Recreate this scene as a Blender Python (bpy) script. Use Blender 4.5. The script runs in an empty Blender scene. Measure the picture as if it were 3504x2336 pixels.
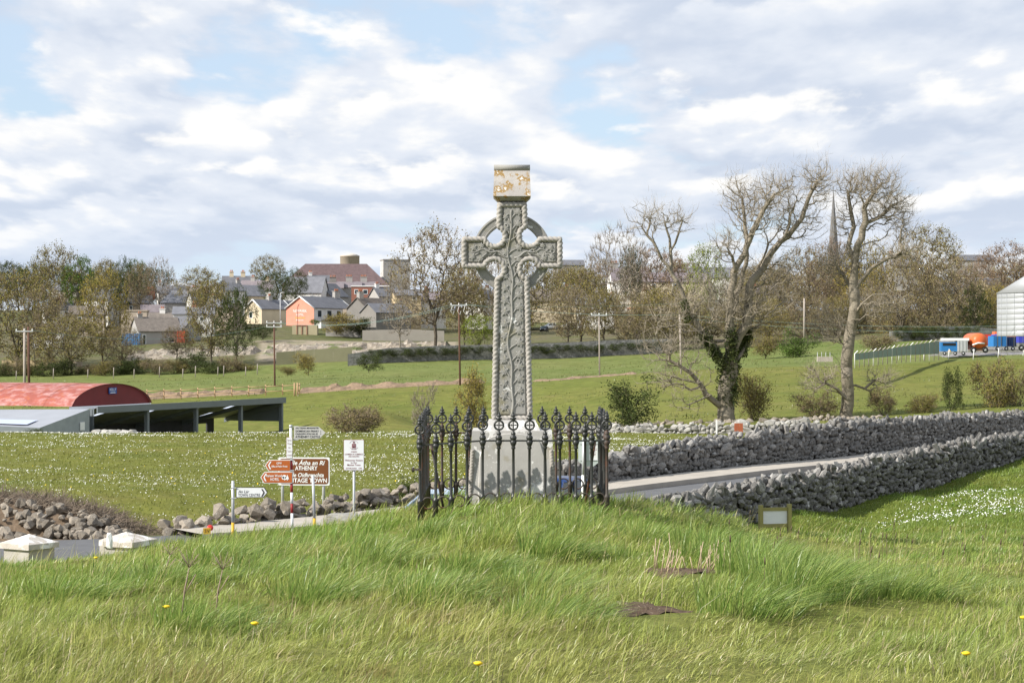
import bpy, bmesh, math, random
import numpy as np
from mathutils import Vector, Matrix, noise as mnoise

R = math.radians
C = bpy.context.scene.collection
SC = bpy.context.scene
rng = np.random.default_rng(7)
random.seed(7)

# ------------------------------------------------------------------ camera
F = 7100.0            # focal length in photograph pixels (3504 wide)
CX, HY = 1752.0, 1180.0
CZ = 6.0              # eye height above the datum (the road is near z = 1.4)
cam_d = bpy.data.cameras.new('camera')
cam_d.sensor_width = 36.0
cam_d.lens = F / 3504.0 * 36.0
cam_d.shift_y = (HY - 1168.0) / 3504.0
cam_d.clip_start = 0.1
cam_d.clip_end = 6000
cam = bpy.data.objects.new('camera', cam_d)
cam.location = (0, 0, CZ)
cam.rotation_euler = (R(90), 0, 0)
C.objects.link(cam)
SC.camera = cam

# ------------------------------------------------------------------ light and sky
SUN_AZ = 64.0     # degrees to the left of straight behind the camera
SUN_EL = 36.0
sx, sy, sz = (-math.sin(R(SUN_AZ)) * math.cos(R(SUN_EL)), -math.cos(R(SUN_AZ)) * math.cos(R(SUN_EL)), math.sin(R(SUN_EL)))
SUNV = Vector((sx, sy, sz))
sun_d = bpy.data.lights.new('sun', 'SUN')
sun_d.energy = 5.0
sun_d.angle = R(0.53)
sun_d.color = (1.0, 0.955, 0.87)
sun = bpy.data.objects.new('sun', sun_d)
sun.rotation_euler = SUNV.to_track_quat('Z', 'Y').to_euler()
sun.location = (-40, -20, 60)
C.objects.link(sun)

W = bpy.data.worlds.new('World')
SC.world = W
W.use_nodes = True
wn = W.node_tree
wn.nodes.clear()
def wnode(t, **k):
    n = wn.nodes.new(t)
    for a, b in k.items():
        setattr(n, a, b)
    return n
def wlink(a, b):
    wn.links.new(a, b)
def wmath(op, a, b=None, c=None, clamp=False):
    n = wnode('ShaderNodeMath', operation=op, use_clamp=clamp)
    for i, v in enumerate((a, b, c)):
        if v is None: continue
        if isinstance(v, (int, float)): n.inputs[i].default_value = v
        else: wlink(v, n.inputs[i])
    return n.outputs[0]
out = wnode('ShaderNodeOutputWorld')
bg = wnode('ShaderNodeBackground')
SKY_STRENGTH = 0.12
bg.inputs['Strength'].default_value = SKY_STRENGTH
sky = wnode('ShaderNodeTexSky', sky_type='NISHITA', sun_disc=False)
sky.sun_elevation = R(SUN_EL)
sky.sun_rotation = math.atan2(sx, sy)
sky.air_density = 1.0; sky.dust_density = 0.6; sky.ozone_density = 1.2
tc = wnode('ShaderNodeTexCoord')
sep = wnode('ShaderNodeSeparateXYZ'); wlink(tc.outputs['Generated'], sep.inputs[0])
zc = wmath('MAXIMUM', sep.outputs['Z'], 0.0)
fz = wmath('DIVIDE', zc, wmath('ADD', zc, 0.16))
mz = wmath('DIVIDE', 0.34, wmath('ADD', zc, 0.17))       # far clouds look smaller
def cloud_vec(dz, seed, A=6.2, B=11.0):
    v = wnode('ShaderNodeCombineXYZ')
    wlink(wmath('MULTIPLY_ADD', wmath('MULTIPLY', sep.outputs['X'], mz), A, seed), v.inputs[0])
    wlink(wmath('MULTIPLY_ADD', sep.outputs['Y'], A, seed * 0.37), v.inputs[1])
    wlink(wmath('MULTIPLY_ADD', fz, B, dz), v.inputs[2])
    return v.outputs[0]
def wnoise(vec, scale, detail, rough, dist=0.0):
    n = wnode('ShaderNodeTexNoise', noise_dimensions='3D')
    n.inputs['Scale'].default_value = scale; n.inputs['Detail'].default_value = detail
    n.inputs['Roughness'].default_value = rough; n.inputs['Distortion'].default_value = dist
    wlink(vec, n.inputs['Vector'])
    return n.outputs['Fac']
def wramp(fac, lo, hi):
    m = wnode('ShaderNodeMapRange', interpolation_type='SMOOTHSTEP')
    m.inputs['From Min'].default_value = lo; m.inputs['From Max'].default_value = hi
    wlink(fac, m.inputs['Value'])
    return m.outputs['Result']
def wmix(f, a, b):
    m = wnode('ShaderNodeMix', data_type='RGBA')
    if isinstance(f, float): m.inputs['Factor'].default_value = f
    else: wlink(f, m.inputs['Factor'])
    for v, i in ((a, 6), (b, 7)):
        if isinstance(v, tuple): m.inputs[i].default_value = (*v, 1)
        else: wlink(v, m.inputs[i])
    return m.outputs[2]
K = 1.0 / SKY_STRENGTH
cl_dark = (0.45 * K, 0.505 * K, 0.60 * K)
cl_mid = (0.585 * K, 0.62 * K, 0.68 * K)
cl_lite = (0.74 * K, 0.735 * K, 0.725 * K)
# two decks of cumulus: each is lit from above, so a puff is bright where the air over it is clearer and grey beneath
def deck(under, seed, lo, hi, up, amp, A, B, gain):
    n0 = wnoise(cloud_vec(0.0, seed, A, B), 1.0, 11.0, 0.53, 0.10)
    n1 = wnoise(cloud_vec(up, seed, A, B), 1.0, 5.0, 0.50, 0.10)
    lit = wramp(wmath('SUBTRACT', n0, n1), -amp, amp)
    body = wramp(n0, lo, hi)
    c = wmix(wramp(lit, 0.05, 0.7), cl_dark, cl_mid)
    c = wmix(wramp(lit, 0.62, 0.98), c, cl_lite)
    open_up = wramp(sep.outputs['Z'], 0.95, 0.10)
    return wmix(wmath('MULTIPLY', body, wmath('MULTIPLY_ADD', open_up, 1.0 - gain, gain)), under, c)
veil = wramp(wnoise(cloud_vec(0.0, 31.0, 3.0, 5.0), 1.0, 5.0, 0.5, 0.2), 0.35, 0.65)
clear = wmix(wmath('MULTIPLY_ADD', veil, 0.25, 0.60), sky.outputs[0], (0.45 * K, 0.555 * K, 0.69 * K))
d1 = deck(clear, 5.1, 0.35, 0.44, 0.34, 0.18, 7.0, 9.5, 0.35)
final = deck(d1, 12.9, 0.50, 0.57, 0.28, 0.16, 8.8, 11.0, 0.35)
final = wmix(wmath('MULTIPLY', wramp(sep.outputs['Z'], 0.085, 0.0), 0.55), final, (0.52 * K, 0.595 * K, 0.705 * K))
wlink(final, bg.inputs['Color'])
wlink(bg.outputs[0], out.inputs[0])
W.cycles.sampling_method = 'MANUAL'
W.cycles.sample_map_resolution = 512

SC.view_settings.view_transform = 'Standard'
SC.view_settings.look = 'None'
SC.view_settings.gamma = 1.0
SC.view_settings.exposure = 0.48
SC.view_settings.use_curve_mapping = False
SC.render.engine = 'CYCLES'
SC.cycles.max_bounces = 5
SC.cycles.volume_bounces = 0
SC.cycles.transparent_max_bounces = 6

# ------------------------------------------------------------------ helpers
def at(x, y, D):
    """photograph pixel + distance -> world point"""
    return Vector(((x - CX) * D / F, D, CZ - (y - HY) * D / F))

WL = {}
def tag(o, label=None, cat=None, group=None, kind=None):
    if label: o['label'] = label
    if cat: o['category'] = cat
    if group: o['group'] = group
    if kind: o['kind'] = kind
    return o
def thing(name, label, cat, loc, rz=0.0, group=None, scale=None):
    o = bpy.data.objects.new(name, None)
    o.empty_display_size = 0.2
    o.location = loc
    o.rotation_euler = (0, 0, rz)
    if scale: o.scale = scale
    C.objects.link(o)
    WL[o.name] = Vector(loc)
    return tag(o, label, cat, group)
def link_mesh(name, me, mat=None, parent=None, world=False, kind=None):
    o = bpy.data.objects.new(name, me)
    C.objects.link(o)
    if mat is not None and not me.materials: me.materials.append(mat)
    if parent is not None:
        o.parent = parent
        if world and parent.type == 'EMPTY':
            o.location = -WL[parent.name]
    if kind: o['kind'] = kind
    return o

class MB:
    def __init__(s): s.v = []; s.f = []; s.sm = []
    def add(s, vs, fs, smooth=False):
        n = len(s.v); s.v.extend([tuple(v) for v in vs])
        for f in fs:
            s.f.append([i + n for i in f]); s.sm.append(smooth)
        return s
    def box(s, c, d, rz=0.0, taper=1.0, M=None):
        cx, cy, cz = c; dx, dy, dz = d[0] / 2, d[1] / 2, d[2] / 2
        vs = []
        for z, k in ((-dz, 1.0), (dz, taper)):
            for x, y in ((-dx, -dy), (dx, -dy), (dx, dy), (-dx, dy)):
                x *= k; y *= k
                X = x * math.cos(rz) - y * math.sin(rz); Y = x * math.sin(rz) + y * math.cos(rz)
                vs.append((cx + X, cy + Y, cz + z))
        if M is not None: vs = [M @ Vector(v) for v in vs]
        return s.add(vs, [(3, 2, 1, 0), (4, 5, 6, 7), (0, 1, 5, 4), (1, 2, 6, 5), (2, 3, 7, 6), (3, 0, 4, 7)])
    def tube(s, pts, rad, n=6, cap=True, smooth=True):
        pts = [Vector(p) for p in pts]
        if isinstance(rad, (int, float)): rad = [rad] * len(pts)
        vs = []; fs = []
        ref = Vector((0.31, 0.77, 0.55))
        for i, p in enumerate(pts):
            t = (pts[min(i + 1, len(pts) - 1)] - pts[max(i - 1, 0)])
            if t.length < 1e-9: t = Vector((0, 0, 1))
            t.normalize()
            a = t.cross(ref)
            if a.length < 1e-3: a = t.cross(Vector((1, 0, 0)))
            a.normalize(); b = t.cross(a)
            for k in range(n):
                th = 2 * math.pi * k / n
                vs.append(p + (a * math.cos(th) + b * math.sin(th)) * rad[i])
        for i in range(len(pts) - 1):
            for k in range(n):
                k2 = (k + 1) % n
                fs.append((i * n + k, i * n + k2, (i + 1) * n + k2, (i + 1) * n + k))
        if cap:
            fs.append(tuple(range(n))[::-1]); fs.append(tuple((len(pts) - 1) * n + k for k in range(n)))
        return s.add(vs, fs, smooth)
    def lathe(s, prof, n=12, c=(0, 0, 0), sy=1.0, smooth=True):
        vs = []; fs = []
        for r, z in prof:
            for k in range(n):
                th = 2 * math.pi * k / n
                vs.append((c[0] + r * math.cos(th), c[1] + r * math.sin(th) * sy, c[2] + z))
        m = len(prof)
        for i in range(m - 1):
            for k in range(n):
                k2 = (k + 1) % n
                fs.append((i * n + k, i * n + k2, (i + 1) * n + k2, (i + 1) * n + k))
        fs.append(tuple(range(n))[::-1]); fs.append(tuple((m - 1) * n + k for k in range(n)))
        return s.add(vs, fs, smooth)
    def prism(s, poly, y0, y1, bevel=0.0):
        """polygon in x,z (counter-clockwise seen from -y) extruded from y0 (front) to y1"""
        n = len(poly)
        vs = [(x, y0, z) for x, z in poly] + [(x, y1, z) for x, z in poly]
        fs = [tuple(range(n)), tuple(range(2 * n - 1, n - 1, -1))]
        for i in range(n):
            j = (i + 1) % n
            fs.append((j, i, i + n, j + n))
        return s.add(vs, fs)
    def torus(s, c, R1, r, n=20, m=6, axis='y', a0=0.0, a1=2 * math.pi):
        full = abs(a1 - a0 - 2 * math.pi) < 1e-6
        vs = []; fs = []
        N = n if full else n + 1
        for i in range(N):
            a = a0 + (a1 - a0) * i / n
            for k in range(m):
                b = 2 * math.pi * k / m
                rr = R1 + r * math.cos(b)
                p = (rr * math.cos(a), r * math.sin(b), rr * math.sin(a))
                if axis == 'x': p = (p[1], p[0], p[2])
                if axis == 'z': p = (p[0], p[2], p[1])
                vs.append((c[0] + p[0], c[1] + p[1], c[2] + p[2]))
        for i in range(n):
            i2 = (i + 1) % N
            for k in range(m):
                k2 = (k + 1) % m
                fs.append((i * m + k, i * m + k2, i2 * m + k2, i2 * m + k))
        return s.add(vs, fs, True)
    def mesh(s, name):
        me = bpy.data.meshes.new(name)
        me.from_pydata(s.v, [], s.f)
        me.polygons.foreach_set('use_smooth', s.sm)
        me.update()
        return me
    def build(s, name, mat, parent=None, world=False, kind=None):
        return link_mesh(name, s.mesh(name), mat, parent, world, kind)

def np_mesh(name, verts, tris, cols=None, smooth=False):
    me = bpy.data.meshes.new(name)
    nv, nt = len(verts), len(tris)
    me.vertices.add(nv); me.vertices.foreach_set('co', np.ascontiguousarray(verts, dtype=np.float32).ravel())
    me.loops.add(nt * 3); me.loops.foreach_set('vertex_index', np.ascontiguousarray(tris, dtype=np.int32).ravel())
    me.polygons.add(nt)
    me.polygons.foreach_set('loop_start', np.arange(nt, dtype=np.int32) * 3)
    if smooth: me.polygons.foreach_set('use_smooth', np.ones(nt, dtype=bool))
    if cols is not None:
        a = me.attributes.new('Col', 'FLOAT_COLOR', 'POINT')
        c4 = np.ones((nv, 4), dtype=np.float32); c4[:, :3] = cols
        a.data.foreach_set('color', c4.ravel())
    me.update(calc_edges=True)
    me.validate()
    return me

_ph = np.random.default_rng(99)
_NZ = [(_ph.normal(size=(14, 2)), _ph.uniform(0, 6.28, 14)) for _ in range(8)]
def nz(x, y, wl, k=0):
    """smooth pseudo noise, about -1..1, with wavelength wl"""
    d, p = _NZ[k]
    s = np.zeros_like(np.asarray(x, dtype=float))
    for i in range(14):
        s = s + np.sin((d[i, 0] * x + d[i, 1] * y) * (5.0 / wl) + p[i])
    return s / 5.0

# ------------------------------------------------------------------ materials
MATS = {}
def mat(name, base, rough=0.85, var=0.18, scale=3.0, bump=0.0, bscale=25.0, rnd=0.0, layers=(), metal=0.0,
        spec=0.3, attr=False, trans=0.0, detail=5.0, stretch=None, alpha=None):
    m = bpy.data.materials.new(name); m.use_nodes = True
    nt = m.node_tree; N = nt.nodes; L = nt.links
    p = N['Principled BSDF']
    p.inputs['Roughness'].default_value = rough
    p.inputs['Metallic'].default_value = metal
    p.inputs['Specular IOR Level'].default_value = spec
    tc = N.new('ShaderNodeTexCoord'); vec = tc.outputs['Object']
    if stretch:
        mp = N.new('ShaderNodeMapping'); mp.inputs['Scale'].default_value = stretch
        L.new(vec, mp.inputs['Vector']); vec = mp.outputs[0]
    def noise(sc, det=detail):
        n = N.new('ShaderNodeTexNoise'); n.inputs['Scale'].default_value = sc; n.inputs['Detail'].default_value = det
        n.inputs['Roughness'].default_value = 0.6
        L.new(vec, n.inputs['Vector']); return n.outputs['Fac']
    if attr:
        a = N.new('ShaderNodeAttribute'); a.attribute_name = 'Col'; col = a.outputs['Color']
    else:
        r = N.new('ShaderNodeRGB'); r.outputs[0].default_value = (*base, 1); col = r.outputs[0]
    def mul(col, fac, lo, hi):
        mr = N.new('ShaderNodeMapRange'); mr.inputs['From Min'].default_value = 0.25; mr.inputs['From Max'].default_value = 0.75
        mr.inputs['To Min'].default_value = lo; mr.inputs['To Max'].default_value = hi
        L.new(fac, mr.inputs['Value'])
        x = N.new('ShaderNodeVectorMath'); x.operation = 'SCALE'
        L.new(col, x.inputs[0]); L.new(mr.outputs[0], x.inputs['Scale'])
        return x.outputs[0]
    if var: col = mul(col, noise(scale), 1 - var, 1 + var)
    if rnd:
        oi = N.new('ShaderNodeObjectInfo')
        col = mul(col, oi.outputs['Random'], 1 - rnd, 1 + rnd)
    for lc, ls, lo, hi, ld in layers:
        f = noise(ls, ld)
        mr = N.new('ShaderNodeMapRange'); mr.inputs['From Min'].default_value = lo; mr.inputs['From Max'].default_value = hi
        L.new(f, mr.inputs['Value'])
        mx = N.new('ShaderNodeMix'); mx.data_type = 'RGBA'
        L.new(mr.outputs[0], mx.inputs['Factor']); L.new(col, mx.inputs[6]); mx.inputs[7].default_value = (*lc, 1)
        col = mx.outputs[2]
    L.new(col, p.inputs['Base Color'])
    if bump:
        b = N.new('ShaderNodeBump'); b.inputs['Strength'].default_value = min(1.0, bump); b.inputs['Distance'].default_value = 0.5 / bscale
        L.new(noise(bscale, 6.0), b.inputs['Height']); L.new(b.outputs[0], p.inputs['Normal'])
    if trans:
        t = N.new('ShaderNodeBsdfTranslucent'); L.new(col, t.inputs['Color'])
        ms = N.new('ShaderNodeMixShader'); ms.inputs[0].default_value = trans
        L.new(p.outputs[0], ms.inputs[1]); L.new(t.outputs[0], ms.inputs[2])
        L.new(ms.outputs[0], N['Material Output'].inputs['Surface'])
    MATS[name] = m
    return m

m_ground = mat('ground_turf', (0.1, 0.13, 0.03), 0.95, 0.34, 0.8, 0.9, 5.0, attr=True, layers=(((0.085, 0.115, 0.02), 0.22, 0.50, 0.80, 8.0), ((0.20, 0.17, 0.06), 0.35, 0.56, 0.82, 8.0)), spec=0.1, detail=9.0)
m_blade = mat('grass_blade', (0.1, 0.2, 0.03), 0.38, 0.0, attr=True, trans=0.40, spec=0.45)
m_petal = mat('daisy_petal', (0.74, 0.74, 0.70), 0.7, 0.0, trans=0.2)
m_dand = mat('dandelion_petal', (0.80, 0.55, 0.02), 0.7, 0.05)
m_asphalt = mat('asphalt', (0.12, 0.12, 0.125), 0.92, 0.15, 2.0, 0.3, 60)
m_concrete = mat('concrete', (0.40, 0.36, 0.31), 0.9, 0.15, 1.5, 0.3, 40)
m_stone = mat('limestone', (0.25, 0.237, 0.22), 0.9, 0.38, 5.0, 1.0, 12, rnd=0.40,
              layers=(((0.52, 0.50, 0.47), 4.0, 0.56, 0.66, 7.0), ((0.085, 0.078, 0.066), 5.0, 0.56, 0.70, 6.0)))
m_stone2 = mat('limestone_brown', (0.25, 0.215, 0.175), 0.9, 0.28, 6.0, 0.8, 18, rnd=0.25,
               layers=(((0.46, 0.43, 0.39), 5.0, 0.60, 0.72, 6.0),))
m_stonepale = mat('limestone_pale', (0.34, 0.325, 0.30), 0.9, 0.25, 6.0, 0.8, 18, rnd=0.25,
               layers=(((0.16, 0.145, 0.125), 6.0, 0.58, 0.72, 6.0),))
m_core = mat('gap_shade_core', (0.075, 0.07, 0.065), 0.95, 0.3, 5.0)  # filler behind the stones, coloured dark so the gaps between them read as shade
m_cross = mat('carved_limestone', (0.285, 0.275, 0.255), 0.88, 0.16, 3.0, 0.55, 70,
              layers=(((0.20, 0.175, 0.075), 2.4, 0.55, 0.74, 5.0), ((0.62, 0.61, 0.59), 7.0, 0.605, 0.64, 7.0)))
m_rope = mat('carved_rope', (0.36, 0.335, 0.305), 0.88, 0.2, 6.0, 0.3, 60,
             layers=(((0.60, 0.58, 0.56), 9.0, 0.64, 0.70, 6.0),))
m_moss = mat('mossy_limestone', (0.29, 0.275, 0.24), 0.9, 0.2, 4.0, 0.7, 70,
             layers=(((0.22, 0.18, 0.055), 4.0, 0.44, 0.58, 5.0), ((0.68, 0.67, 0.64), 12.0, 0.62, 0.66, 6.0), ((0.42, 0.22, 0.03), 9.0, 0.68, 0.72, 5.0)))
m_cap = mat('lichen_cap', (0.40, 0.37, 0.345), 0.9, 0.16, 5.0, 0.4, 50,
            layers=(((0.30, 0.185, 0.06), 9.0, 0.51, 0.57, 7.0), ((0.66, 0.65, 0.63), 9.0, 0.60, 0.65, 7.0)))
m_base = mat('base_limestone', (0.43, 0.415, 0.395), 0.88, 0.14, 2.5, 0.3, 60,
             layers=(((0.26, 0.22, 0.13), 3.0, 0.58, 0.76, 4.0), ((0.70, 0.69, 0.67), 5.5, 0.575, 0.60, 7.0)))
m_iron = mat('painted_iron', (0.028, 0.029, 0.027), 0.38, 0.3, 8.0, 0.4, 60, spec=0.5,
             layers=(((0.12, 0.045, 0.02), 7.0, 0.63, 0.72, 6.0),))
m_iron2 = mat('rusted_iron', (0.055, 0.045, 0.038), 0.6, 0.3, 8.0, 0.4, 60, spec=0.4,
              layers=(((0.115, 0.042, 0.018), 6.0, 0.50, 0.66, 6.0),))
m_bark = mat('pale_bark', (0.25, 0.215, 0.165), 0.92, 0.35, 2.5, 0.9, 7, layers=(((0.07, 0.06, 0.045), 3.0, 0.55, 0.7, 5.0),))
m_barkd = mat('dark_bark', (0.105, 0.088, 0.066), 0.92, 0.35, 2.0, 0.5, 7)
m_galv = mat('galvanised_steel', (0.52, 0.53, 0.54), 0.45, 0.12, 4.0, metal=0.3)
m_white = mat('white_paint', (0.80, 0.80, 0.79), 0.5, 0.05, 4.0)
m_glass = mat('window_glass', (0.025, 0.04, 0.05), 0.12, 0.0, spec=0.3)
m_black = mat('black_paint', (0.02, 0.02, 0.02), 0.5, 0.0)
m_slate = mat('slate_roof', (0.15, 0.15, 0.165), 0.7, 0.2, 0.8, 0.4, 6, rnd=0.15)

# ------------------------------------------------------------------ terrain
FW = lambda t: (3.36 + 0.53 * t, 60.0 + 0.848 * t)      # foot of the far road wall
NW = lambda t: (9.3 + 0.53 * t, 56.3 + 0.848 * t)      # near road wall
CP = []
def cp(x, y, D): p = at(x, y, D); CP.append((p.x, p.y, p.z))
def cpz(X, D, z): CP.append((X, D, CZ + z))
for X in (-20, -8, 0, 8, 20):
    cpz(X, -30, -1.55); cpz(X, 0, -1.58)
for X in (-6, 0, 6): cpz(X, 10.4, -1.74)
for X, z in ((-9, -2.1), (-5, -1.98), (0, -1.80), (5, -1.95), (9, -2.05)): cpz(X, 16, z)
for X, z in ((-12, -3.0), (-8, -2.78), (-6.2, -2.70), (-4.4, -2.57), (-3.0, -2.46), (-1.4, -2.23), (-1.0, -2.10), (-.5, -2.02), (0, -1.98), (1.1, -2.03), (2.3, -2.34),
             (3.1, -2.47), (4.2, -2.54), (6.2, -2.54), (9, -2.58)): cpz(X, 24.6, z)
for X, z in ((0, -2.04), (-1.4, -2.2), (1.4, -2.12)): cpz(X, 27.3, z)
for X, z in ((-12, -3.7), (-7, -3.5), (-3, -3.2), (0, -2.8), (3, -3.0), (6, -2.98), (9, -2.88)): cpz(X, 32, z)
for X, z in ((-12, -4.15), (-5, -4.1), (-1, -3.85), (1.5, -3.75), (4, -3.45), (7, -3.38), (11, -3.1)): cpz(X, 36, z)
for X, z in ((-30, -4.3), (-12, -4.28), (-6, -4.28), (-2, -4.32), (1, -4.28)): cpz(X, 41, z)
for X, z in ((-14, -4.2), (-9, -4.2), (-6, -4.2), (-2, -4.22), (0, -4.2)): cpz(X, 45.5, z)
cpz(-3, 52, -4.15); cpz(1.2, 50, -4.15)
for t, z in ((-4, -4.08), (0, -4.03), (9, -4.02), (22, -4.02), (36, -4.0), (60, -4.0)): cpz(*FW(t), z)
for t, z in ((-14, -4.3), (-6, -4.2), (2.1, -4.2), (8, -3.9), (14.2, -3.56), (24, -3.3), (45, -3.2)):
    x, y = NW(t); cpz(x + 0.8, y - 0.5, z)
for t, z in ((-13, -4.2), (-6, -4.1), (2.1, -4.08), (10.4, -4.05), (20, -4.05), (34, -4.0)):
    x, y = NW(t); cpz(x - 1.0, y + 0.6, z)
for t, z in ((-12, -4.75), (-8, -4.75), (-3, -4.58), (2, -4.38), (6, -4.16), (10, -3.86), (14, -3.6)):
    x, y = NW(t); cpz(x + 1.7, y - 1.05, z)
cpz(6, 40, -3.9); cpz(6.9, 46, -4.35); cpz(4.6, 40, -3.9); cpz(9.4, 43, -3.75); cpz(10.7, 49, -3.95); cpz(12, 55, -3.95); cpz(7.9, 49, -4.45); cpz(13, 49, -3.6); cpz(11.5, 43, -3.5)
cp(0, 1712, 51); cp(500, 1765, 50); cp(700, 1752, 51); cp(1200, 1715, 54); cp(500, 1612, 72); cp(1200, 1600, 72); cp(300, 1540, 96); cp(1200, 1535, 96)
for x in (-400, 100, 600, 1000, 1400): cp(x, 1488 if x < 900 else 1482, 135)
for x in (1900, 2200, 2500): cp(x, 1487, 133); cp(x, 1522, 98)
cp(3000, 1448, 135); cp(3500, 1430, 135); cp(3500, 1470, 100)
for x in (-500, -100, 322, 700, 950): cpz((x - CX) * 175 / F, 172, -8.6); cpz((x - CX) * 205 / F, 203, -8.4)
cpz(-12, 172, -7.9); cpz(-10, 200, -7.5)
for x, y, D in ((100, 1380, 245), (700, 1372, 238), (700, 1345, 252), (700, 1305, 300), (-300, 1300, 320), (300, 1287, 330), (900, 1290, 318),
                (1250, 1243, 330), (1250, 1290, 288), (1300, 1330, 246), (1350, 1415, 200), (1900, 1230, 330), (1900, 1288, 270), (1900, 1390, 205), (1900, 1462, 165),
                (2400, 1438, 150), (2400, 1350, 195), (2400, 1265, 250), (2400, 1213, 330), (3000, 1420, 150), (3000, 1330, 200), (3000, 1243, 255),
                (3300, 1208, 268), (3600, 1200, 270), (3300, 1395, 152), (3600, 1385, 152), (3200, 1150, 345), (3600, 1140, 345),
                (300, 1215, 375), (300, 1150, 425), (-400, 1210, 380), (1000, 1185, 385), (1000, 1115, 440), (1500, 1155, 425), (2100, 1140, 400), (2500, 1120, 430), (3300, 1085, 450)):
    cp(x, y, D)
for X in (-200, -80, 0, 80, 200): cpz(X, 560, 9.0); cpz(X * 1.6, 800, 11.0); cpz(X * 3, 1600, 6.0)
CP = np.array(CP)
def tuv(X, Y):
    d = np.maximum(Y, -35) + 60.0
    return np.stack([np.asarray(X) / d * 6.0, np.log(d) * 4.0], -1)
Puv = tuv(CP[:, 0], CP[:, 1])
def tps(r2): return np.where(r2 > 1e-12, 0.5 * r2 * np.log(np.maximum(r2, 1e-12)), 0.0)
n = len(CP)
A = np.zeros((n + 3, n + 3))
A[:n, :n] = tps(((Puv[:, None] - Puv[None]) ** 2).sum(-1)) + np.eye(n) * 2e-4
A[:n, n] = 1; A[:n, n + 1:] = Puv; A[n, :n] = 1; A[n + 1:, :n] = Puv.T
RW = np.linalg.solve(A, np.concatenate([CP[:, 2], np.zeros(3)]))
def H(X, Y):
    X = np.atleast_1d(np.asarray(X, float)); Y = np.atleast_1d(np.asarray(Y, float))
    q = tuv(X, Y); o = np.empty(len(q))
    for i in range(0, len(q), 4000):
        b = q[i:i + 4000]
        o[i:i + 4000] = tps(((b[:, None] - Puv[None]) ** 2).sum(-1)) @ RW[:n] + RW[n] + b @ RW[n + 1:]
    near = np.clip((34 - Y) / 8, 0, 1)
    o = o + near * (0.045 * nz(X, Y, 2.2, 0) + 0.022 * nz(X, Y, 0.9, 1))
    far = np.clip((Y - 70) / 40, 0, 1)
    o = o + far * 0.10 * nz(X, Y, 26, 2)
    return o
def h1(X, Y): return float(H(X, Y)[0])
def gp(x, D, dz=0.0):
    X = (x - CX) * D / F
    return Vector((X, D, h1(X, D) + dz))

# region colours of the vegetation itself
def ground_col(X, Y):
    n_ = len(X)
    a = nz(X, Y, 7, 3) * 0.5 + nz(X, Y, 1.7, 4) * 0.35
    c = np.empty((n_, 3))
    lush = np.array([0.085, 0.125, 0.020]); yel = np.array([0.150, 0.150, 0.030]); olive = np.array([0.125, 0.130, 0.028])
    k = np.clip(0.5 + 0.35 * a, 0, 1)[:, None]
    c[:] = lush * (1 - k) + yel * k
    px = X / np.maximum(Y, 1) * F + CX
    daisy = (Y > 46) & (Y < 136) & (px < 2700)
    c[daisy] = (np.array([0.115, 0.135, 0.024]) * (1 - k) + np.array([0.165, 0.158, 0.034]) * k)[daisy]
    mid = (Y >= 136) & (Y < 345)
    ko = np.clip(0.5 + 0.4 * nz(X, Y, 40, 5), 0, 1)[:, None]
    c[mid] = (np.array([0.132, 0.150, 0.032]) * (1 - ko) + np.array([0.168, 0.164, 0.042]) * ko)[mid]
    up = (Y >= 252) & (Y < 345)
    c[up] = (np.array([0.128, 0.162, 0.046]) * (1 - ko) + np.array([0.158, 0.172, 0.055]) * ko)[up]
    town = Y >= 345
    c[town] = (np.array([0.10, 0.105, 0.045]) * (1 - ko) + np.array([0.15, 0.125, 0.085]) * ko)[town]
    site = (Y > 352) & (Y < 400) & (px > 880) & (px < 1560)
    c[site] = np.array([0.30, 0.25, 0.19])
    yard = (Y > 262) & (Y < 330) & (px > 3190)
    c[yard] = np.array([0.22, 0.21, 0.20])
    under = Y < 34
    c[under] = (np.array([0.115, 0.150, 0.032]) * (1 - k) + np.array([0.175, 0.165, 0.048]) * k)[under]
    lane = (px < 420) & (Y > 42) & (Y < 47.0)
    c[lane] = np.array([0.17, 0.125, 0.085])
    return c
rows = np.concatenate([np.arange(-34, 6, 4.0), np.arange(6, 36, 0.25), np.arange(36, 80, 0.6), np.arange(80, 150, 1.5), np.arange(150, 460, 4.0),
                       np.arange(460, 900, 20.0), np.arange(900, 2700, 150.0)])
vcol = np.concatenate([np.linspace(-1.2, -0.32, 16, endpoint=False), np.linspace(-0.32, 0.32, 241), np.linspace(0.32, 1.2, 17)[1:]])
GX = vcol[None, :] * (rows[:, None] + 60.0); GY = np.repeat(rows[:, None], len(vcol), 1)
GZ = H(GX.ravel(), GY.ravel())
gv = np.stack([GX.ravel(), GY.ravel(), GZ], -1)
nr, nc = GX.shape
idx = np.arange(nr * nc).reshape(nr, nc)
q = np.stack([idx[:-1, :-1], idx[:-1, 1:], idx[1:, 1:], idx[1:, :-1]], -1).reshape(-1, 4)
gt = np.concatenate([q[:, [0, 1, 2]], q[:, [0, 2, 3]]])
ground = link_mesh('ground', np_mesh('ground', gv, gt, ground_col(gv[:, 0], gv[:, 1]), True), m_ground)
tag(ground, 'rolling green meadows and mound', 'ground', kind='structure')

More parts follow.
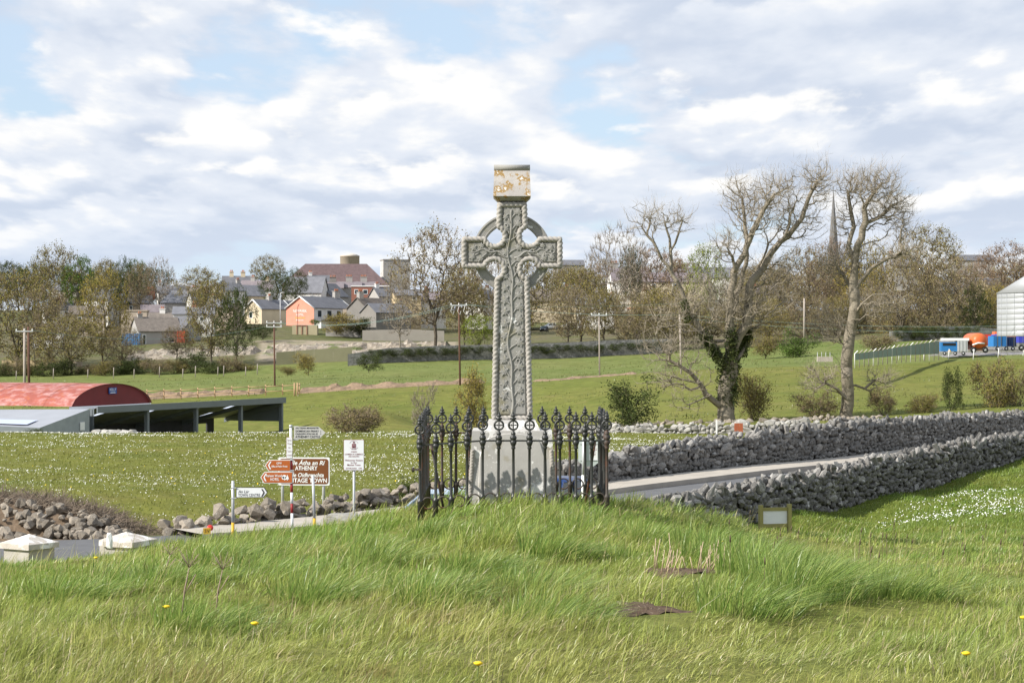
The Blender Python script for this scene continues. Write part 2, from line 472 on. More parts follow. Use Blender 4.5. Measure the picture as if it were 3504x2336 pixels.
# ------------------------------------------------------------------ road, footpath
EDGE = [(-40, 40.5), (-24, 42.5), (-15, 43.7), (-11, 44.2), (-8.2, 44.9), (-6.0, 46.6), (-4.2, 49.0), (-2.5, 51.6), (-0.4, 54.2), (1.6, 56.9)]
EDGE += [(FW(t)[0] + 0.25, FW(t)[1] - 0.2) for t in (0, 4, 8, 12, 16, 22, 30, 45)]
def resample(pts, step):
    o = [np.array(pts[0], float)]
    for a, b in zip(pts[:-1], pts[1:]):
        a = np.array(a, float); b = np.array(b, float)
        k = max(1, int(np.linalg.norm(b - a) / step))
        for i in range(1, k + 1): o.append(a + (b - a) * i / k)
    return np.array(o)
edge = resample(EDGE, 0.8)
for _ in range(6): edge[1:-1] = (edge[:-2] + edge[1:-1] * 2 + edge[2:]) / 4
tang = np.gradient(edge, axis=0); tang /= np.linalg.norm(tang, axis=1)[:, None]
nrm = np.stack([tang[:, 1], -tang[:, 0]], -1)         # towards the camera side
def strip(name, m, d0, d1, lift, k=6, drop=None, xmin=-99):
    ds = np.linspace(d0, d1, k)
    sel = edge[:, 0] > xmin
    P = edge[sel][:, None] + nrm[sel][:, None] * ds[None, :, None]
    # level cross-fall: mean of the terrain across the strip
    z = H(P[..., 0].ravel(), P[..., 1].ravel()).reshape(P.shape[:2])
    z = np.maximum(z, z.mean(1, keepdims=True)) + lift
    mb = MB()
    vs = [(P[i, j, 0], P[i, j, 1], z[i, j]) for i in range(len(P)) for j in range(k)]
    fs = [(i * k + j, i * k + j + 1, (i + 1) * k + j + 1, (i + 1) * k + j) for i in range(len(P) - 1) for j in range(k - 1)]
    mb.add(vs, fs, True)
    if drop:
        nb = len(vs)
        vs2 = [(P[i, j, 0], P[i, j, 1], z[i, j] + (0 if s == 0 else -drop)) for i in range(len(P)) for j in (k - 1,) for s in (0, 1)]
        mb.add(vs2, [(i * 2, i * 2 + 1, i * 2 + 3, i * 2 + 2) for i in range(len(P) - 1)])
    return mb.build(name, m)
tag(strip('road', m_asphalt, 0.3, 6.1, 0.06, 10), 'narrow asphalt road between the stone walls', 'road', kind='structure')
tag(strip('footpath', m_concrete, 0.15, 1.75, 0.20, 4, drop=0.16, xmin=-7.9), 'pale concrete footpath with kerb along the far wall', 'footpath', kind='structure')

# ------------------------------------------------------------------ dry stone walls
def stone_mesh(seed, npts=19):
    r = np.random.default_rng(seed)
    bm = bmesh.new()
    for _ in range(npts):
        d = r.normal(size=3); d /= np.abs(d).max() ** 0.55 * np.linalg.norm(d) ** 0.45
        d *= r.uniform(0.86, 1.05)
        bm.verts.new(d * 0.5)
    res = bmesh.ops.convex_hull(bm, input=bm.verts)
    bmesh.ops.delete(bm, geom=[v for v in bm.verts if not v.link_faces], context='VERTS')
    me = bpy.data.meshes.new('stone'); bm.to_mesh(me); bm.free()
    return me
STONES = {}
for key, mm in (('grey', m_stone), ('brown', m_stone2), ('pale', m_stonepale)):
    STONES[key] = []
    for s in range(14):
        me = stone_mesh(s); me.materials.append(mm); STONES[key].append(me)
def stone_np(me):
    v = np.array([x.co for x in me.vertices]); f = np.array([list(p.vertices) for p in me.polygons])
    return v, f
STNP = [stone_np(m) for m in STONES['grey']]
def place_stones(root, specs, key, limit=300, name='stone'):
    """specs: (score, loc, dims, euler).  The largest get objects, the rest one joined part."""
    specs = sorted(specs, key=lambda s: -s[0])
    wl = WL[root.name]
    for sc_, loc, dim, eul in specs[:limit]:
        o = bpy.data.objects.new(name, random.choice(STONES[key]))
        o.location = Vector(loc) - wl; o.scale = dim; o.rotation_euler = eul; o.parent = root
        C.objects.link(o)
    rest = specs[limit:]
    if rest:
        V = []; T = []; k = 0
        for sc_, loc, dim, eul in rest:
            v, f = random.choice(STNP)
            M = Matrix.LocRotScale(Vector(loc), __import__('mathutils').Euler(eul), Vector(dim))
            M = np.array(M)
            V.append(v @ M[:3, :3].T + M[:3, 3]); T.append(f + k); k += len(v)
        me = np_mesh('small_stones', np.concatenate(V), np.concatenate(T))
        link_mesh('small_stones', me, STONES[key][0].materials[0], root, True, 'stuff')
def wall(name, label, path, hb, ht, thick, key, size=(0.30, 0.20), limit=300, core=True, jag=0.05, group=None, coping=1.25):
    """path: plan points; hb / ht: functions of arc fraction giving foot and top heights"""
    P = resample(path, 0.15)
    seg = np.concatenate([[0], np.cumsum(np.linalg.norm(np.diff(P, axis=0), axis=1))])
    L = seg[-1]
    def pos(s):
        return np.array([np.interp(s, seg, P[:, 0]), np.interp(s, seg, P[:, 1])])
    mid = pos(L / 2)
    root = thing(name, label, 'stone wall', (mid[0], mid[1], hb(0.5)), group=group)
    specs = []
    rows_ = int(max((ht(f) - hb(f)) for f in np.linspace(0, 1, 20)) / (size[1] * 0.82)) + 1
    for r_ in range(rows_ + 1):
        s = random.uniform(-0.1, 0.1)
        while s < L:
            w = size[0] * random.choice((0.5, 0.7, 0.9, 1.1, 1.5, 1.9)) * random.uniform(.9, 1.15)
            hgt = size[1] * random.uniform(0.7, 1.5)
            sc = min(max(s + w / 2, 0), L); f = sc / L
            b, t = hb(f), ht(f)
            z = b + (r_ + 0.3) * size[1] * 0.82 + random.uniform(-0.045, 0.045)
            top = z > t - size[1] * 0.8
            if z < t + random.uniform(-0.5, 0.35) * size[1]:
                p = pos(sc); q_ = pos(min(sc + 0.2, L)) - pos(max(sc - 0.2, 0)); a = math.atan2(q_[1], q_[0])
                nn = np.array([math.sin(a), -math.cos(a)])
                for side in ((1,) if not top else (1, 0, -1)):
                    off = thick / 2 * side * (1.0 if not top else 0.75) + random.uniform(-0.04, 0.04)
                    pp = p + nn * off
                    k_ = coping if top else 1.0
                    dim = (w * 1.12 * k_, random.uniform(0.8, 1.15) * size[0] * 0.85, hgt * 1.15 * k_)
                    specs.append((dim[0] * dim[2] / pp[1] ** 2 * (0.4 if side < 0 else 1), (pp[0], pp[1], z + (0.02 if side else 0.05)), dim,
                                  (random.uniform(-.35, .35), random.uniform(-.22, .22) if not top else random.uniform(-.9, .9), a + random.uniform(-.25, .25))))
            s += w * 0.94
    if core:
        mb = MB(); vs = []; m_ = 0
        for i in range(0, len(P), 2):
            f = seg[i] / L
            a = tang_at(P, i); nn = np.array([a[1], -a[0]])
            for d_, z_ in ((thick * 0.42, hb(f) - 0.3), (thick * 0.42, ht(f) - 0.12), (-thick * 0.42, ht(f) - 0.12), (-thick * 0.42, hb(f) - 0.3)):
                vs.append((P[i][0] + nn[0] * d_, P[i][1] + nn[1] * d_, z_))
            m_ += 1
        fs = []
        for i in range(m_ - 1):
            for k in range(4):
                k2 = (k + 1) % 4
                fs.append((i * 4 + k, i * 4 + k2, (i + 1) * 4 + k2, (i + 1) * 4 + k))
        fs += [(3, 2, 1, 0), tuple((m_ - 1) * 4 + k for k in range(4))]
        mb.add(vs, fs).build('core', m_core, root, True)
    place_stones(root, specs, key, limit)
    return root
def tang_at(P, i):
    a = P[min(i + 1, len(P) - 1)] - P[max(i - 1, 0)]
    return a / np.linalg.norm(a)

# near road wall
nt0, nt1 = -13.6, 18.5
def nw_b(f):
    t = nt0 + (nt1 - nt0) * f; x, y = NW(t); return h1(x + 0.4, y - 0.25) - 0.12
def nw_t(f):
    t = nt0 + (nt1 - nt0) * f
    return CZ + float(np.interp(t, [-13.6, -12.75, -9, -5.94, -1.8, 2.1, 8, 14.2, 18.5], [-3.8, -3.54, -3.48, -3.43, -3.32, -3.16, -3.05, -2.96, -2.96]))
wall('dry_stone_wall', 'long grey drystone wall along the meadow side of the road, casting shade on the grass', [NW(nt0), NW(0), NW(nt1)], nw_b, nw_t, 0.5, 'grey', (0.205, 0.135), group=None, coping=1.35)
# far road wall
ft0, ft1 = -4.0, 41.0
def fw_b(f):
    t = ft0 + (ft1 - ft0) * f; x, y = FW(t); return h1(x, y - 0.2) - 0.05
def fw_t(f):
    t = ft0 + (ft1 - ft0) * f; x, y = FW(t)
    px = x / y * F + CX
    yy = float(np.interp(px, [1800, 1950, 2050, 2150, 2300, 2604, 2850, 3100, 3350, 3504, 3700], [1600, 1578, 1560, 1534, 1512, 1471, 1444, 1427, 1416, 1410, 1400]))
    return CZ - (yy - HY) * y / F - 0.08
wall('dry_stone_wall', 'tall grey drystone wall behind the pale footpath, bordering the daisy field', [FW(ft0), FW(5), FW(ft1)], fw_b, fw_t, 0.5, 'grey', (0.23, 0.15), coping=1.3)
# field walls below the big trees
def fl(D, px0, px1, y_top, y_bot, dy=0):
    return [((px0 - CX) * D / F, D), ((px1 - CX) * (D + dy) / F, D + dy)]
pth = fl(134, 1930, 2800, 0, 0, 0)
wall('field_wall', 'low pale drystone field wall with sunlit stones at the end of the daisy field', pth, lambda f: h1(*[pth[0][0] + (pth[1][0] - pth[0][0]) * f, 133.8]) - 0.05,
     lambda f: CZ - (float(np.interp(f, [0, .4, .8, 1], [1462, 1458, 1446, 1440])) - HY) * 134 / F, 0.5, 'pale', (0.36, 0.24), limit=240)
pth2 = fl(146, 2060, 3000, 0, 0, 0)
wall('field_wall', 'lower brownish field wall running behind the pale one at the feet of the bare trees', pth2, lambda f: h1(*[pth2[0][0] + (pth2[1][0] - pth2[0][0]) * f, 145.8]) - 0.3,
     lambda f: CZ - (float(np.interp(f, [0, .4, .8, 1], [1452, 1446, 1432, 1428])) - HY) * 146 / F, 0.5, 'brown', (0.36, 0.26), limit=120)

# low tumbled wall of boulders below the road signs
bp = [(-7.6, 45.4), (-5.9, 47.3), (-4.5, 49.6), (-3.1, 52.2), (-0.9, 54.9), (1.2, 57.0)]
mid = bp[2]
broot = thing('boulder_wall', 'low tumbled wall of loose pale boulders below the road signs', 'stone wall', (mid[0], mid[1], h1(*mid)))
specs = []
B = resample(bp, 0.3)
for i, p in enumerate(B):
    f = i / len(B)
    course = 2 if f < 0.08 else 3
    for r_ in range(course):
        for s_ in (0, 1):
            w = random.choice((.16, .22, .28, .36, .46)) * random.uniform(.85, 1.2)
            x = p[0] + random.uniform(-.14, .14) + s_ * 0.22; y = p[1] + random.uniform(-.12, .12) - s_ * 0.1
            z = h1(x, y) + 0.08 + r_ * 0.19 + random.uniform(-.04, .05)
            if r_ == 2 and random.random() < 0.25: continue
            specs.append((w / y, (x, y, z), (w, w * random.uniform(.7, 1), w * random.uniform(.55, .85)),
                          (random.uniform(-.6, .6), random.uniform(-.6, .6), random.uniform(0, 6.28))))
place_stones(broot, specs, 'brown', 300, 'boulder')

# muddy rubble bank with thorn twigs at the field gap
rroot = thing('rubble_bank', 'muddy bank of brown rubble and dead thorn twigs beside the road', 'rubble', (-10.3, 45.8, h1(-10.3, 45.8)))
def bank_h(x): return float(np.interp(x, [-17, -11.4, -10.2, -9.3, -8.75, -8.3], [.85, 0.78, 0.68, 0.48, 0.28, 0.0]))
mb = MB(); vs = []; nx_ = 46; ny_ = 9
for i in range(nx_):
    x = -17 + i * 0.2
    for j in range(ny_):
        v = j / (ny_ - 1); y = 45.0 + v * 2.2
        z = h1(x, y) - 0.08 + bank_h(x) * math.sin(math.pi * v) ** 0.8 * (1 + 0.15 * math.sin(i * 1.7 + j * 2.1))
        vs.append((x + random.uniform(-.06, .06), y, z + random.uniform(-.05, .05)))
m_mud = mat('brown_mud', (0.16, 0.115, 0.078), 0.95, 0.3, 3.0, 0.8, 8)
mb.add(vs, [(i * ny_ + j, (i + 1) * ny_ + j, (i + 1) * ny_ + j + 1, i * ny_ + j + 1) for i in range(nx_ - 1) for j in range(ny_ - 1)], True).build('mud', m_mud, rroot, True)
specs = []
for _ in range(300):
    x = random.uniform(-13.5, -8.4); v = random.random() ** 1.3 * 0.62; y = 45.0 + v * 2.2
    z = h1(x, y) + bank_h(x) * math.sin(math.pi * v) ** 0.8 * 0.95
    w = random.uniform(.10, .34) * (0.7 if v > .4 else 1)
    specs.append((w, (x, y - .05, z), (w, w * .85, w * random.uniform(.5, .85)), (random.uniform(-.7, .7), random.uniform(-.7, .7), random.uniform(0, 6))))
place_stones(rroot, specs, 'brown', 300, 'stone')
mb = MB()
for _ in range(3200):
    x = random.uniform(-13.8, -8.2) if random.random() < .7 else random.uniform(-11, -6.6); v = random.uniform(.3, .9); y = 45.0 + v * 2.2
    z = h1(x, y) + bank_h(x) * math.sin(math.pi * v) ** 0.8
    d = Vector((random.uniform(-1, 1), random.uniform(-.5, .5), random.uniform(-.15, .75))).normalized() * random.uniform(.2, .55)
    p = Vector((x, y, z)); e = Vector((random.uniform(-.05, .05), 0, random.uniform(-.05, .05)))
    w = Vector((0, 0, 0.008)) if abs(d.x) > .1 else Vector((.008, 0, 0))
    mb.add([p - w, p + w, p + d * .5 + e + w * .8, p + d * .5 + e - w * .8, p + d], [(0, 1, 2, 3), (3, 2, 4)])
m_twig = mat('dead_twig', (0.19, 0.15, 0.115), 0.9, 0.2, 5.0)
mb.build('twigs', m_twig, rroot, True, 'stuff')

# ------------------------------------------------------------------ celtic cross
S = 25.6 / F                       # metres per photograph pixel at the cross
cy0 = 862.0                        # pixel row of the cross centre
YC = 25.95                         # distance of the cross axis
cross_x = (1752 - CX) * S
gz = CZ - 2.02
croot = thing('celtic_cross', 'tall grey limestone high cross with carved ivy, rope borders and lichened cap', 'cross', (cross_x, YC, gz))
ZC = CZ - (cy0 - HY) * S           # height of cross centre
def PX(x, y): return (cross_x + x * S, CZ - (y - HY) * S)       # px offset from axis, photo row -> world x,z
def arc(cx, cy, r, a0, a1, k=12): return [(cx + r * math.cos(a0 + (a1 - a0) * i / k), cy + r * math.sin(a0 + (a1 - a0) * i / k)) for i in range(k + 1)]
def outline(d, top=684.0, bot=1440.0):
    """cross outline in pixel offsets (x, row), inset by d; starts top right, runs clockwise on screen"""
    wt0, wt1 = 49.5 - d, 52.0 - d
    wb0, wb1 = 58.0 - d, 69.0 - d
    L_, hh = 172.0 - d, 53.0 - d
    right = [(wt0, top + d)]
    cx, cy, r = 60.0, cy0 - 57.0, 29.5 + d
    dx = wt1 - cx; y1 = cy - math.sqrt(r * r - dx * dx)
    dy = (cy0 - hh) - cy; x2 = cx + math.sqrt(max(r * r - dy * dy, 1))
    a0 = math.atan2(y1 - cy, wt1 - cx); a1 = math.atan2((cy0 - hh) - cy, x2 - cx)
    if a0 < 0: a0 += 2 * math.pi
    right += arc(cx, cy, r, a0, a1)
    right += [(L_, cy0 - hh), (L_, cy0 + hh)]
    cx, cy = 62.0, cy0 + 57.0
    dy = (cy0 + hh) - cy; x2 = cx + math.sqrt(max(r * r - dy * dy, 1))
    dx = wb0 - cx; y1 = cy + math.sqrt(r * r - dx * dx)
    a0 = math.atan2((cy0 + hh) - cy, x2 - cx); a1 = math.atan2(y1 - cy, wb0 - cx)
    if a1 > a0: a1 -= 2 * math.pi
    if a0 < -math.pi: a0 += 2 * math.pi
    right += arc(cx, cy, r, a0, a1)
    right += [(wb1, bot - d)]
    left = [(-x, y) for x, y in right[::-1]]
    return right + left
TH = 0.145
body = [PX(*p) for p in outline(3)][::-1]
MB().prism(body, YC - TH, YC + TH).build('shaft', m_cross, croot, True)
# raised panel with chamfer
def frustum_panel(o1, o2, y1, y2):
    a = [PX(*p) for p in o1][::-1]; b = [PX(*p) for p in o2][::-1]; k = len(a)
    mb = MB()
    vs = [(x, y1, z) for x, z in a] + [(x, y2, z) for x, z in b]
    fs = [tuple(k + i for i in range(k))] + [((i + 1) % k, k + (i + 1) % k, k + i, i) for i in range(k)]
    fs = [f[::-1] if n_ else f for n_, f in enumerate(fs)]
    return mb.add(vs, fs)
frustum_panel(outline(20), outline(23), YC - TH + 0.002, YC - TH - 0.016).build('carved_panel', m_cross, croot, True)
# rope border: a twisted cord swept round the outline
def rope(pts, r, pitch, y, closed=True, n=12, amp=0.30, step=0.010):
    P = resample([np.array(p) for p in (pts + [pts[0]] if closed else pts)], step)
    if closed: P = P[:-1]
    m_ = len(P); vs = []; fs = []
    s = 0.0
    for i in range(m_):
        a = P[(i + 1) % m_] if closed or i < m_ - 1 else P[i]; b = P[i - 1] if closed or i > 0 else P[i]
        t = a - b; t = t / (np.linalg.norm(t) + 1e-9); nn = np.array([-t[1], t[0]])
        if i: s += np.linalg.norm(P[i] - P[i - 1])
        for k in range(n):
            th = 2 * math.pi * k / n
            ph = (th + s * 2 * math.pi / pitch) * 1.0
            rr = r * (1 - amp + 2 * amp * abs(math.cos(ph)) ** 0.5) * (0.92)
            x, z = P[i] + nn * rr * math.cos(th)
            vs.append((x, y + rr * math.sin(th), z))
    for i in range(m_ if closed else m_ - 1):
        i2 = (i + 1) % m_
        for k in range(n):
            k2 = (k + 1) % n
            fs.append((i * n + k, i * n + k2, i2 * n + k2, i2 * n + k))
    return MB().add(vs, fs, True)
rp = [PX(*p) for p in outline(7, top=690)]
rope(rp, 0.032, 0.115, YC - TH - 0.004).build('rope_border', m_rope, croot, True)
# ring
mb = MB(); RN = 64; ro, ri, rd = 136 * S, 102 * S, 0.085
vs = []; 
prof = [(ri, -rd), (ri + 0.02, -rd - 0.006), (ri + 0.026, -rd + 0.004), (ro - 0.026, -rd + 0.004), (ro - 0.02, -rd - 0.006), (ro, -rd), (ro, rd), (ri, rd)]
for i in range(RN):
    a = 2 * math.pi * i / RN
    for rr, yy in prof: vs.append((cross_x + rr * math.cos(a), YC + yy, ZC + rr * math.sin(a)))
kp = len(prof)
mb.add(vs, [(i * kp + j, ((i + 1) % RN) * kp + j, ((i + 1) % RN) * kp + (j + 1) % kp, i * kp + (j + 1) % kp) for i in range(RN) for j in range(kp)])
mb.build('ring', m_cross, croot, True)
# vine stem and ivy leaves
def vine_pts(pts, amp=0.0):
    return [(PX(x, y)[0], YC - TH - 0.018, PX(x, y)[1]) for x, y in pts]
stem = MB()
sp = [(4 * math.sin(y / 24.0) + 7 * math.sin(y / 52.0 + 1) - 4, y) for y in range(1425, 712, -9)]
stem.tube(vine_pts(sp), [0.011 + 0.006 * (1 - i / len(sp)) for i in range(len(sp))], 6)
for sg in (-1, 1):
    stem.tube(vine_pts([(sg * (8 + 11 * i), 880 - 6 * i + 5 * math.sin(i * 1.3) + (i * i * .35)) for i in range(13)]), [0.013 - 0.0006 * i for i in range(13)], 6)
leafspots = []
random.seed(3)
yy = 1395.0; side = 1
while yy > 730:
    hw = 37 + (yy - 700) / 740 * 12
    near = abs(yy - cy0)
    for sg in (-1, 1):
        off = 0 if sg < 0 else 17
        y = yy - off
        leafspots.append((sg * (hw * 0.56), y, random.uniform(27, 36) * (0.82 if y < 1000 else 1.0), sg * 0.85 + random.uniform(-.3, .3)))
        cxm = 4 * math.sin(y / 24.0) + 7 * math.sin(y / 52.0 + 1) - 4
        y2 = min(y + 24, 1424)
        cxm2 = 4 * math.sin(y2 / 24.0) + 7 * math.sin(y2 / 52.0 + 1) - 4
        stem.tube(vine_pts([(cxm2, y2), ((cxm2 + sg * hw * .3) * .7, y + 12), (sg * hw * 0.38, y + 4)]), [0.010, 0.009, 0.006], 5)
    yy -= 41
for sg in (-1, 1):
    for k, (dx, dy) in enumerate(((74, -17), (78, 24), (104, -24), (108, 20), (132, -16), (136, 14))):
        leafspots.append((sg * dx, cy0 + dy, random.uniform(21, 27), sg * (1.5 + random.uniform(-.7, .7))))
        stem.tube(vine_pts([(sg * (dx - 22), cy0 + 2), (sg * (dx - 6), cy0 + dy * .7)]), [0.009, 0.006], 5)
stem.build('vine_stem', m_cross, croot, True)
LP = [(0, -.55), (.12, -.32), (.42, -.42), (.36, -.12), (.56, .12), (.24, .16), (.14, .42), (0, .28), (-.14, .42), (-.24, .16), (-.56, .12), (-.36, -.12), (-.42, -.42), (-.12, -.32)]
lm = MB(); k = len(LP)
lm.add([(x, 0.006, z) for x, z in LP] + [(x * .86, -0.010, z * .86) for x, z in LP] + [(0, -0.015, 0)],
       [(k + i, k + (i + 1) % k, 2 * k) for i in range(k)] + [(i, (i + 1) % k, k + (i + 1) % k, k + i) for i in range(k)])
leaf_me = lm.mesh('ivy_leaf'); leaf_me.materials.append(m_cross)
for x, y, s_, rot in leafspots:
    o = bpy.data.objects.new('ivy_leaf', leaf_me); C.objects.link(o); o.parent = croot
    wx, wz = PX(x, y)
    o.location = Vector((wx, YC - TH - 0.016, wz)) - WL[croot.name]
    o.scale = (s_ * S, 1.0, s_ * S); o.rotation_euler = (0, rot + math.pi, 0)
for x, y in ((16, 1105), (22, 1235), (-26, 1180), (-30, 1235), (20, 905), (-20, 770), (112, 875), (140, 858)):
    wx, wz = PX(x, y); MB().torus((wx, YC - TH - 0.018, wz), 0.024, 0.009, 12, 6).build('tendril_curl', m_cross, croot, True)
# mossy upper neck and house-shaped cap
def cap_block():
    mb = MB()
    z0, z1 = PX(0, 684)[1], PX(0, 669)[1]
    zt = PX(0, 560)[1]
    w0, w1, w2 = 50.5 * S, 64.5 * S, 61.5 * S
    d0, d1, d2 = TH + 0.005, 0.245, 0.085
    def ring_(w, d, z): return [(cross_x - w, YC - d, z), (cross_x + w, YC - d, z), (cross_x + w, YC + d, z), (cross_x - w, YC + d, z)]
    zm = PX(0, 580)[1]
    vs = ring_(w0, d0, z0) + ring_(w1, d1, z1) + ring_(w2, 0.115, zm) + ring_(w2, 0.085, zt - 0.012)
    fs = [(3, 2, 1, 0)]
    for r_ in range(3):
        for k in range(4):
            k2 = (k + 1) % 4
            fs.append((r_ * 4 + k, r_ * 4 + k2, r_ * 4 + 4 + k2, r_ * 4 + 4 + k))
    fs.append((12, 13, 14, 15))
    return mb.add(vs, fs)
cap = cap_block().build('cap', m_cap, croot, True)
zr = PX(0, 568)[1]
ridge = MB()
ridge.tube([(cross_x - 61.5 * S - .003, YC - 0.095, zr), (cross_x + 61.5 * S + .003, YC - 0.095, zr)], 0.036, 12)
ridge.tube([(cross_x - 61.5 * S - .003, YC + 0.095, zr), (cross_x + 61.5 * S + .003, YC + 0.095, zr)], 0.036, 12)
ridge.box((cross_x, YC, zr + 0.006), (123 * S, 0.19, 0.05))
ridge.build('ridge_roll', m_cross, cap)
# pedestal
def slab(w0, w1, d0, d1, y_bot, y_top):
    z0, z1 = CZ - (y_bot - HY) * S, CZ - (y_top - HY) * S
    vs = []
    for w, d, z in ((w0 * S, d0, z0), (w1 * S, d1, z1)):
        vs += [(cross_x - w, YC - d, z), (cross_x + w, YC - d, z), (cross_x + w, YC + d, z), (cross_x - w, YC + d, z)]
    return vs, [(3, 2, 1, 0), (4, 5, 6, 7), (0, 1, 5, 4), (1, 2, 6, 5), (2, 3, 7, 6), (3, 0, 4, 7)]
MB().add(*slab(97, 80, 0.33, 0.22, 1474, 1438)).build('plinth', m_base, croot, True)
ped = MB().add(*slab(152, 136, 0.55, 0.49, 1760, 1472))
pedo = ped.build('pedestal', m_base, croot, True)
# raised gable-arched panel and side ropes on the pedestal front
def pfy(y): return YC - (0.55 + (0.49 - 0.55) * (1760 - y) / 288.0)
arch = [(-118, 1740), (-112, 1560), (-106, 1540)] + [(-100 + 0, 1520)] + [(100 * math.cos(a), 1520 - 40 * math.sin(a)) for a in [math.pi * (1 - i / 14) for i in range(1, 14)]] + [(100, 1520), (106, 1540), (112, 1560), (118, 1740)]
k = len(arch)
mb = MB()
mb.add([(PX(x, y)[0], pfy(y) + 0.004, PX(x, y)[1]) for x, y in arch] + [(PX(x * .97, y + 2)[0], pfy(y) - 0.018, PX(x * .97, y + 2)[1]) for x, y in arch],
       [tuple(range(2 * k - 1, k - 1, -1))] + [(i, (i + 1) % k, k + (i + 1) % k, k + i) for i in range(k)])
mb.build('inscription_panel', m_base, pedo)
for sg in (-1, 1):
    pts = [PX(sg * (136 + (y - 1472) / 288 * 16 - 6), y) for y in (1535, 1740)]
    rope(pts, 0.026, 0.075, pfy(1600) - 0.002, closed=False).build('rope_column', m_rope, pedo)

# ------------------------------------------------------------------ iron railing round the cross
SP = 0.1877; NPOST = 13
FY = 25.0; BY = FY + SP * 12
fx0 = (1437.5 - CX) * FY / F
iroot = thing('iron_railing', 'black cast iron railing with ringed finials enclosing the stone cross', 'railing', (fx0 + SP * 6, (FY + BY) / 2, gz))
prof = [(0.030, -0.10), (0.030, 0.17), (0.034, 0.18), (0.034, 0.20), (0.024, 0.215), (0.0175, 0.235), (0.0165, 0.60), (0.0165, 0.765),
        (0.026, 0.772), (0.026, 0.785), (0.021, 0.80), (0.033, 0.825), (0.042, 0.855), (0.030, 0.868), (0.030, 0.875), (0.040, 0.893), (0.042, 0.905), (0.034, 0.925),
        (0.022, 0.938), (0.030, 0.950), (0.028, 0.962), (0.015, 0.975), (0.014, 0.995)]
bal = MB().lathe(prof, 12); bal_me = bal.mesh('baluster'); bal_me.materials.append(m_iron)
bal_me2 = bal_me.copy(); bal_me2.materials.clear(); bal_me2.materials.append(m_iron2)
fin = MB()
fin.torus((0, 0, 1.055), 0.054, 0.0125, 24, 8)
fin.torus((0, 0, 1.055), 0.054, 0.008, 24, 6)
for a in (0, 90):
    ca, sa = math.cos(R(a)), math.sin(R(a))
    fin.tube([(-0.05 * ca, 0, 1.055 - 0.05 * sa), (0.05 * ca, 0, 1.055 + 0.05 * sa)], 0.0065, 6)
for a in range(0, 360, 90):
    fin.lathe([(0.002, -0.013), (0.013, 0), (0.002, 0.013)], 8, (0.022 * math.cos(R(a)), 0, 1.055 + 0.022 * math.sin(R(a))))
fin.lathe([(0.002, -0.02), (0.014, 0), (0.002, 0.02)], 8, (0, 0, 1.055))
fin.lathe([(0.012, 1.112), (0.020, 1.120), (0.034, 1.130), (0.028, 1.146), (0.016, 1.152), (0.030, 1.162), (0.022, 1.180), (0.010, 1.186), (0.014, 1.195), (0.006, 1.215), (0.001, 1.225)], 10, sy=0.75)
for sg in (-1, 1):
    fin.lathe([(0.002, -0.012), (0.011, 0), (0.002, 0.012)], 6, (sg * 0.03, 0, 1.136))
    fin.lathe([(0.002, -0.010), (0.009, 0), (0.002, 0.010)], 6, (sg * 0.022, 0, 1.166))
fin_me = fin.mesh('finial'); fin_me.materials.append(m_iron)
ringm = MB().torus((0, 0, 0), 0.068, 0.009, 18, 6); ring_me = ringm.mesh('scroll_ring'); ring_me.materials.append(m_iron2)
def droop(i): return -0.055 * max(0.0, (4 - i) / 4.0) if i < 4 else 0.0
def post(x, y, dz, rz, side):
    b = bpy.data.objects.new('baluster', bal_me if random.random() < (0.75 if side == 'f' else 0.45) else bal_me2)
    C.objects.link(b); b.parent = iroot
    b.location = Vector((x, y, gz + dz)) - WL[iroot.name]
    b.rotation_euler = (random.uniform(-.012, .012), random.uniform(-.012, .012), rz)
    f = bpy.data.objects.new('finial', fin_me); C.objects.link(f); f.parent = b
def sring(x, y, z, rz):
    o = bpy.data.objects.new('scroll_ring', ring_me); C.objects.link(o); o.parent = iroot
    o.location = Vector((x, y, z)) - WL[iroot.name]; o.rotation_euler = (0, 0, rz)
for i in range(NPOST):
    post(fx0 + SP * i, FY, droop(i), 0, 'f')
    post(fx0 + SP * i + random.uniform(-.01, .01), BY, 0.0, 0, 'b')
    if i < NPOST - 1:
        sring(fx0 + SP * (i + .5), FY, gz + 0.17 + droop(i), 0); sring(fx0 + SP * (i + .5), BY, gz + 0.20, 0)
for i in range(1, NPOST - 1):
    post(fx0, FY + SP * i, droop(0) * (1 - i / 6) if i < 6 else 0, R(90), 's'); post(fx0 + SP * 12, FY + SP * i, 0, R(90), 's')
def rail(pts, name='rail', m_=m_iron):
    mb = MB()
    for a, b in zip(pts[:-1], pts[1:]):
        a, b = Vector(a), Vector(b); d = b - a
        M = Matrix.Translation((a + b) / 2) @ d.to_track_quat('X', 'Z').to_matrix().to_4x4()
        mb.box((0, 0, 0), (d.length + 0.012, 0.034, 0.020), M=M)
    mb.build(name, m_, iroot, True)
zrail = gz + 0.868
rail([(fx0 - .01, FY, zrail + droop(0))] + [(fx0 + SP * i, FY, zrail + droop(i)) for i in range(1, 5)] + [(fx0 + SP * 12 + .01, FY, zrail)])
rail([(fx0, BY, zrail), (fx0 + SP * 12, BY, zrail)], m_=m_iron2)
rail([(fx0, FY, zrail + droop(0)), (fx0, BY, zrail)], m_=m_iron2); rail([(fx0 + SP * 12, FY, zrail), (fx0 + SP * 12, BY, zrail)], m_=m_iron2)
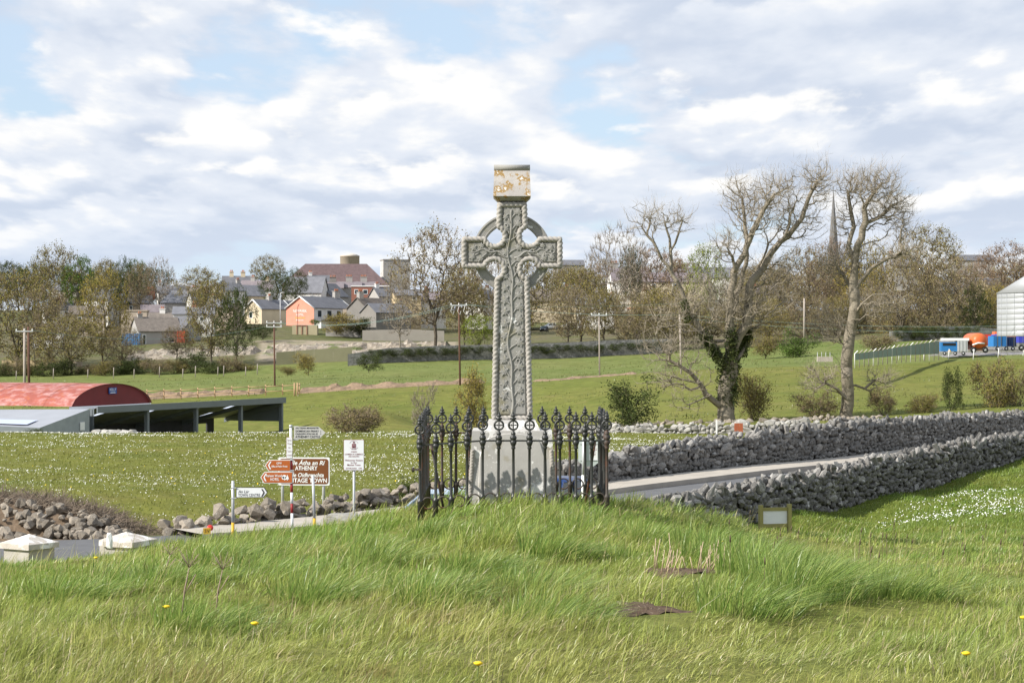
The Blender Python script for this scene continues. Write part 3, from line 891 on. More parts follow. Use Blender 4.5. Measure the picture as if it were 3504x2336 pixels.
# loose broken bars leaning inside the corners and a rusty hinge stub
MB().tube([(fx0 + 0.12, FY + .35, gz + .80), (fx0 + 0.27, FY + .25, gz + .05)], 0.016, 8).build('loose_bar', m_iron2, iroot, True)
MB().tube([(fx0 + SP * 12 - 0.13, FY + .3, gz + .86), (fx0 + SP * 12 - 0.26, FY + .3, gz + .02)], 0.015, 8).build('loose_bar', m_iron2, iroot, True)
hz_ = gz + 0.52
hb_ = MB(); hb_.box((fx0 - 0.045, FY - .005, hz_), (0.12, 0.04, 0.022)); hb_.tube([(fx0 - 0.085, FY - .005, hz_ - .03), (fx0 - 0.085, FY - .005, hz_ + .028)], 0.016, 8)
hb_.build('hinge_stub', m_iron2, iroot, True)

# ------------------------------------------------------------------ lettering
def text_mesh(s, size, align='CENTER', shear=0.0, sx_=1.0, bold=0.0):
    cu = bpy.data.curves.new('txt', 'FONT'); cu.body = s; cu.size = size; cu.align_x = align; cu.align_y = 'CENTER'
    cu.shear = shear; cu.offset = bold; cu.resolution_u = 3
    o = bpy.data.objects.new('txt', cu)
    me = bpy.data.meshes.new_from_object(o)
    bpy.data.objects.remove(o)
    for v in me.vertices:
        x, y, z = v.co; v.co = (x * sx_, 0, y)
    return me
def letter(parent, s, size, x, z, y, m_, width=None, align='CENTER', shear=0.0, bold=0.0):
    """lettering in the parent's frame; width squeezes the line to that many metres"""
    me = text_mesh(s, size, align, shear, 1.0, bold)
    if width and len(me.vertices):
        xs = [v.co.x for v in me.vertices]; w = max(xs) - min(xs)
        for v in me.vertices: v.co.x *= width / w
    o = link_mesh('lettering', me, m_, parent); o.location = (x, y, z)
    return o
m_txtw = mat('white_lettering', (0.8, 0.8, 0.78), 0.6, 0.0)
m_txtb = mat('black_lettering', (0.03, 0.03, 0.035), 0.6, 0.0)
m_txtr = mat('maroon_lettering', (0.25, 0.10, 0.11), 0.6, 0.0)
m_brown = mat('brown_sign', (0.17, 0.062, 0.022), 0.45, 0.06, 3.0)
m_orange = mat('orange_brown_sign', (0.42, 0.11, 0.025), 0.45, 0.06, 3.0)
m_signw = mat('sign_white', (0.74, 0.75, 0.75), 0.4, 0.05, 3.0)
m_signold = mat('weathered_sign', (0.50, 0.49, 0.46), 0.6, 0.12, 8.0)
m_redp = mat('red_paint', (0.28, 0.03, 0.03), 0.5, 0.1, 6.0)
m_yel = mat('yellow_paint', (0.62, 0.36, 0.03), 0.5, 0.1, 6.0)
m_grn = mat('wire_green', (0.22, 0.33, 0.31), 0.5, 0.0)
def rrect(w, h, r, k=5):
    o = []
    for cx, cz, a in ((w / 2 - r, h / 2 - r, 0), (-w / 2 + r, h / 2 - r, 90), (-w / 2 + r, -h / 2 + r, 180), (w / 2 - r, -h / 2 + r, 270)):
        for i in range(k + 1):
            t = R(a + 90 * i / k); o.append((cx + r * math.cos(t), cz + r * math.sin(t)))
    return o
def plate(name, poly, y, t, m_, parent, x=0, z=0):
    o = MB().prism([(a + x, b + z) for a, b in poly], y, y + t).build(name, m_, parent)
    return o
def pole(parent, x, y, z0, z1, r, m_, name='post', n=10):
    return MB().tube([(x, y, z0), (x, y, z1)], r, n).build(name, m_, parent)

# brown heritage town sign
D = 52.5; k = D / F
g = gp(1040, D); r = thing('tourist_sign', 'brown heritage town road sign on two grey posts behind the boulder wall', 'road sign', g, R(-4))
w, h = 177 * k, 96 * k; zc_ = (CZ - (1612 - HY) * k) - g.z
for px in (965, 1107): pole(r, (px - 1040) * k, 0.05, -0.2, zc_ + h * .45, 0.038, m_galv)
p1 = plate('panel', rrect(w, h, 0.03), 0, 0.02, m_signw, r, 0, zc_)
p2 = plate('face', rrect(w * .955, h * .90, 0.07), -0.005, 0.0045, m_brown, r, 0, zc_)
for s_, sz_, z_, wd, sh in (('Baile Átha an Rí', 0.150, 0.235, 0.77, 0.25), ('ATHENRY', 0.150, 0.085, 0.44, 0), ('Baile Oidhreachta', 0.145, -0.105, 0.73, 0.25), ('HERITAGE TOWN', 0.155, -0.26, 0.86, 0)):
    letter(p2, s_, sz_, 0.025 if wd > .5 else 0.06, zc_ + z_ * h / 0.79, -0.009, m_txtw, wd * w, shear=sh, bold=0.003)

# striped fingerpost
D = 44.0; k = D / F
g = gp(1000, D); r = thing('fingerpost', 'red and white banded fingerpost with castle, works and hotel arms', 'road sign', g)
zz = lambda y: (CZ - (y - HY) * k) - g.z
xx = lambda x: (x - 1000) * k
prad = 0.029
bands = [1455, 1573, 1608, 1650, 1684, 1722, 1755, 1810]
lean = -5 * k
def pxl(y): return lean * (1 - (y - 1455) / 355.0)
for i, (a, b) in enumerate(zip(bands[:-1], bands[1:])):
    MB().tube([(pxl(a), 0, zz(a)), (pxl(b), 0, zz(b))], prad, 12).build('post_band', m_redp if i % 2 else m_signw, r)
MB().tube([(0, 0, zz(1809)), (0, 0, -0.3)], prad, 12).build('post_foot', m_signw, r)
MB().tube([(pxl(1455), 0, zz(1453)), (pxl(1455), 0, zz(1462))], prad + .006, 12).build('post_cap', m_galv, r)
# castle arm
arm = [(0, 0), (0.58, 0), (0.70, 0.155), (0.58, 0.31), (0, 0.31)]
aw = 108 * k; ah = 44 * k
arm = [(0, 0), (aw * .80, 0.01), (aw, ah * .52), (aw * .78, ah * .98), (0, ah)]
ao = plate('castle_arm', arm, -0.012, 0.012, m_signold, r, xx(1006), zz(1502))
for z_ in (zz(1504), zz(1459)): MB().box((xx(1003) + .05, 0.008, z_), (0.12, 0.025, 0.02)).build('bracket', m_galv, r)
for s_, y, sz_, wd in (('AN TSEAN MHAINISTIR', 1464, 0.048, 80), ('DOMINICAN FRIARY', 1474.5, 0.056, 80), ('CAISLEÁN ÁTH NA RÍ', 1484, 0.048, 76), ('ATHENRY CASTLE', 1494, 0.068, 84)):
    letter(ao, s_, sz_, xx(1011), zz(y), -0.016, m_txtb, wd * k, 'LEFT', bold=0.001)
letter(ao, '2', 0.05, xx(1097), zz(1476), -0.016, m_txtb); letter(ao, '4', 0.05, xx(1097), zz(1484), -0.016, m_txtb)
# narrow upright plate
no = plate('narrow_plate', rrect(19 * k, 70 * k, 0.008), -0.045, 0.01, m_signw, r, xx(991), zz(1531))
plate('plate_edge', rrect(20.5 * k, 71.5 * k, 0.008), -0.034, 0.006, m_redp, no, xx(991), zz(1531))
for s_, y in (('Sorry', 1505), ('You', 1517), ('to', 1530), ('Tourist', 1543), ('road', 1556)):
    letter(no, s_, 0.06, xx(991), zz(y), -0.049, m_txtr, 14 * k if len(s_) > 2 else 7 * k)
# the two arms pointing to the left
def left_arm(x0, x1, y0, y1, lines, trees=False):
    w_ = (x1 - x0) * k; h_ = (y1 - y0) * k
    def shp(i): return [(-w_ + h_ * .30 + i * .5, i), (-i * .3, i), (-i * .3, h_ - i), (-w_ + h_ * .36 + i * .5, h_ - i), (-w_ + i * 1.2, h_ * .52)]
    o = plate('direction_arm', shp(0), -0.050, 0.012, m_signw, r, xx(x1), zz(y1))
    f = plate('arm_face', shp(0.014), -0.0545, 0.004, m_orange, o, xx(x1), zz(y1))
    X0 = xx(x0)
    cv = MB(); 
    c0 = X0 + h_ * .42
    cv.prism([(c0, zz(y1) + h_ * .18), (c0 + .028, zz(y1) + h_ * .18), (c0 - h_ * .16 + .028, zz(y1) + h_ * .52), (c0 + .036, zz(y1) + h_ * .86), (c0 + .008, zz(y1) + h_ * .86), (c0 - h_ * .16, zz(y1) + h_ * .52)], -0.058, -0.0547)
    cv.build('chevron', m_txtw, o)
    for s_, y, sz_, xc, wd in lines: letter(o, s_, sz_, xx(xc), zz(y), -0.059, m_txtw, wd * k, bold=0.001)
    if trees:
        t = MB()
        for cx_, cz_, rr in ((974, 1630, 7), (970, 1634, 5), (979, 1635, 5)):
            t.prism([(xx(cx_) + rr * k * math.cos(a * .5236), zz(cz_) + rr * k * math.sin(a * .5236)) for a in range(12)], -0.0585, -0.0548)
        t.prism([(xx(973), zz(1642)), (xx(975.5), zz(1642)), (xx(975.5), zz(1632)), (xx(973), zz(1632))], -0.0592, -0.0546)
        t.prism([(xx(979), zz(1638)), (xx(990), zz(1638)), (xx(984.5), zz(1622))], -0.0597, -0.0544)
        t.prism([(xx(983.5), zz(1642)), (xx(986), zz(1642)), (xx(986), zz(1636)), (xx(983.5), zz(1636))], -0.0594, -0.0542)
        t.build('tree_emblem', m_txtw, o)
left_arm(908, 994, 1572, 1611, [('OPW', 1584, 0.062, 956, 18), ('Office of Public Works', 1594.5, 0.052, 957, 55)])
left_arm(892, 1001, 1613, 1652, [('Raheen Woods', 1626.5, 0.075, 940, 56), ('HOTEL', 1639, 0.078, 941, 30)], True)
for y in (1573, 1608, 1613, 1648): MB().box((xx(1000), -0.02, zz(y)), (0.075, 0.065, 0.016)).build('clamp', m_galv, r)

# town centre arm
D = 43.0; k = D / F
g = gp(797, D); r = thing('direction_sign', 'white town centre arrow arm on a grey pole with yellow foot', 'road sign', g)
zz = lambda y: (CZ - (y - HY) * k) - g.z
xx = lambda x: (x - 797) * k
pole(r, 0, 0, zz(1787), zz(1644), 0.031, m_galv); pole(r, 0, 0, -0.3, zz(1787), 0.032, m_yel, 'yellow_foot')
w_ = 108 * k; h_ = 36 * k
def shp2(i): return [(i, i), (w_ * .88 - i, i + .004), (w_ - i * 1.3, h_ * .5), (w_ * .90 - i, h_ - i), (i, h_ - i)]
o = plate('arm', shp2(0), -0.012, 0.012, m_txtb, r, xx(808), zz(1702)); f = plate('arm_face', shp2(0.012), -0.016, 0.0035, m_signw, o, xx(808), zz(1702))
letter(f, 'An Lár', 0.085, xx(815), zz(1681), -0.020, m_txtb, 38 * k, 'LEFT', 0.25); letter(f, 'TOWN CENTRE', 0.085, xx(815), zz(1693), -0.020, m_txtb, 75 * k, 'LEFT')
cv = MB(); c0 = xx(894)
cv.prism([(c0, zz(1697.5)), (c0 + .03, zz(1697.5)), (c0 + .075, zz(1684)), (c0 + .03, zz(1672)), (c0, zz(1672)), (c0 + .045, zz(1684))], -0.020, -0.0165)
cv.build('chevron', m_txtb, f)
for y in (1668, 1703): MB().box((0.02, 0, zz(y)), (0.12, 0.075, 0.012)).build('clamp', m_galv, r)

# spare pole
D = 44.0; k = D / F
g = gp(1074, D); r = thing('signless_pole', 'bare grey pole with yellow foot and no sign in front of the brown sign', 'pole', g)
zz = lambda y: (CZ - (y - HY) * k) - g.z
MB().tube([(0.01, 0, zz(1772)), (-0.02, 0, zz(1625))], 0.029, 10).build('pole', m_galv, r); pole(r, 0.01, 0, -0.3, zz(1772), 0.030, m_yel, 'yellow_foot')

# chamber of commerce sign
D = 45.0; k = D / F
g = gp(1211, D); r = thing('welcome_sign', 'white chamber of commerce welcome sign with maroon lettering and crest', 'sign', g)
zz = lambda y: (CZ - (y - HY) * k) - g.z
pole(r, 0, 0.03, -0.3, zz(1520), 0.027, m_galv)
o = plate('panel', rrect(70 * k, 105 * k, 0.02), -0.012, 0.014, m_txtr, r, 0, zz(1556)); f = plate('face', rrect(67.5 * k, 102.5 * k, 0.016), -0.016, 0.0035, m_signw, o, 0, zz(1556))
for s_, y, sz_, wd in (('ATHENRY', 1545, 0.045, 21), ('CHAMBER OF COMMERCE', 1553.5, 0.045, 62), ('AND INDUSTRY', 1561, 0.045, 37), ('Welcomes Visitors', 1574, 0.055, 61), ('to Our', 1582, 0.05, 22), ('Market Town', 1590, 0.055, 45), ('ESTABLISHED   1243', 1601.5, 0.042, 54)):
    letter(f, s_, sz_, 0, zz(y), -0.020, m_txtr, wd * k, bold=0.0006)
cr = MB()
for x_, y_, w2, h2 in ((-5, 1524, 3.4, 14), (5, 1524, 3.4, 14), (0, 1521, 3.6, 20), (0, 1529, 14, 4), (0, 1511, 7, 2.6), (0, 1534, 16, 1.6)):
    cr.box((x_ * k, -0.018, zz(y_)), (w2 * k, 0.003 + 0.0004 * (x_ + 6), h2 * k))
cr.torus((0, -0.0175, zz(1522)), 15.5 * k, 0.0025, 20, 4, 'y', 0.4, 2.75); cr.torus((0, -0.0175, zz(1522)), 15.5 * k, 0.0025, 20, 4, 'y', 3.6, 5.8)
cr.build('crest', m_txtr, f)

# back of an octagonal stop sign
D = 40.0; k = D / F
g = gp(1998, D); r = thing('stop_sign', 'grey back of an octagonal road sign with a pasted flyer behind the railing', 'road sign', g)
zz = lambda y: (CZ - (y - HY) * k) - g.z
w_, h_ = 74 * k, 98 * k; c_ = .29
oct_ = [(-w_ / 2 + w_ * c_, -h_ / 2), (w_ / 2 - w_ * c_, -h_ / 2), (w_ / 2, -h_ / 2 + h_ * .17), (w_ / 2, h_ / 2 - h_ * .17), (w_ / 2 - w_ * c_, h_ / 2), (-w_ / 2 + w_ * c_, h_ / 2), (-w_ / 2, h_ / 2 - h_ * .17), (-w_ / 2, -h_ / 2 + h_ * .17)]
m_signback = mat('sign_back', (0.45, 0.50, 0.48), 0.5, 0.06, 3.0)
plate('plate', oct_, 0.035, 0.008, m_signback, r, 18 * k, zz(1546))
for y in (1518, 1574): MB().box((18 * k, 0.028, zz(y)), (64 * k, 0.012, 0.012)).build('bracket_bar', m_galv, r)
fl_ = plate('flyer', rrect(30 * k, 56 * k, 0.004), 0.031, 0.003, m_signw, r, 32 * k, zz(1545))
pr = MB()
random.seed(5)
for _ in range(26): pr.box((32 * k + random.uniform(-11, 11) * k, 0.0297, zz(1545) + random.uniform(-14, 24) * k), (random.uniform(2, 7) * k, 0.0016, random.uniform(1, 3) * k))
pr.build('print', m_txtr, fl_)
MB().tube([(-0.012, 0, zz(1625)), (0.004, 0, zz(1498))], 0.033, 12).build('post', m_galv, r); pole(r, -0.012, 0, -0.3, zz(1625), 0.036, m_white, 'white_foot', 12)

# wooden notice board in the long grass
m_wood = mat('treated_timber', (0.30, 0.27, 0.10), 0.8, 0.2, 6.0, 0.3, 40, stretch=(1, 1, .2))
D = 27.5; k = D / F
g = gp(2652, D); r = thing('notice_board', 'small wooden notice board with white panel standing in the long grass', 'notice board', g, R(14))
zz = lambda y: (CZ - (y - HY) * k) - g.z
for sg, yt in ((-1, 1726), (1, 1724)):
    MB().box((sg * 52 * k, 0, (zz(yt) - 0.3) / 2), (12.5 * k, 0.06, zz(yt) + 0.3)).build('post', m_wood, r)
MB().box((0, 0.012, zz(1741)), (92 * k, 0.03, 11 * k)).build('top_rail', m_wood, r); MB().box((0, 0.012, zz(1797)), (92 * k, 0.03, 12 * k)).build('bottom_rail', m_wood, r)
pn = MB().box((0, 0.016, zz(1769)), (90 * k, 0.012, 46 * k)).build('panel', m_signw, r)

# yellow hydrant marker and red cap on the boulders
D = 43.6; k = D / F
p = at(708, 1816, D); r = thing('marker_plate', 'small yellow numbered marker plate lying against the boulders', 'marker', p - Vector((0, 0, 0.09)), R(12))
o = MB().box((0, 0, .09), (0.155, 0.02, 0.13)).build('plate', m_yel, r); letter(o, '5V', 0.10, 0, .09, -0.0125, m_txtb)
p = at(719, 1796, 44.3); r = thing('red_cap', 'red plastic disc resting on the boulders above the yellow marker', 'plastic disc', p - Vector((0, 0, 0.06)), 0)
mb = MB(); mb.lathe([(0.062, 0), (0.07, .015), (0.06, .035), (0.02, .04)], 14); rc = mb.build('disc', mat('red_plastic', (0.55, 0.04, 0.03), 0.4, 0.05), r); rc.rotation_euler = (R(62), R(24), 0)

# electric fence stake
g = gp(531, 47.0); r = MB().tube([g - Vector((0, 0, .15)), at(531, 1806, 47.0)], 0.014, 6).build('fence_stake', mat('pale_green_plastic', (0.45, 0.6, 0.35), 0.5, 0.05))
tag(r, 'thin pale green plastic stake in the field gap', 'stake')

# ------------------------------------------------------------------ gate piers
def pier(x, ytop, D, label, rz, wide, broken=False):
    k = D / F
    t = at(x, ytop, D); gz_ = h1(t.x, t.y) - 0.3
    r = thing('gate_pier', label, 'gate pier', (t.x, t.y, gz_), rz)
    hh = t.z - gz_
    m1 = mat('pier_concrete', (0.42, 0.39, 0.35), 0.9, 0.15, 5.0, 0.4, 40)
    w = wide
    MB().box((0, 0, (hh - .20) / 2), (w * .84, w * .84, hh - .20)).build('shaft', m1, r)
    cm = mat('pier_cap', (0.50, 0.45, 0.40), 0.9, 0.15, 5.0, 0.5, 40, layers=(((0.80, 0.78, 0.76), 4.0, 0.50, 0.58, 6.0),))
    mb = MB(); a = w / 2; z0, z1, z2 = hh - .205, hh - .125, hh
    if not broken:
        vs = [(-a, -a, z0), (a, -a, z0), (a, a, z0), (-a, a, z0), (-a, -a, z1), (a, -a, z1), (a, a, z1), (-a, a, z1), (0, 0, z2)]
        mb.add(vs, [(3, 2, 1, 0), (0, 1, 5, 4), (1, 2, 6, 5), (2, 3, 7, 6), (3, 0, 4, 7), (4, 5, 8), (5, 6, 8), (6, 7, 8), (7, 4, 8)])
    else:      # the corner towards the field has broken away
        c = a * .42
        bot = [(-a + c, -a), (a, -a), (a, a), (-a, a), (-a, -a + c * .8), (-a + c * .75, -a + c * .6)]
        vs = [(x_, y_, z0) for x_, y_ in bot] + [(x_, y_, z1 + (0.035 if i in (5,) else 0)) for i, (x_, y_) in enumerate(bot)] + [(0, 0, z2)]
        k_ = len(bot)
        mb.add(vs, [tuple(range(k_))[::-1]] + [(i, (i + 1) % k_, k_ + (i + 1) % k_, k_ + i) for i in range(k_)] + [(k_ + i, k_ + (i + 1) % k_, 2 * k_) for i in range(k_)])
    mb.build('cap', cm, r)
    return r
pier(100, 1826, 31.0, 'square gate pier with intact lichened pyramid cap beside the road', R(-33), 0.62)
pier(432, 1818, 31.5, 'square gate pier whose pyramid cap has a broken corner', R(-24), 0.68, True)
p = at(374, 1878, 30.6); lit_ = thing('litter', 'crumpled white plastic stuck at the foot of the broken gate pier', 'litter', p)
def crumple(r_, seed):
    me = stone_mesh(seed, 40); v = MB(); 
    return me
me = stone_mesh(71, 34); me.materials.append(m_white)
o = link_mesh('sheet', me, m_white, lit_); o.scale = (0.10, 0.08, 0.26); o.location = (0, 0, 0.12)
p = at(833, 1880, 24.0); l2 = thing('litter', 'scrap of white paper caught in the long grass', 'litter', p)
me2 = stone_mesh(72, 22); me2.materials.append(m_white); o = link_mesh('paper', me2, m_white, l2); o.scale = (0.11, 0.08, 0.045); o.location = (0, 0, .01); o.rotation_euler = (.3, .2, .4)
# pale boulder hump beside the car
p = at(1210, 1764, 38.5); l3 = thing('boulder', 'long pale limestone boulder half sunk in the grass beside the silver car', 'boulder', (p.x, p.y, p.z - .35))
me = stone_mesh(33, 30); me.materials.append(m_stonepale); o = link_mesh('rock', me, m_stonepale, l3); o.scale = (1.35, .8, .62); o.location = (0, 0, .12)

# ------------------------------------------------------------------ cars
def car(name, label, loc, rz, paint, scale=1.0, detail=True, group=None):
    r = thing(name, label, 'car', loc, rz, group, (scale,) * 3)
    L_, Wd = 3.9, 1.66
    st = [(-1.95, .32, .62, .72), (-1.90, .25, .70, .80), (-1.2, .22, .88, .83), (-0.75, .22, .95, .83), (0.9, .22, .96, .83), (1.6, .25, .93, .81), (1.92, .35, .75, .76)]
    mb = MB(); vs = []
    for x, zb, zt, hw in st:
        vs += [(x, -hw * .95, zb), (x, -hw, (zb + zt) / 2), (x, -hw * .92, zt), (x, hw * .92, zt), (x, hw, (zb + zt) / 2), (x, hw * .95, zb)]
    fs = [(i * 6 + j, i * 6 + (j + 1) % 6, (i + 1) * 6 + (j + 1) % 6, (i + 1) * 6 + j) for i in range(len(st) - 1) for j in range(6)]
    fs += [(0, 1, 2, 3, 4, 5), tuple((len(st) - 1) * 6 + j for j in range(5, -1, -1))]
    mb.add(vs, fs, True); mb.build('body', paint, r)
    # greenhouse: pillars + roof as a frame, panes set inside
    base = [(-0.82, -.74), (1.62, -.72), (1.62, .72), (-0.82, .74)]; topp = [(-0.05, -.58), (1.18, -.58), (1.18, .58), (-0.05, .58)]
    zb, zt = .93, 1.42
    gl = MB().add([(x, y, zb) for x, y in base] + [(x, y, zt) for x, y in topp], [(0, 1, 5, 4), (1, 2, 6, 5), (2, 3, 7, 6), (3, 0, 4, 7)])
    gl.build('windows', m_glass, r)
    rf = MB(); t2 = [(-0.10, -.61), (0.5, -.63), (1.22, -.61), (1.22, .61), (0.5, .63), (-0.10, .61)]
    rf.add([(x, y, zt - .02) for x, y in t2] + [(x * .96 + .02, y * .9, zt + .045) for x, y in t2], [tuple(range(6, 12))] + [(i, (i + 1) % 6, 6 + (i + 1) % 6, 6 + i) for i in range(6)], True)
    rf.build('roof', paint, r)
    for sg in (-1, 1):
        pl = MB()
        pl.tube([(-0.85, sg * .75, .91), (-0.40, sg * .675, 1.20), (-0.05, sg * .60, 1.41)], .026, 6); pl.tube([(1.63, sg * .73, .91), (1.18, sg * .60, 1.41)], .06, 6); pl.tube([(0.52, sg * .745, .92), (0.55, sg * .61, 1.41)], .03, 6)
        pl.build('pillar', paint, r)
        m_ = MB(); m_.lathe([(.02, -.07), (.075, -.05), (.085, 0), (.075, .05), (.02, .07)], 8, (-.62, sg * .93, 1.0), .7); m_.build('mirror', paint, r)
        hl = MB(); hl.lathe([(.02, -.07), (.12, -.03), (.12, .03), (.02, .07)], 10, (-1.86, sg * .55, .66), 1.3); hl.build('headlight', m_white, r)
        for x in (-1.25, 1.25):
            wh = MB(); wh.torus((x, sg * .76, .30), .22, .085, 18, 8); w_ = wh.build('wheel', m_black, r)
            MB().tube([(x, sg * .70, .30), (x, sg * .83, .30)], .17, 12).build('rim', m_galv, w_)
    return r
m_silver = mat('silver_blue_paint', (0.42, 0.50, 0.62), 0.28, 0.03, 2.0, metal=0.35, spec=0.6)
m_blue = mat('blue_paint', (0.018, 0.055, 0.19), 0.22, 0.03, 2.0, metal=0.2, spec=0.6)
m_cw = mat('car_white', (0.7, 0.71, 0.72), 0.3, 0.03)
D = 40.3
g = gp(1538, D, 0.06); g.z = CZ - (1679 - HY) * D / F - 1.465
car('parked_car', 'silver blue hatchback parked on the road behind the hinge end of the railing', g, R(55), m_silver)
D = 43.5
g = gp(1838, D, 0.06); g.z = CZ - (1637 - HY) * D / F - 1.465
car('parked_car', 'dark blue car on the road behind the stop sign', g, R(68), m_blue)

# ------------------------------------------------------------------ buildings
def wm(name, c, **k): return mat(name, c, 0.9, 0.10, 0.6, 0.2, 8, **k)
w_grey = wm('grey_render', (0.36, 0.34, 0.32)); w_white = wm('white_render', (0.72, 0.70, 0.67)); w_cream = wm('cream_render', (0.60, 0.51, 0.37))
w_orange = wm('salmon_render', (0.66, 0.28, 0.20)); w_brick = wm('red_brick', (0.32, 0.14, 0.10)); w_yel = wm('yellow_render', (0.55, 0.43, 0.26)); w_tan = wm('tan_render', (0.42, 0.35, 0.28))
w_dkgrey = wm('dark_render', (0.22, 0.205, 0.19))
r_slate = m_slate; r_purple = mat('purple_tile', (0.125, 0.085, 0.085), 0.75, 0.25, 1.2, 0.6, 5); r_brown = mat('brown_tile', (0.17, 0.145, 0.125), 0.8, 0.3, 1.5, 0.6, 4)
r_mauve = mat('mauve_slate', (0.20, 0.17, 0.18), 0.75, 0.2, 1.0, 0.4, 5)
m_pot = mat('clay_pot', (0.40, 0.16, 0.09), 0.85, 0.1, 3.0)
def house(name, label, x, yb, D, w, d, eave, rise, rz, wallm, roofm, chim=(), wins=(), hip=0.0, oh=0.25, cat='house', fascia=None, group=None):
    p = at(x, yb, D)
    r = thing(name, label, cat, p, R(rz), group)
    a, b = w / 2, d / 2
    mb = MB()
    vs = [(-a, -b, -4), (a, -b, -4), (a, b, -4), (-a, b, -4), (-a, -b, eave), (a, -b, eave), (a, b, eave), (-a, b, eave)]
    fs = [(0, 1, 5, 4), (2, 3, 7, 6)]
    if rise > 0 and hip == 0:
        vs += [(-a, 0, eave + rise), (a, 0, eave + rise)]
        fs += [(1, 2, 6, 9, 5), (3, 0, 4, 8, 7)]
    else:
        fs += [(1, 2, 6, 5), (3, 0, 4, 7), (4, 5, 6, 7)]
    mb.add(vs, fs).build('wall', wallm, r)
    rf = MB(); o = oh; t = 0.14
    if rise > 0:
        hh = hip
        sl = rise / b
        e = eave - o * sl + .06
        ax = a + (o if hip == 0 else o)
        top = [(-a - (o if hip == 0 else -hh), 0, eave + rise + .06), (a + (o if hip == 0 else -hh), 0, eave + rise + .06)]
        low = [(-ax, -b - o, e), (ax, -b - o, e), (ax, b + o, e), (-ax, b + o, e)]
        V = low + top + [(x_, y_, z_ + t) for x_, y_, z_ in low] + [(x_, y_, z_ + t) for x_, y_, z_ in top]
        Fs = []
        for off, flip in ((0, True), (6, False)):
            q4 = [(0, 1, 5, 4), (2, 3, 4, 5)] + ([(1, 2, 5), (3, 0, 4)] if hip else [])
            for f in q4:
                f = tuple(i + off for i in f); Fs.append(f[::-1] if flip else f)
        ed = [(0, 1), (2, 3)] + ([(1, 2), (3, 0)] if hip else [(1, 5), (5, 2), (3, 4), (4, 0)])
        for i, j in ed: Fs.append((i, j, j + 6, i + 6))
        rf.add(V, Fs).build('roof', roofm, r)
    else:
        rf.box((0, 0, eave + .12), (w + .3, d + .3, .24)); rf.build('roof', fascia or roofm, r)
    if fascia is not None and rise > 0:
        for sg in (-1, 1):
            f_ = MB()
            for s2 in (-1, 1):
                f_.tube([(sg * (a + o + .02), s2 * (b + o), e + .02), (sg * (a + o + .02), 0, eave + rise + .1)], .16, 4)
            f_.build('barge_board', fascia, r)
    for fx, ch, cm, cw in chim:
        zr_ = eave + (rise if rise > 0 else 0.2)
        c = MB(); c.box((fx * a, 0, zr_ + ch / 2 - .5), (cw, .7, ch + 1.0)); c.box((fx * a, 0, zr_ + ch + .06), (cw + .2, .9, .12)); co = c.build('chimney', cm, r)
        n_ = max(2, int(cw / .4)); pt = MB()
        for i in range(n_): pt.lathe([(.12, 0), (.14, .1), (.10, .4), (.12, .45)], 8, (fx * a + (i - (n_ - 1) / 2) * .36, 0, zr_ + ch + .12))
        pt.build('chimney_pots', m_pot, co)
    for face, u, z, ww, wh in wins:
        if face == 'f': c = (u * a, -b - .03, z); dm = (ww, .06, wh); pd = (ww - .24, .02, wh - .24); pc = (u * a, -b - .065, z)
        elif face == 'l': c = (-a - .03, u * b, z); dm = (.06, ww, wh); pd = (.02, ww - .24, wh - .24); pc = (-a - .065, u * b, z)
        else: c = (a + .03, u * b, z); dm = (.06, ww, wh); pd = (.02, ww - .24, wh - .24); pc = (a + .065, u * b, z)
        wo = MB().box(c, dm).build('window', m_white, r); MB().box(pc, pd).build('pane', m_glass, wo)
    return r
# hotel with salmon gable
h = house('hotel', 'salmon painted hotel with white edged gable and slate roof', 1092, 1112, 445, 13.2, 7.4, 3.55, 2.35, 58, w_white, r_slate,
          chim=((0.93, 1.4, w_grey, 1.9),), wins=(('f', -.72, 2.35, 1.5, 1.6), ('f', -.2, 2.35, 1.7, 1.6), ('f', .3, 2.35, 1.6, 1.6), ('f', .75, 2.35, 1.5, 1.6)), fascia=m_white, cat='hotel')
MB().add([(-6.63, -3.7, -4), (-6.63, 3.7, -4), (-6.63, 3.7, 3.55), (-6.63, 0, 5.9), (-6.63, -3.7, 3.55)], [(4, 3, 2, 1, 0)]).build('salmon_gable', w_orange, h)
for s_, sz_, z_, wd in (('NEWPARK', .85, 2.9, 3.6), ('HOTEL', .65, 2.1, 2.0), ('Restaurant', .5, 1.0, 1.9)):
    o = letter(h, s_, sz_, -6.67, z_, 0, m_txtw, wd); o.rotation_euler = (0, 0, R(-90))
o = letter(h, 'Carvery & Lunch', .42, -6.67, 1.5, 0, m_dand, 2.6); o.rotation_euler = (0, 0, R(-90))
MB().box((-1.5, -4.5, .9), (10, 2.0, .2)).build('porch_roof', r_slate, h); MB().box((-1.5, -4.4, -1.2), (9.4, 1.7, 4.0)).build('porch', w_white, h)
house('house', 'cream gabled house next to the salmon hotel gable', 917, 1094, 452, 9, 5.2, 2.3, 1.9, 52, w_cream, r_slate, chim=((.1, .9, w_grey, 1.0),), wins=(('l', .25, 1.0, 1.0, 1.4),), fascia=m_white)
house('house', 'low slate roofed wing between the cream house and the hotel', 962, 1098, 466, 6, 6, 2.2, 2.2, 0, w_cream, r_slate)
house('hall', 'large hall with wide purple tiled hipped roof on the skyline', 1150, 1010, 575, 29, 16, 2.5, 6.0, 3, w_tan, r_purple, hip=6.0, cat='hall')
t = house('tower_block', 'flat roofed concrete tower block beside the purple tiled hall', 1352, 1000, 580, 7.5, 5, 8.9, 0, 14, w_grey, w_grey, cat='building')
for i in range(4): MB().box((-3.78, -1.7 + i * 1.1, 4.5), (.2, .5, 8.2)).build('fin', w_white, t)
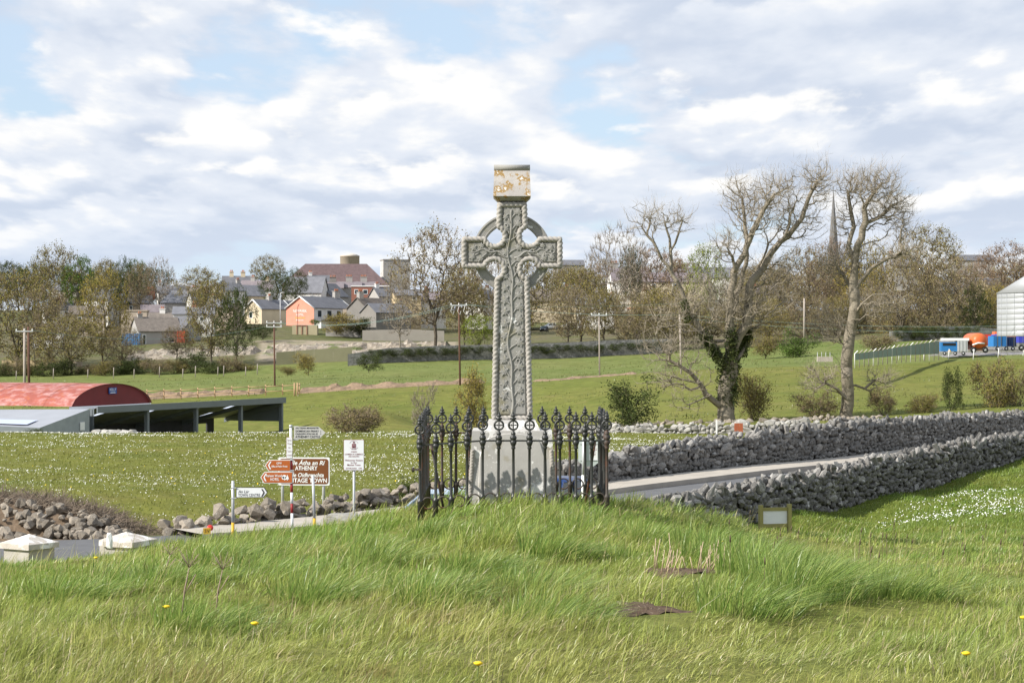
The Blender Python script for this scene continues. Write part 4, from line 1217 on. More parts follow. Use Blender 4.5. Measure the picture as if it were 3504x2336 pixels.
wt = thing('water_tower', 'round pale water tank with shallow domed lid on the skyline', 'water tower', at(1197, 1000, 720))
kk = 720 / F
MB().lathe([(3.2, -2), (3.2, 9.4), (3.35, 9.5), (3.35, 12.3), (3.45, 12.35), (3.45, 12.6)], 24).build('tank', w_tan, wt)
MB().lathe([(3.4, 12.6), (2.4, 13.1), (1.0, 13.5), (0.05, 13.6)], 24).build('lid', wm('pale_lid', (.55, .5, .44)), wt)
house('house', 'grey slate house with two skylights above the hotel roof', 1050, 1042, 480, 8.5, 9, 2.6, 3.6, -6, w_white, r_slate, wins=(('f', -.3, 1.4, 1.0, 1.2), ('f', .5, 1.4, 1.0, 1.2)))
house('house', 'grey slate cross wing beside the skylight house', 1118, 1042, 486, 7, 7.5, 1.8, 3.0, 60, w_grey, r_slate)
for i, (x, yb, D, w) in enumerate(((1142, 1000, 505, 4.5), (1190, 998, 508, 6.5), (1240, 998, 510, 6.5))):
    house('terrace_house', ('terrace house with a dark single chimney next to the skylight house', 'middle terrace house with wide grey chimney below the purple hall', 'terrace house with red chimney pots beside the tower block')[i], x, yb, D, w, 7, 0.9, 1.4, 4, w_grey, r_mauve, chim=((.1 if i else -.1, 1.3, w_dkgrey if i == 0 else w_grey, 1.6),))
house('house', 'flat roofed red brick house with white fascia and white windows', 1268, 1036, 470, 8.6, 6, 3.6, 0, 4, w_brick, w_white, fascia=m_white,
      wins=(('f', -.72, 2.4, 1.1, 1.1), ('f', -.28, 2.4, 1.1, 1.1), ('f', .2, 2.4, 1.1, 1.1), ('f', .66, 2.4, 1.1, 1.1), ('f', .68, .9, 1.2, .9)))
house('house', 'weathered terrace house with broad grey chimney next to the hotel', 1262, 1115, 442, 9.5, 7, 2.6, 3.2, 62, w_dkgrey, r_brown, chim=((-.72, 1.3, w_grey, 1.7),))
house('house', 'yellow rendered house half hidden by the bare tree', 1390, 1075, 440, 5.5, 6, 3.9, 1.2, 10, w_yel, r_slate, wins=(('f', .5, 3.4, .9, 1.1),))
house('house', 'long stone backed house with red brick chimney and three small windows', 452, 1075, 455, 8.2, 6.5, 2.3, 1.9, 12, w_tan, r_slate, chim=((.98, 1.3, w_brick, 1.9), (-.1, 1.2, w_white, 1.2)),
      wins=(('f', -.62, 1.4, .7, .9), ('f', -.08, 1.4, .7, .9), ('f', .52, 1.4, .7, .9)))
house('house', 'hipped slate house with blank grey back wall', 612, 1075, 448, 7.2, 7, 2.4, 2.5, 6, w_grey, r_slate, hip=2.2, chim=((.9, .9, w_grey, .9),))
house('outbuilding', 'low mauve roofed outbuilding between the slate houses', 522, 1082, 440, 4.6, 5, .8, 1.5, 10, w_grey, r_mauve, cat='shed')
house('outbuilding', 'flat tan shed in front of the slate houses', 462, 1105, 425, 5.2, 4, 2.4, 0, 4, w_tan, w_tan, cat='shed')
house('outbuilding', 'little white chimneyed cottage behind the brown tiled roof', 556, 1110, 420, 5.0, 5, 1.0, 1.2, 4, w_grey, r_brown, chim=((0, .9, w_white, 1.1),), cat='cottage')
house('bungalow', 'bungalow with brown tiled roof and pale chimney on the rubble site', 532, 1190, 402, 8.2, 7, 3.2, 2.6, 24, w_grey, r_brown, chim=((-.75, .7, w_grey, .9),), wins=(('f', -.75, 1.6, .7, 2.0), ('f', .55, 1.6, 1.2, 1.1)), cat='house')
house('bungalow', 'slate gabled annex with pale barge boards beside the brown tiled bungalow', 622, 1185, 404, 5.0, 6, 3.0, 2.6, -30, w_grey, r_slate, cat='house')
def container(name, label, x, y0, y1, D, wpx, m_, rz=0):
    p = at(x, y1, D); r = thing(name, label, 'container', p, R(rz)); k = D / F; w = wpx * k; hh = (y1 - y0) * k
    MB().box((0, 0, hh / 2 - 1), (w, 2.4, hh + 2)).build('body', m_, r)
    n_ = int(w / .35)
    rb = MB()
    for i in range(n_): rb.box((-w / 2 + (i + .5) * w / n_, -1.23, hh / 2), (.12, .06, hh))
    rb.build('ribs', m_, r, kind='stuff')
    return r
container('shipping_container', 'bright blue steel container beside the brown tiled bungalow', 452, 1141, 1186, 398, 62, mat('container_blue', (0.06, 0.22, 0.48), .5, .1, 2.0))
container('shipping_container', 'red steel container beside the slate annex', 624, 1131, 1172, 400, 30, mat('container_red', (0.50, 0.09, 0.05), .5, .1, 2.0))
house('house', 'white walled house with twin cream chimneys on the skyline', 812, 1008, 510, 7, 6, 2.2, 2.2, 8, w_white, r_slate, chim=((-.4, 1.1, w_cream, 1.0), (.4, 1.1, w_cream, 1.1)))
house('house', 'mauve roofed house with pale chimneys behind the cream house', 885, 1012, 505, 8, 7, 1.2, 2.4, -8, w_white, r_mauve, chim=((-.35, .9, w_grey, 1.0), (.55, .6, w_cream, .9)))
house('house', 'dark slate house with cream gable in front of the mauve roof', 838, 1030, 490, 8, 5.6, 1.2, 2.4, 40, w_cream, r_slate)
EX = [(585, 1035, 462, 6, 2.0, 1.6, 14, w_white, r_slate, 'small white slate roofed house behind the hipped house'), (655, 1028, 470, 5, 1.6, 1.5, -20, w_grey, r_mauve, 'little grey house with mauve roof behind the flat topped tree'),
      (705, 1060, 440, 7, 1.8, 1.8, 22, w_white, r_slate, 'white back house with slate roof behind the spreading olive trees'), (765, 1080, 430, 6, 1.7, 1.5, -12, w_tan, r_slate, 'tan walled low house between the olive trees and the cream house'),
      (780, 1020, 480, 6, 1.6, 1.8, 34, w_white, r_slate, 'white gable with dark slate roof below the twin cream chimneys'), (665, 1110, 415, 8, 2.0, 1.4, 5, w_white, r_slate, 'long white outhouse behind the red container'),
      (345, 1055, 448, 6, 1.8, 1.6, -14, w_white, r_slate, 'white house with slate roof behind the golden olive tree'), (300, 1110, 425, 7, 2.0, 1.6, 8, w_tan, r_brown, 'brown roofed tan house behind the golden olive tree'),
      (200, 1090, 432, 6, 1.8, 1.5, 20, w_white, r_slate, 'white slate roofed house under the big round tree'), (1330, 1050, 455, 7, 2.2, 1.9, 28, w_grey, r_slate, 'grey house with steep slate roof beside the red brick house'),
      (1320, 1110, 432, 9, 2.4, 1.8, 40, w_dkgrey, r_slate, 'dark slate lean roofed house below the red brick house'), (1460, 1060, 445, 8, 2.0, 1.8, 4, w_white, r_mauve, 'white walled house behind the huge twiggy tree'),
      (1730, 1060, 450, 10, 2.2, 1.8, 4, w_tan, r_brown, 'tan house with brown roof behind the cross shaft'), (2040, 1075, 440, 8, 1.8, 1.6, -8, w_white, r_slate, 'white walled slate house above the parked cars'),
      (2580, 1040, 452, 9, 2.0, 1.8, 6, w_cream, r_mauve, 'cream house with mauve roof behind the ash trunk limbs'), (1095, 985, 520, 6, 1.4, 1.6, 12, w_white, r_slate, 'white chimneyed house directly below the purple hall')]
for i, (x, yb, D, w, ev, rs_, rz, wm_, rm, lb) in enumerate(EX):
    house('house', lb, x, yb, D, w, 5.5, ev, rs_, rz, wm_, rm, chim=(((-.8, .8, w_white, .8), (.85, .8, w_grey, .8), (0, .8, w_brick, .9))[i % 3],), wins=(('f', -.4, 1.1, .8, .9), ('f', .4, 1.1, .8, .9)))
house('house', 'slate house glimpsed beside the bright green tree', 235, 1010, 470, 6, 6, 1.0, 1.6, -10, w_grey, r_slate, chim=((.8, .7, w_brick, .8),))
house('house', 'red brick terrace end half hidden by the golden olive tree', 372, 1020, 465, 5, 6, 1.2, 1.0, 5, w_brick, r_slate)
house('house', 'low white cottage glimpsed at the field edge behind the twin poles', 150, 1180, 395, 7, 5, 2.4, 1.6, 5, w_white, r_brown)
tw = thing('garden_wall', 'long pale yellow garden wall behind the twin poles', 'wall', at(90, 1262, 352)); MB().box((0, 0, .2), (8.2, .4, 2.6)).build('wall', w_yel, tw); MB().box((6.8, .02, .1), (5.4, .38, 2.4)).build('bare_section', w_tan, tw)
house('cottage', 'white gabled cottage with grey chimney behind the brown pole', 1648, 1062, 440, 7, 4.6, 2.4, 1.9, 66, w_white, r_slate, chim=((-.9, 1.1, w_grey, .9),))
house('house', 'long low brown roofed row seen through branches above the parked cars', 1925, 1040, 445, 18, 6, .6, 2.4, 3, w_cream, r_brown, chim=((.1, .7, w_grey, .9),))
house('house', 'far dark roofed house on the skyline beside the cross arm', 1945, 920, 640, 9, 7, 1.0, 1.6, 5, w_grey, r_slate)
house('house', 'purple slate house with stepped white chimney among the pale trees', 2150, 1010, 470, 8.5, 6.5, 3.2, 3.0, 8, w_white, r_mauve, chim=((-.75, 1.0, w_grey, 1.6),))
house('house', 'cream gabled row house behind the ash tree limbs', 2290, 1005, 466, 16, 6, 2.6, 2.0, 4, w_cream, r_mauve, wins=(('f', -.5, 1.6, 1, 1.2), ('f', .1, 1.6, 1, 1.2)))
house('house', 'white fronted house beside the yellow green tree', 2440, 990, 468, 10, 6, 2.6, 2.2, -10, w_white, r_slate)
house('house', 'orange trimmed shopfront low among the trees behind the ash limbs', 2210, 1080, 430, 7, 5, 1.4, .0, 4, w_tan, w_orange, fascia=w_orange)
house('house', 'grey slate house with end chimneys below the green dome tree', 3093, 935, 470, 6.6, 6, 1.6, 2.2, 2, w_grey, r_slate, chim=((-.9, .7, w_grey, .8), (.9, .7, w_grey, .8)))
house('house', 'long dark roof on the skyline beside the green dome tree', 3325, 900, 600, 12, 7, .6, 1.6, 0, w_grey, r_slate)
house('house', 'pale walled house glimpsed beside the silo', 3385, 1045, 440, 4.4, 4, 4.2, 1.4, 30, w_cream, r_slate)
# old stone gable ruin with ivy on the building site
sr = thing('stone_ruin', 'ruined stone gable with lone chimney stack on the rubble site', 'ruin', at(1175, 1145, 415))
MB().box((0, 0, .2), (7.0, 1.2, 3.2)).build('wall', w_grey, sr); MB().box((.3, .1, 3.0), (.75, .75, 4.2)).build('chimney', w_tan, sr); MB().box((5.2, .8, -.3), (3.2, 1.5, 3.6)).build('back_wall', w_dkgrey, sr)
st = thing('site_store', 'small buff block store with two framed door openings on the rubble site', 'store', at(1045, 1146, 418)); m_buff = wm('buff_render', (.40, .35, .23))
MB().box((0, 0, .4), (5.0, 3, 3.2)).build('wall', m_buff, st)
for i in (-1.55, -.55, .45): MB().box((i, -1.56, .6), (.14, .1, 2.5)).build('frame', w_brick, st)
MB().box((-.6, -1.57, 1.9), (2.2, .08, .12)).build('lintel', w_brick, st)
# church spire
sp_ = thing('church_spire', 'slender grey stone church spire rising behind the bare trees', 'spire', at(2852, 1000, 640))
kk = 640 / F
sh_ = (1000 - 650) * kk
MB().lathe([(1.95, 8.5), (1.25, 8.5 + (sh_ - 8.5) * .36), (.75, 8.5 + (sh_ - 8.5) * .62), (.03, sh_)], 8, smooth=False).build('spire', wm('spire_stone', (.17, .165, .165)), sp_)
MB().box((0, 0, 3.2), (4.6, 4.6, 11)).build('tower', w_grey, sp_); MB().tube([(0, 0, sh_ - .1), (0, 0, sh_ + 1)], .07, 5).build('cross_finial', m_iron, sp_)

# ------------------------------------------------------------------ farm buildings on the left
m_redroof = mat('faded_red_sheeting', (0.32, 0.090, 0.066), 0.6, 0.25, 0.5, 0.25, 5, layers=(((0.46, 0.25, 0.235), 1.1, 0.46, 0.66, 7.0), ((0.40, 0.115, 0.045), 1.7, 0.54, 0.70, 6.0)), stretch=(1, 1, 2.2))
m_redgable = mat('dark_red_sheeting', (0.155, 0.018, 0.016), 0.6, 0.12, 1.0)
m_steel = mat('grey_sheeting', (0.165, 0.185, 0.20), 0.5, 0.10, 0.6)
m_steelr = mat('grey_roof_sheeting', (0.30, 0.31, 0.34), 0.5, 0.10, 0.5)
bA = np.array([-0.93, 0.37]); bB = np.array([0.37, 0.93])
# hay barn
c0 = at(236, 1397, 176); c1 = np.array([c0.x, c0.y]) + bB * 12.9
zb_ = CZ - 5.25
hb = thing('hay_barn', 'red round roofed hay barn with dark red gable', 'barn', (c0.x, c0.y, zb_ - 3.3))
def bpt(u, v, z): q_ = np.array([c0.x, c0.y]) + bB * u + bA * v; return (q_[0], q_[1], z)
AR = 22; rise_ = 1.85; Lb = 17.0
prof_ = [(12.9 * i / AR, zb_ + rise_ * (1 - (2 * i / AR - 1) ** 2) ** 0.62) for i in range(AR + 1)]
sheets = 6
for s_ in range(sheets):      # roof sheets overlap one another along the barn
    mb = MB(); v0, v1 = -0.25 + (Lb / sheets) * s_, -0.25 + (Lb / sheets) * (s_ + 1) + .12
    vs = [bpt(u, v, z + .03 + (.02 if s_ % 2 else 0)) for v in (v0, v1) for u, z in prof_]
    m__ = AR + 1
    mb.add(vs, [(i, i + 1, m__ + i + 1, m__ + i) for i in range(AR)], True); mb.build('roof_sheet', m_redroof, hb, True)
mb = MB(); vs = [bpt(u, 0, z) for u, z in prof_]; mb.add(vs + [bpt(12.9, 0, zb_ - .1), bpt(0, 0, zb_ - .1)], [tuple(range(AR + 3))]).build('gable', m_redgable, hb, True)
mb = MB(); vs = [bpt(u, Lb, z) for u, z in prof_]; mb.add(vs, [tuple(range(AR + 1))]).build('rear_gable', m_redgable, hb, True)
MB().add([bpt(-.05, -.06, zb_ - .25), bpt(13.0, -.06, zb_ - .25), bpt(13.0, -.06, zb_ + .0), bpt(-.05, -.06, zb_ + .0)], [(0, 1, 2, 3)]).build('flashing', m_white, hb, True)
kq = thing('barn_sign', 'small blue maker sign with white lettering high on the red gable', 'sign', bpt(6.6, -.10, zb_ + 1.25), math.atan2(bB[1], bB[0]))
o = MB().box((0, 0, 0), (1.25, .05, .55)).build('panel', mat('sign_blue', (.02, .06, .22), .5, .05), kq); letter(o, 'KELLY', .34, 0, .08, -.03, m_txtw, 1.0)
MB().box((0, -.028, -.18), (.8, .006, .06)).build('print_line', m_txtw, o)
# lean-to shed with open front
c0s = at(322, 1397, 170); zt_ = CZ - 5.16; zg_ = CZ - 8.75
Ls = 32.5; Ds = 6.3
sh = thing('open_shed', 'long dark open fronted cattle shed with grey posts', 'shed', (c0s.x, c0s.y, zg_))
def spt(u, v, z): q_ = np.array([c0s.x, c0s.y]) + bB * u + bA * v; return Vector((q_[0], q_[1], z))
slope = (zt_ - (CZ - 6.95)) / 6.0
def quad(pts, m_, name, par=sh): return MB().add(pts, [tuple(range(len(pts)))]).build(name, m_, par, True)
def slabq(a, b, c, d, t, m_, name, par=sh):
    vs = [Vector(p) for p in (a, b, c, d)] + [Vector(p) + Vector((0, 0, -t)) for p in (a, b, c, d)]
    return MB().add(vs, [(0, 1, 2, 3), (7, 6, 5, 4), (0, 4, 5, 1), (1, 5, 6, 2), (2, 6, 7, 3), (3, 7, 4, 0)]).build(name, m_, par, True)
Dsh = 6.2
def rz_(v): return zt_ - slope * v
strips = [(0, 3.2), (3.2, 4.2), (4.2, 11.2), (11.2, 12.2), (12.2, 18.8), (18.8, 19.8), (19.8, 25.4), (25.4, 26.4), (26.4, Ls)]
for i, (u0, u1) in enumerate(strips):
    if i % 2 == 0: slabq(spt(u0, -.3, rz_(-.3)), spt(u1, -.3, rz_(-.3)), spt(u1, Dsh, rz_(Dsh)), spt(u0, Dsh, rz_(Dsh)), .06, m_steelr, 'roof_sheet')
    else:
        for v0, v1, sky_ in ((-.3, 1.3, 0), (1.3, 2.6, 1), (2.6, 3.8, 0), (3.8, 5.1, 1), (5.1, Dsh, 0)):
            if not sky_: slabq(spt(u0, v0, rz_(v0)), spt(u1, v0, rz_(v0)), spt(u1, v1, rz_(v1)), spt(u0, v1, rz_(v1)), .06, m_steelr, 'roof_sheet')
m_skl = mat('rooflight_sheet', (.75, .78, .85), .4, 0, trans=.9)
for i, (u0, u1) in enumerate(strips):
    if i % 2:
        for v0, v1 in ((1.3, 2.6), (3.8, 5.1)): slabq(spt(u0, v0, rz_(v0) - .01), spt(u1, v0, rz_(v0) - .01), spt(u1, v1, rz_(v1) - .01), spt(u0, v1, rz_(v1) - .01), .02, m_skl, 'rooflight')
slabq(spt(-.1, -.42, zt_ + .12), spt(Ls + .1, -.42, zt_ + .12), spt(Ls + .1, -.30, zt_ + .12), spt(-.1, -.30, zt_ + .12), .55, m_steel, 'fascia')
m_shadewall = mat('shaded_block_wall', (0.06, 0.06, 0.062), .9, .2, 1.0)  # the shade inside the shed is put into this near-black wall colour
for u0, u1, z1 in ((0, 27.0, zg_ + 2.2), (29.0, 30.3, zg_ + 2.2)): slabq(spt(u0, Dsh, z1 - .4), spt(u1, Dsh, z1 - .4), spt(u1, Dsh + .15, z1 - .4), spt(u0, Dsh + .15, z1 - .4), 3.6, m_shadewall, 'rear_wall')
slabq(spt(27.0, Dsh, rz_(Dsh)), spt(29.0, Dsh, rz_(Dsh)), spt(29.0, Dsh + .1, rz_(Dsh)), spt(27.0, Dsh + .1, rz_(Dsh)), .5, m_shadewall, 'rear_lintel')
for u in (8.1, 16.3, 24.4, Ls - .15):
    MB().add(*[([spt(u - .16, -.16, zg_), spt(u + .16, -.16, zg_), spt(u + .16, .16, zg_), spt(u - .16, .16, zg_), spt(u - .16, -.16, zt_ - .3), spt(u + .16, -.16, zt_ - .3), spt(u + .16, .16, zt_ - .3), spt(u - .16, .16, zt_ - .3)]),
               [(0, 1, 5, 4), (1, 2, 6, 5), (2, 3, 7, 6), (3, 0, 4, 7)]]).build('post', m_steel, sh, True)
    slabq(spt(u - .12, 0, zt_ - .4), spt(u + .12, 0, zt_ - .4), spt(u + .12, Dsh, rz_(Dsh) - .15), spt(u - .12, Dsh, rz_(Dsh) - .15), .35, m_steel, 'rafter')
quad([spt(Ls, 0, zt_ - 2.2), spt(Ls, Dsh, zt_ - 2.2), spt(Ls, Dsh, rz_(Dsh)), spt(Ls, 0, zt_)], m_steel, 'side_sheet')
slabq(spt(24.8, -.05, zg_ + .32), spt(Ls, -.05, zg_ + .32), spt(Ls, .1, zg_ + .32), spt(24.8, .1, zg_ + .32), .12, m_steel, 'sill_rail')
# grey end wall, ribbed
quad([spt(0, 0, zg_), spt(0, 6.2, zg_), spt(0, 6.2, CZ - 6.99), spt(0, 0, zt_)][::-1], m_steel, 'end_wall')
rb = MB()
for i in range(21):
    v = .15 + i * .29; z1 = zt_ - slope * v - .05
    p0 = spt(-.03, v, zg_); p1 = spt(-.03, v + .06, zg_); rb.add([p0, p1, Vector((p1.x, p1.y, z1)), Vector((p0.x, p0.y, z1))], [(3, 2, 1, 0)])
rb.build('ribs', mat('grey_rib', (0.145, 0.165, 0.18), .5, .05), sh, True, 'stuff')

# lean-to roof against the barn
lt = thing('lean_to', 'low grey lean-to with long clear roof panels in front of the hay barn', 'shed', at(60, 1490, 178))
e0, e1, e2, e3 = at(136, 1463, 163), at(-347, 1442, 169), at(-347, 1402, 178), at(306, 1399, 169.4)
MB().add([e0, e3, e2, e1], [(0, 1, 2, 3)]).build('roof', m_steelr, lt, True)
def lerp(a, b, t): return a + (b - a) * t
for t0, t1, s0, s1 in ((.10, .35, .12, .42), (.0, .06, .55, .8)):
    a = [lerp(lerp(e0, e1, s), lerp(e3, e2, s), t) + Vector((0, -.02, .05)) for s, t in ((s0, t0), (s1, t0), (s1, t1), (s0, t1))]
    MB().add(a, [(3, 2, 1, 0)]).build('clear_panel', mat('clear_sheet', (.45, .50, .66), .35, .05), lt, True)
MB().add([e0, e1, e1 - Vector((0, 0, 3)), e0 - Vector((0, 0, 3))], [(0, 1, 2, 3)]).build('wall', m_steel, lt, True)
MB().add([e0, e0 - Vector((0, 0, 3)), e3 - Vector((0, 0, 5)), e3], [(0, 1, 2, 3)]).build('end_sheet', mat('grey_end_sheeting', (0.30, 0.33, 0.35), .5, .12, 1.5), lt, True)
nb_ = e0.lerp(e3, .84) - Vector((-.06, .05, 1.15)); dv = e3 - e0; MB().box((nb_.x, nb_.y, nb_.z), (.62, .06, .66), math.atan2(dv.y, dv.x)).build('white_notice', m_white, lt, True)
# dumped pale bags at the shed mouth
bg_ = thing('feed_bags', 'row of pale filled sacks lying at the shed mouth', 'sacks', at(385, 1490, 165))
for i in range(6):
    o = link_mesh('sack', STONES['pale'][i], None, bg_); o.scale = (1.1, .9, .7); o.location = (-1.2 + i * .55 * 1.0, 0, .15)

# ------------------------------------------------------------------ yard on the right
ys = thing('grain_silo', 'pale galvanised grain silo with conical roof at the edge of the yard', 'silo', at(3548, 1150, 240)); kk = 240 / F
Rs = 133 * kk; hs = (1150 - 1003) * kk
m_silo = mat('silo_steel', (0.40, 0.41, 0.425), .42, .08, .6, metal=.25)
for i in range(8):
    z0, z1 = hs * i / 8, hs * (i + 1) / 8
    MB().lathe([(Rs, z0), (Rs + .012, z0 + .03), (Rs + .012, z1 - .05), (Rs - .01, z1 - .012)], 48).build('ring_sheet', m_silo, ys)
MB().lathe([(Rs + .15, hs - .02), (.4, hs + 2.6), (.3, hs + 2.9), (.02, hs + 2.95)], 32).build('roof', m_silo, ys)
for a in range(180, 300, 14): MB().tube([(Rs * math.cos(R(a)) * 1.005, Rs * math.sin(R(a)) * 1.005, -2), (Rs * math.cos(R(a)) * 1.008, Rs * math.sin(R(a)) * 1.008, hs)], .02, 5).build('seam', m_silo, ys)
m_tb = mat('trailer_blue', (.03, .17, .42), .4, .08, 1.0); m_or = mat('machine_orange', (.62, .13, .04), .4, .08, 1.0); m_rd = mat('machine_red', (.55, .05, .03), .4, .08, 1.0)
def wheels(r, xs, z, rr, y=-1.0):
    for x in xs:
        w_ = MB().torus((x, y, z), rr * .7, rr * .3, 16, 6).build('wheel', m_black, r); MB().tube([(x, y - .06, z), (x, y + .06, z)], rr * .45, 10).build('rim', m_galv, w_)
D = 258; k = D / F
r = thing('cattle_trailer', 'blue ended cattle trailer with silver side panels in the yard', 'trailer', at(3262, 1212, D), R(-4))
MB().box((-.62, 0, .95), (1.95, 1.9, 1.15)).build('blue_end', m_tb, r); MB().box((-.62, -.96, 1.25), (1.6, .06, .32)).build('recess_shade', m_black, r); MB().box((-.62, -.97, .42), (.36, .05, .16)).build('number_plate', m_yel, r)  # black slab on the blue end: shade of a hollow as colour, nothing cut in
MB().box((.98, .2, 1.05), (1.25, 2.4, 1.35)).build('side_panel', m_galv, r)
for i in range(3): MB().box((.58 + i * .4, -1.03, 1.05), (.05, .05, 1.3)).build('rib', m_silo, r)
MB().box((.2, .2, 1.86), (3.2, 2.4, .32)).build('canvas_roof', m_white, r); wheels(r, (-1.2, .1, 1.1), .12, .24)
r = thing('slurry_tanker', 'orange slurry tanker with domed end and pale hose in the yard', 'tanker', at(3345, 1205, D))
MB().lathe([(.05, -1.25), (.6, -1.15), (.98, -.85), (1.05, -.4), (1.05, 2.2)], 20).build('tank', m_or, r).rotation_euler = (R(-90), 0, R(12))
r.children[0].location = (0, 0, 1.35); MB().tube([(-.9, -1.2, .9), (-.2, -1.3, 1.15), (.6, -1.2, 1.1)], .10, 8).build('hose', m_white, r); wheels(r, (-.75, .75), .28, .38); MB().box((0, -.6, .45), (1.7, .7, .5)).build('chassis', mat('rusty_brown', (.16, .09, .05), .8, .2), r)
r = thing('tipping_trailer', 'blue tipping trailer with dark ribbed side in the yard', 'trailer', at(3425, 1198, D + 8), R(10))
MB().box((-.5, 0, 1.15), (1.75, 1.8, 1.35)).build('tail_gate', m_tb, r); MB().box((1.1, .2, 1.1), (1.5, 1.6, 1.25)).build('side', mat('navy', (.02, .06, .2), .4, .05), r)
for i in range(5): MB().box((.5 + i * .3, -.63, 1.1), (.06, .08, 1.25)).build('rib', m_black, r)
for i in (-.9, -.3): MB().box((i, -.92, 1.15), (.04, .04, 1.3)).build('door_seam', m_black, r)
MB().tube([(-1.3, 0, 1.9), (0, 0, 2.02), (1.8, 0, 1.9)], .1, 6).build('tarpaulin_roll', mat('blue_tarp', (.06, .1, .4), .6, .1), r); wheels(r, (-.9, .3, 1.2), .22, .30)
r = thing('harvester', 'long orange red farm machine parked behind the trailers', 'farm machine', at(3420, 1180, D + 16), R(2))
MB().box((-2.0, 0, 1.15), (4.0, 1.5, .5)).build('boom', m_rd, r); MB().box((.8, 0, 1.45), (3.4, 1.6, .7), taper=.9).build('hopper', m_or, r); MB().lathe([(.3, 0), (.7, .1), (.75, .6), (.3, .8)], 12, (3.2, 0, 1.4)).build('drum', m_rd, r); MB().box((-1, 0, .4), (5, 1.2, .9)).build('chassis', m_rd, r); wheels(r, (-2.5, -.5, 1.5), .3, .5)
r = thing('spreader', 'bright blue fertiliser spreader hopper at the end of the yard', 'farm machine', at(3505, 1196, D))
MB().box((0, 0, 1.3), (1.7, 1.4, .9), taper=1.0).build('hopper', mat('violet_blue', (.05, .06, .42), .4, .05), r); MB().box((0, 0, .65), (1.0, 1.0, .5)).build('frame', m_white, r); wheels(r, (-.6, .6), .25, .4)
# chain link fence with concrete posts
fr = thing('mesh_fence', 'green mesh fence on bent concrete posts running up to the yard', 'fence', gp(3080, 240))
m_mesh = mat('green_mesh', (.20, .26, .22), .8, .1, 3.0); ptsf = []
for i in range(19):
    f = i / 18; x = 2925 + (3212 - 2925) * f; D = 205 + 50 * f
    yt = np.interp(x, [2925, 3000, 3100, 3215], [1210, 1200, 1183, 1166]); yb = np.interp(x, [2925, 3000, 3100, 3215], [1232, 1224, 1215, 1210])
    ptsf.append((at(x, yb, D), at(x, yt, D)))
for i, (b, t_) in enumerate(ptsf):
    MB().tube([b - Vector((0, 0, .8)), t_, t_ + Vector((.3, -.1, .3))], .055, 5).build('post', m_concrete if i % 4 else m_white, fr, True)
    if i: a, c = ptsf[i - 1]; MB().add([a, b, t_, c], [(0, 1, 2, 3)]).build('mesh_panel', m_mesh, fr, True)
for i, (x, D) in enumerate(((3075, 247), (3160, 250), (3245, 252), (3330, 254), (3415, 256), (3500, 258))):
    b = at(x, 1215 if i < 4 else 1210, D); tag(MB().tube([b - Vector((0, 0, .6)), b + Vector((.12, 0, .75))], .05, 5).build('kerb_post', m_white), 'short white leaning post along the yard edge', 'post', 'white posts along the yard edge')
tr = thing('water_trough', 'grey concrete cattle trough in the upper field', 'trough', at(2822, 1236, 248)); MB().box((0, 0, .25), (1.8, .8, .6)).build('trough', m_concrete, tr)
for i in range(4): MB().tube([(-.8 + i * .5, .4, 0), (-.8 + i * .5, .4, 1.1)], .03, 4).build('guard_bar', m_galv, tr)

# ------------------------------------------------------------------ ivy topped boundary walls far off
def far_wall(label, pts, m_, hgt, key='grey'):
    P = [at(*p) for p in pts]; c = P[len(P) // 2]
    r = thing('boundary_wall', label, 'stone wall', c)
    mb = MB(); vs = []; fs = []
    for i, p in enumerate(P):
        for dy, z in ((0, -1.5), (0, hgt[i]), (.5, hgt[i]), (.5, -1.5)): vs.append((p.x, p.y + dy, p.z + z))
    for i in range(len(P) - 1):
        for k_ in range(3): fs.append((i * 4 + k_, (i + 1) * 4 + k_, (i + 1) * 4 + k_ + 1, i * 4 + k_ + 1))
    fs += [(0, 1, 2, 3), tuple((len(P) - 1) * 4 + k_ for k_ in (3, 2, 1, 0))]
    mb.add(vs, fs).build('masonry', m_, r, True)
    return r, P
m_mason = mat('rubble_masonry', (.21, .205, .195), .95, .45, 2.2, 1.0, 3.5)
bw, bwP = far_wall('long ivy topped stone wall across the middle distance', [(1190, 1246, 326), (1330, 1238, 328), (1500, 1232, 330), (1700, 1228, 332), (1900, 1222, 334), (2100, 1212, 336), (2300, 1205, 338)], m_mason, [1.6, 2.2, 2.3, 2.3, 2.3, 2.3, 2.2])
bw2, bw2P = far_wall('rough stone wall with ivy above the yard', [(3045, 1176, 330), (3090, 1172, 330), (3200, 1166, 332), (3300, 1160, 334), (3420, 1152, 336)], m_mason, [2.0, 1.9, 2.0, 2.1, 1.3])
bw3, _ = far_wall('pale garden wall above the rubble site', [(1240, 1142, 405), (1400, 1140, 405), (1520, 1142, 405)], wm('pale_wall', (.30, .275, .24)), [.7, .8, .6])
hd = thing('hoarding', 'plain olive hoarding along the foot of the rubble site', 'hoarding', at(1090, 1262, 340)); m_ol = wm('olive_board', (.15, .145, .088))
hp = [(945, 1262, 342, 1205), (1010, 1262, 342, 1200), (1075, 1260, 341, 1195), (1140, 1258, 340, 1191), (1205, 1255, 339, 1187)]
for a, b in zip(hp[:-1], hp[1:]):
    A_, B_, C_, D_ = at(a[0], a[1], a[2]), at(b[0] - .6, b[1], b[2]), at(b[0] - .6, b[3], b[2]), at(a[0], a[3], a[2])
    off = Vector((0, .08, 0)); MB().add([A_, B_, C_, D_, A_ + off, B_ + off, C_ + off, D_ + off], [(0, 1, 2, 3), (7, 6, 5, 4), (3, 2, 6, 7), (0, 3, 7, 4), (1, 5, 6, 2)]).build('board', m_ol, hd, True)

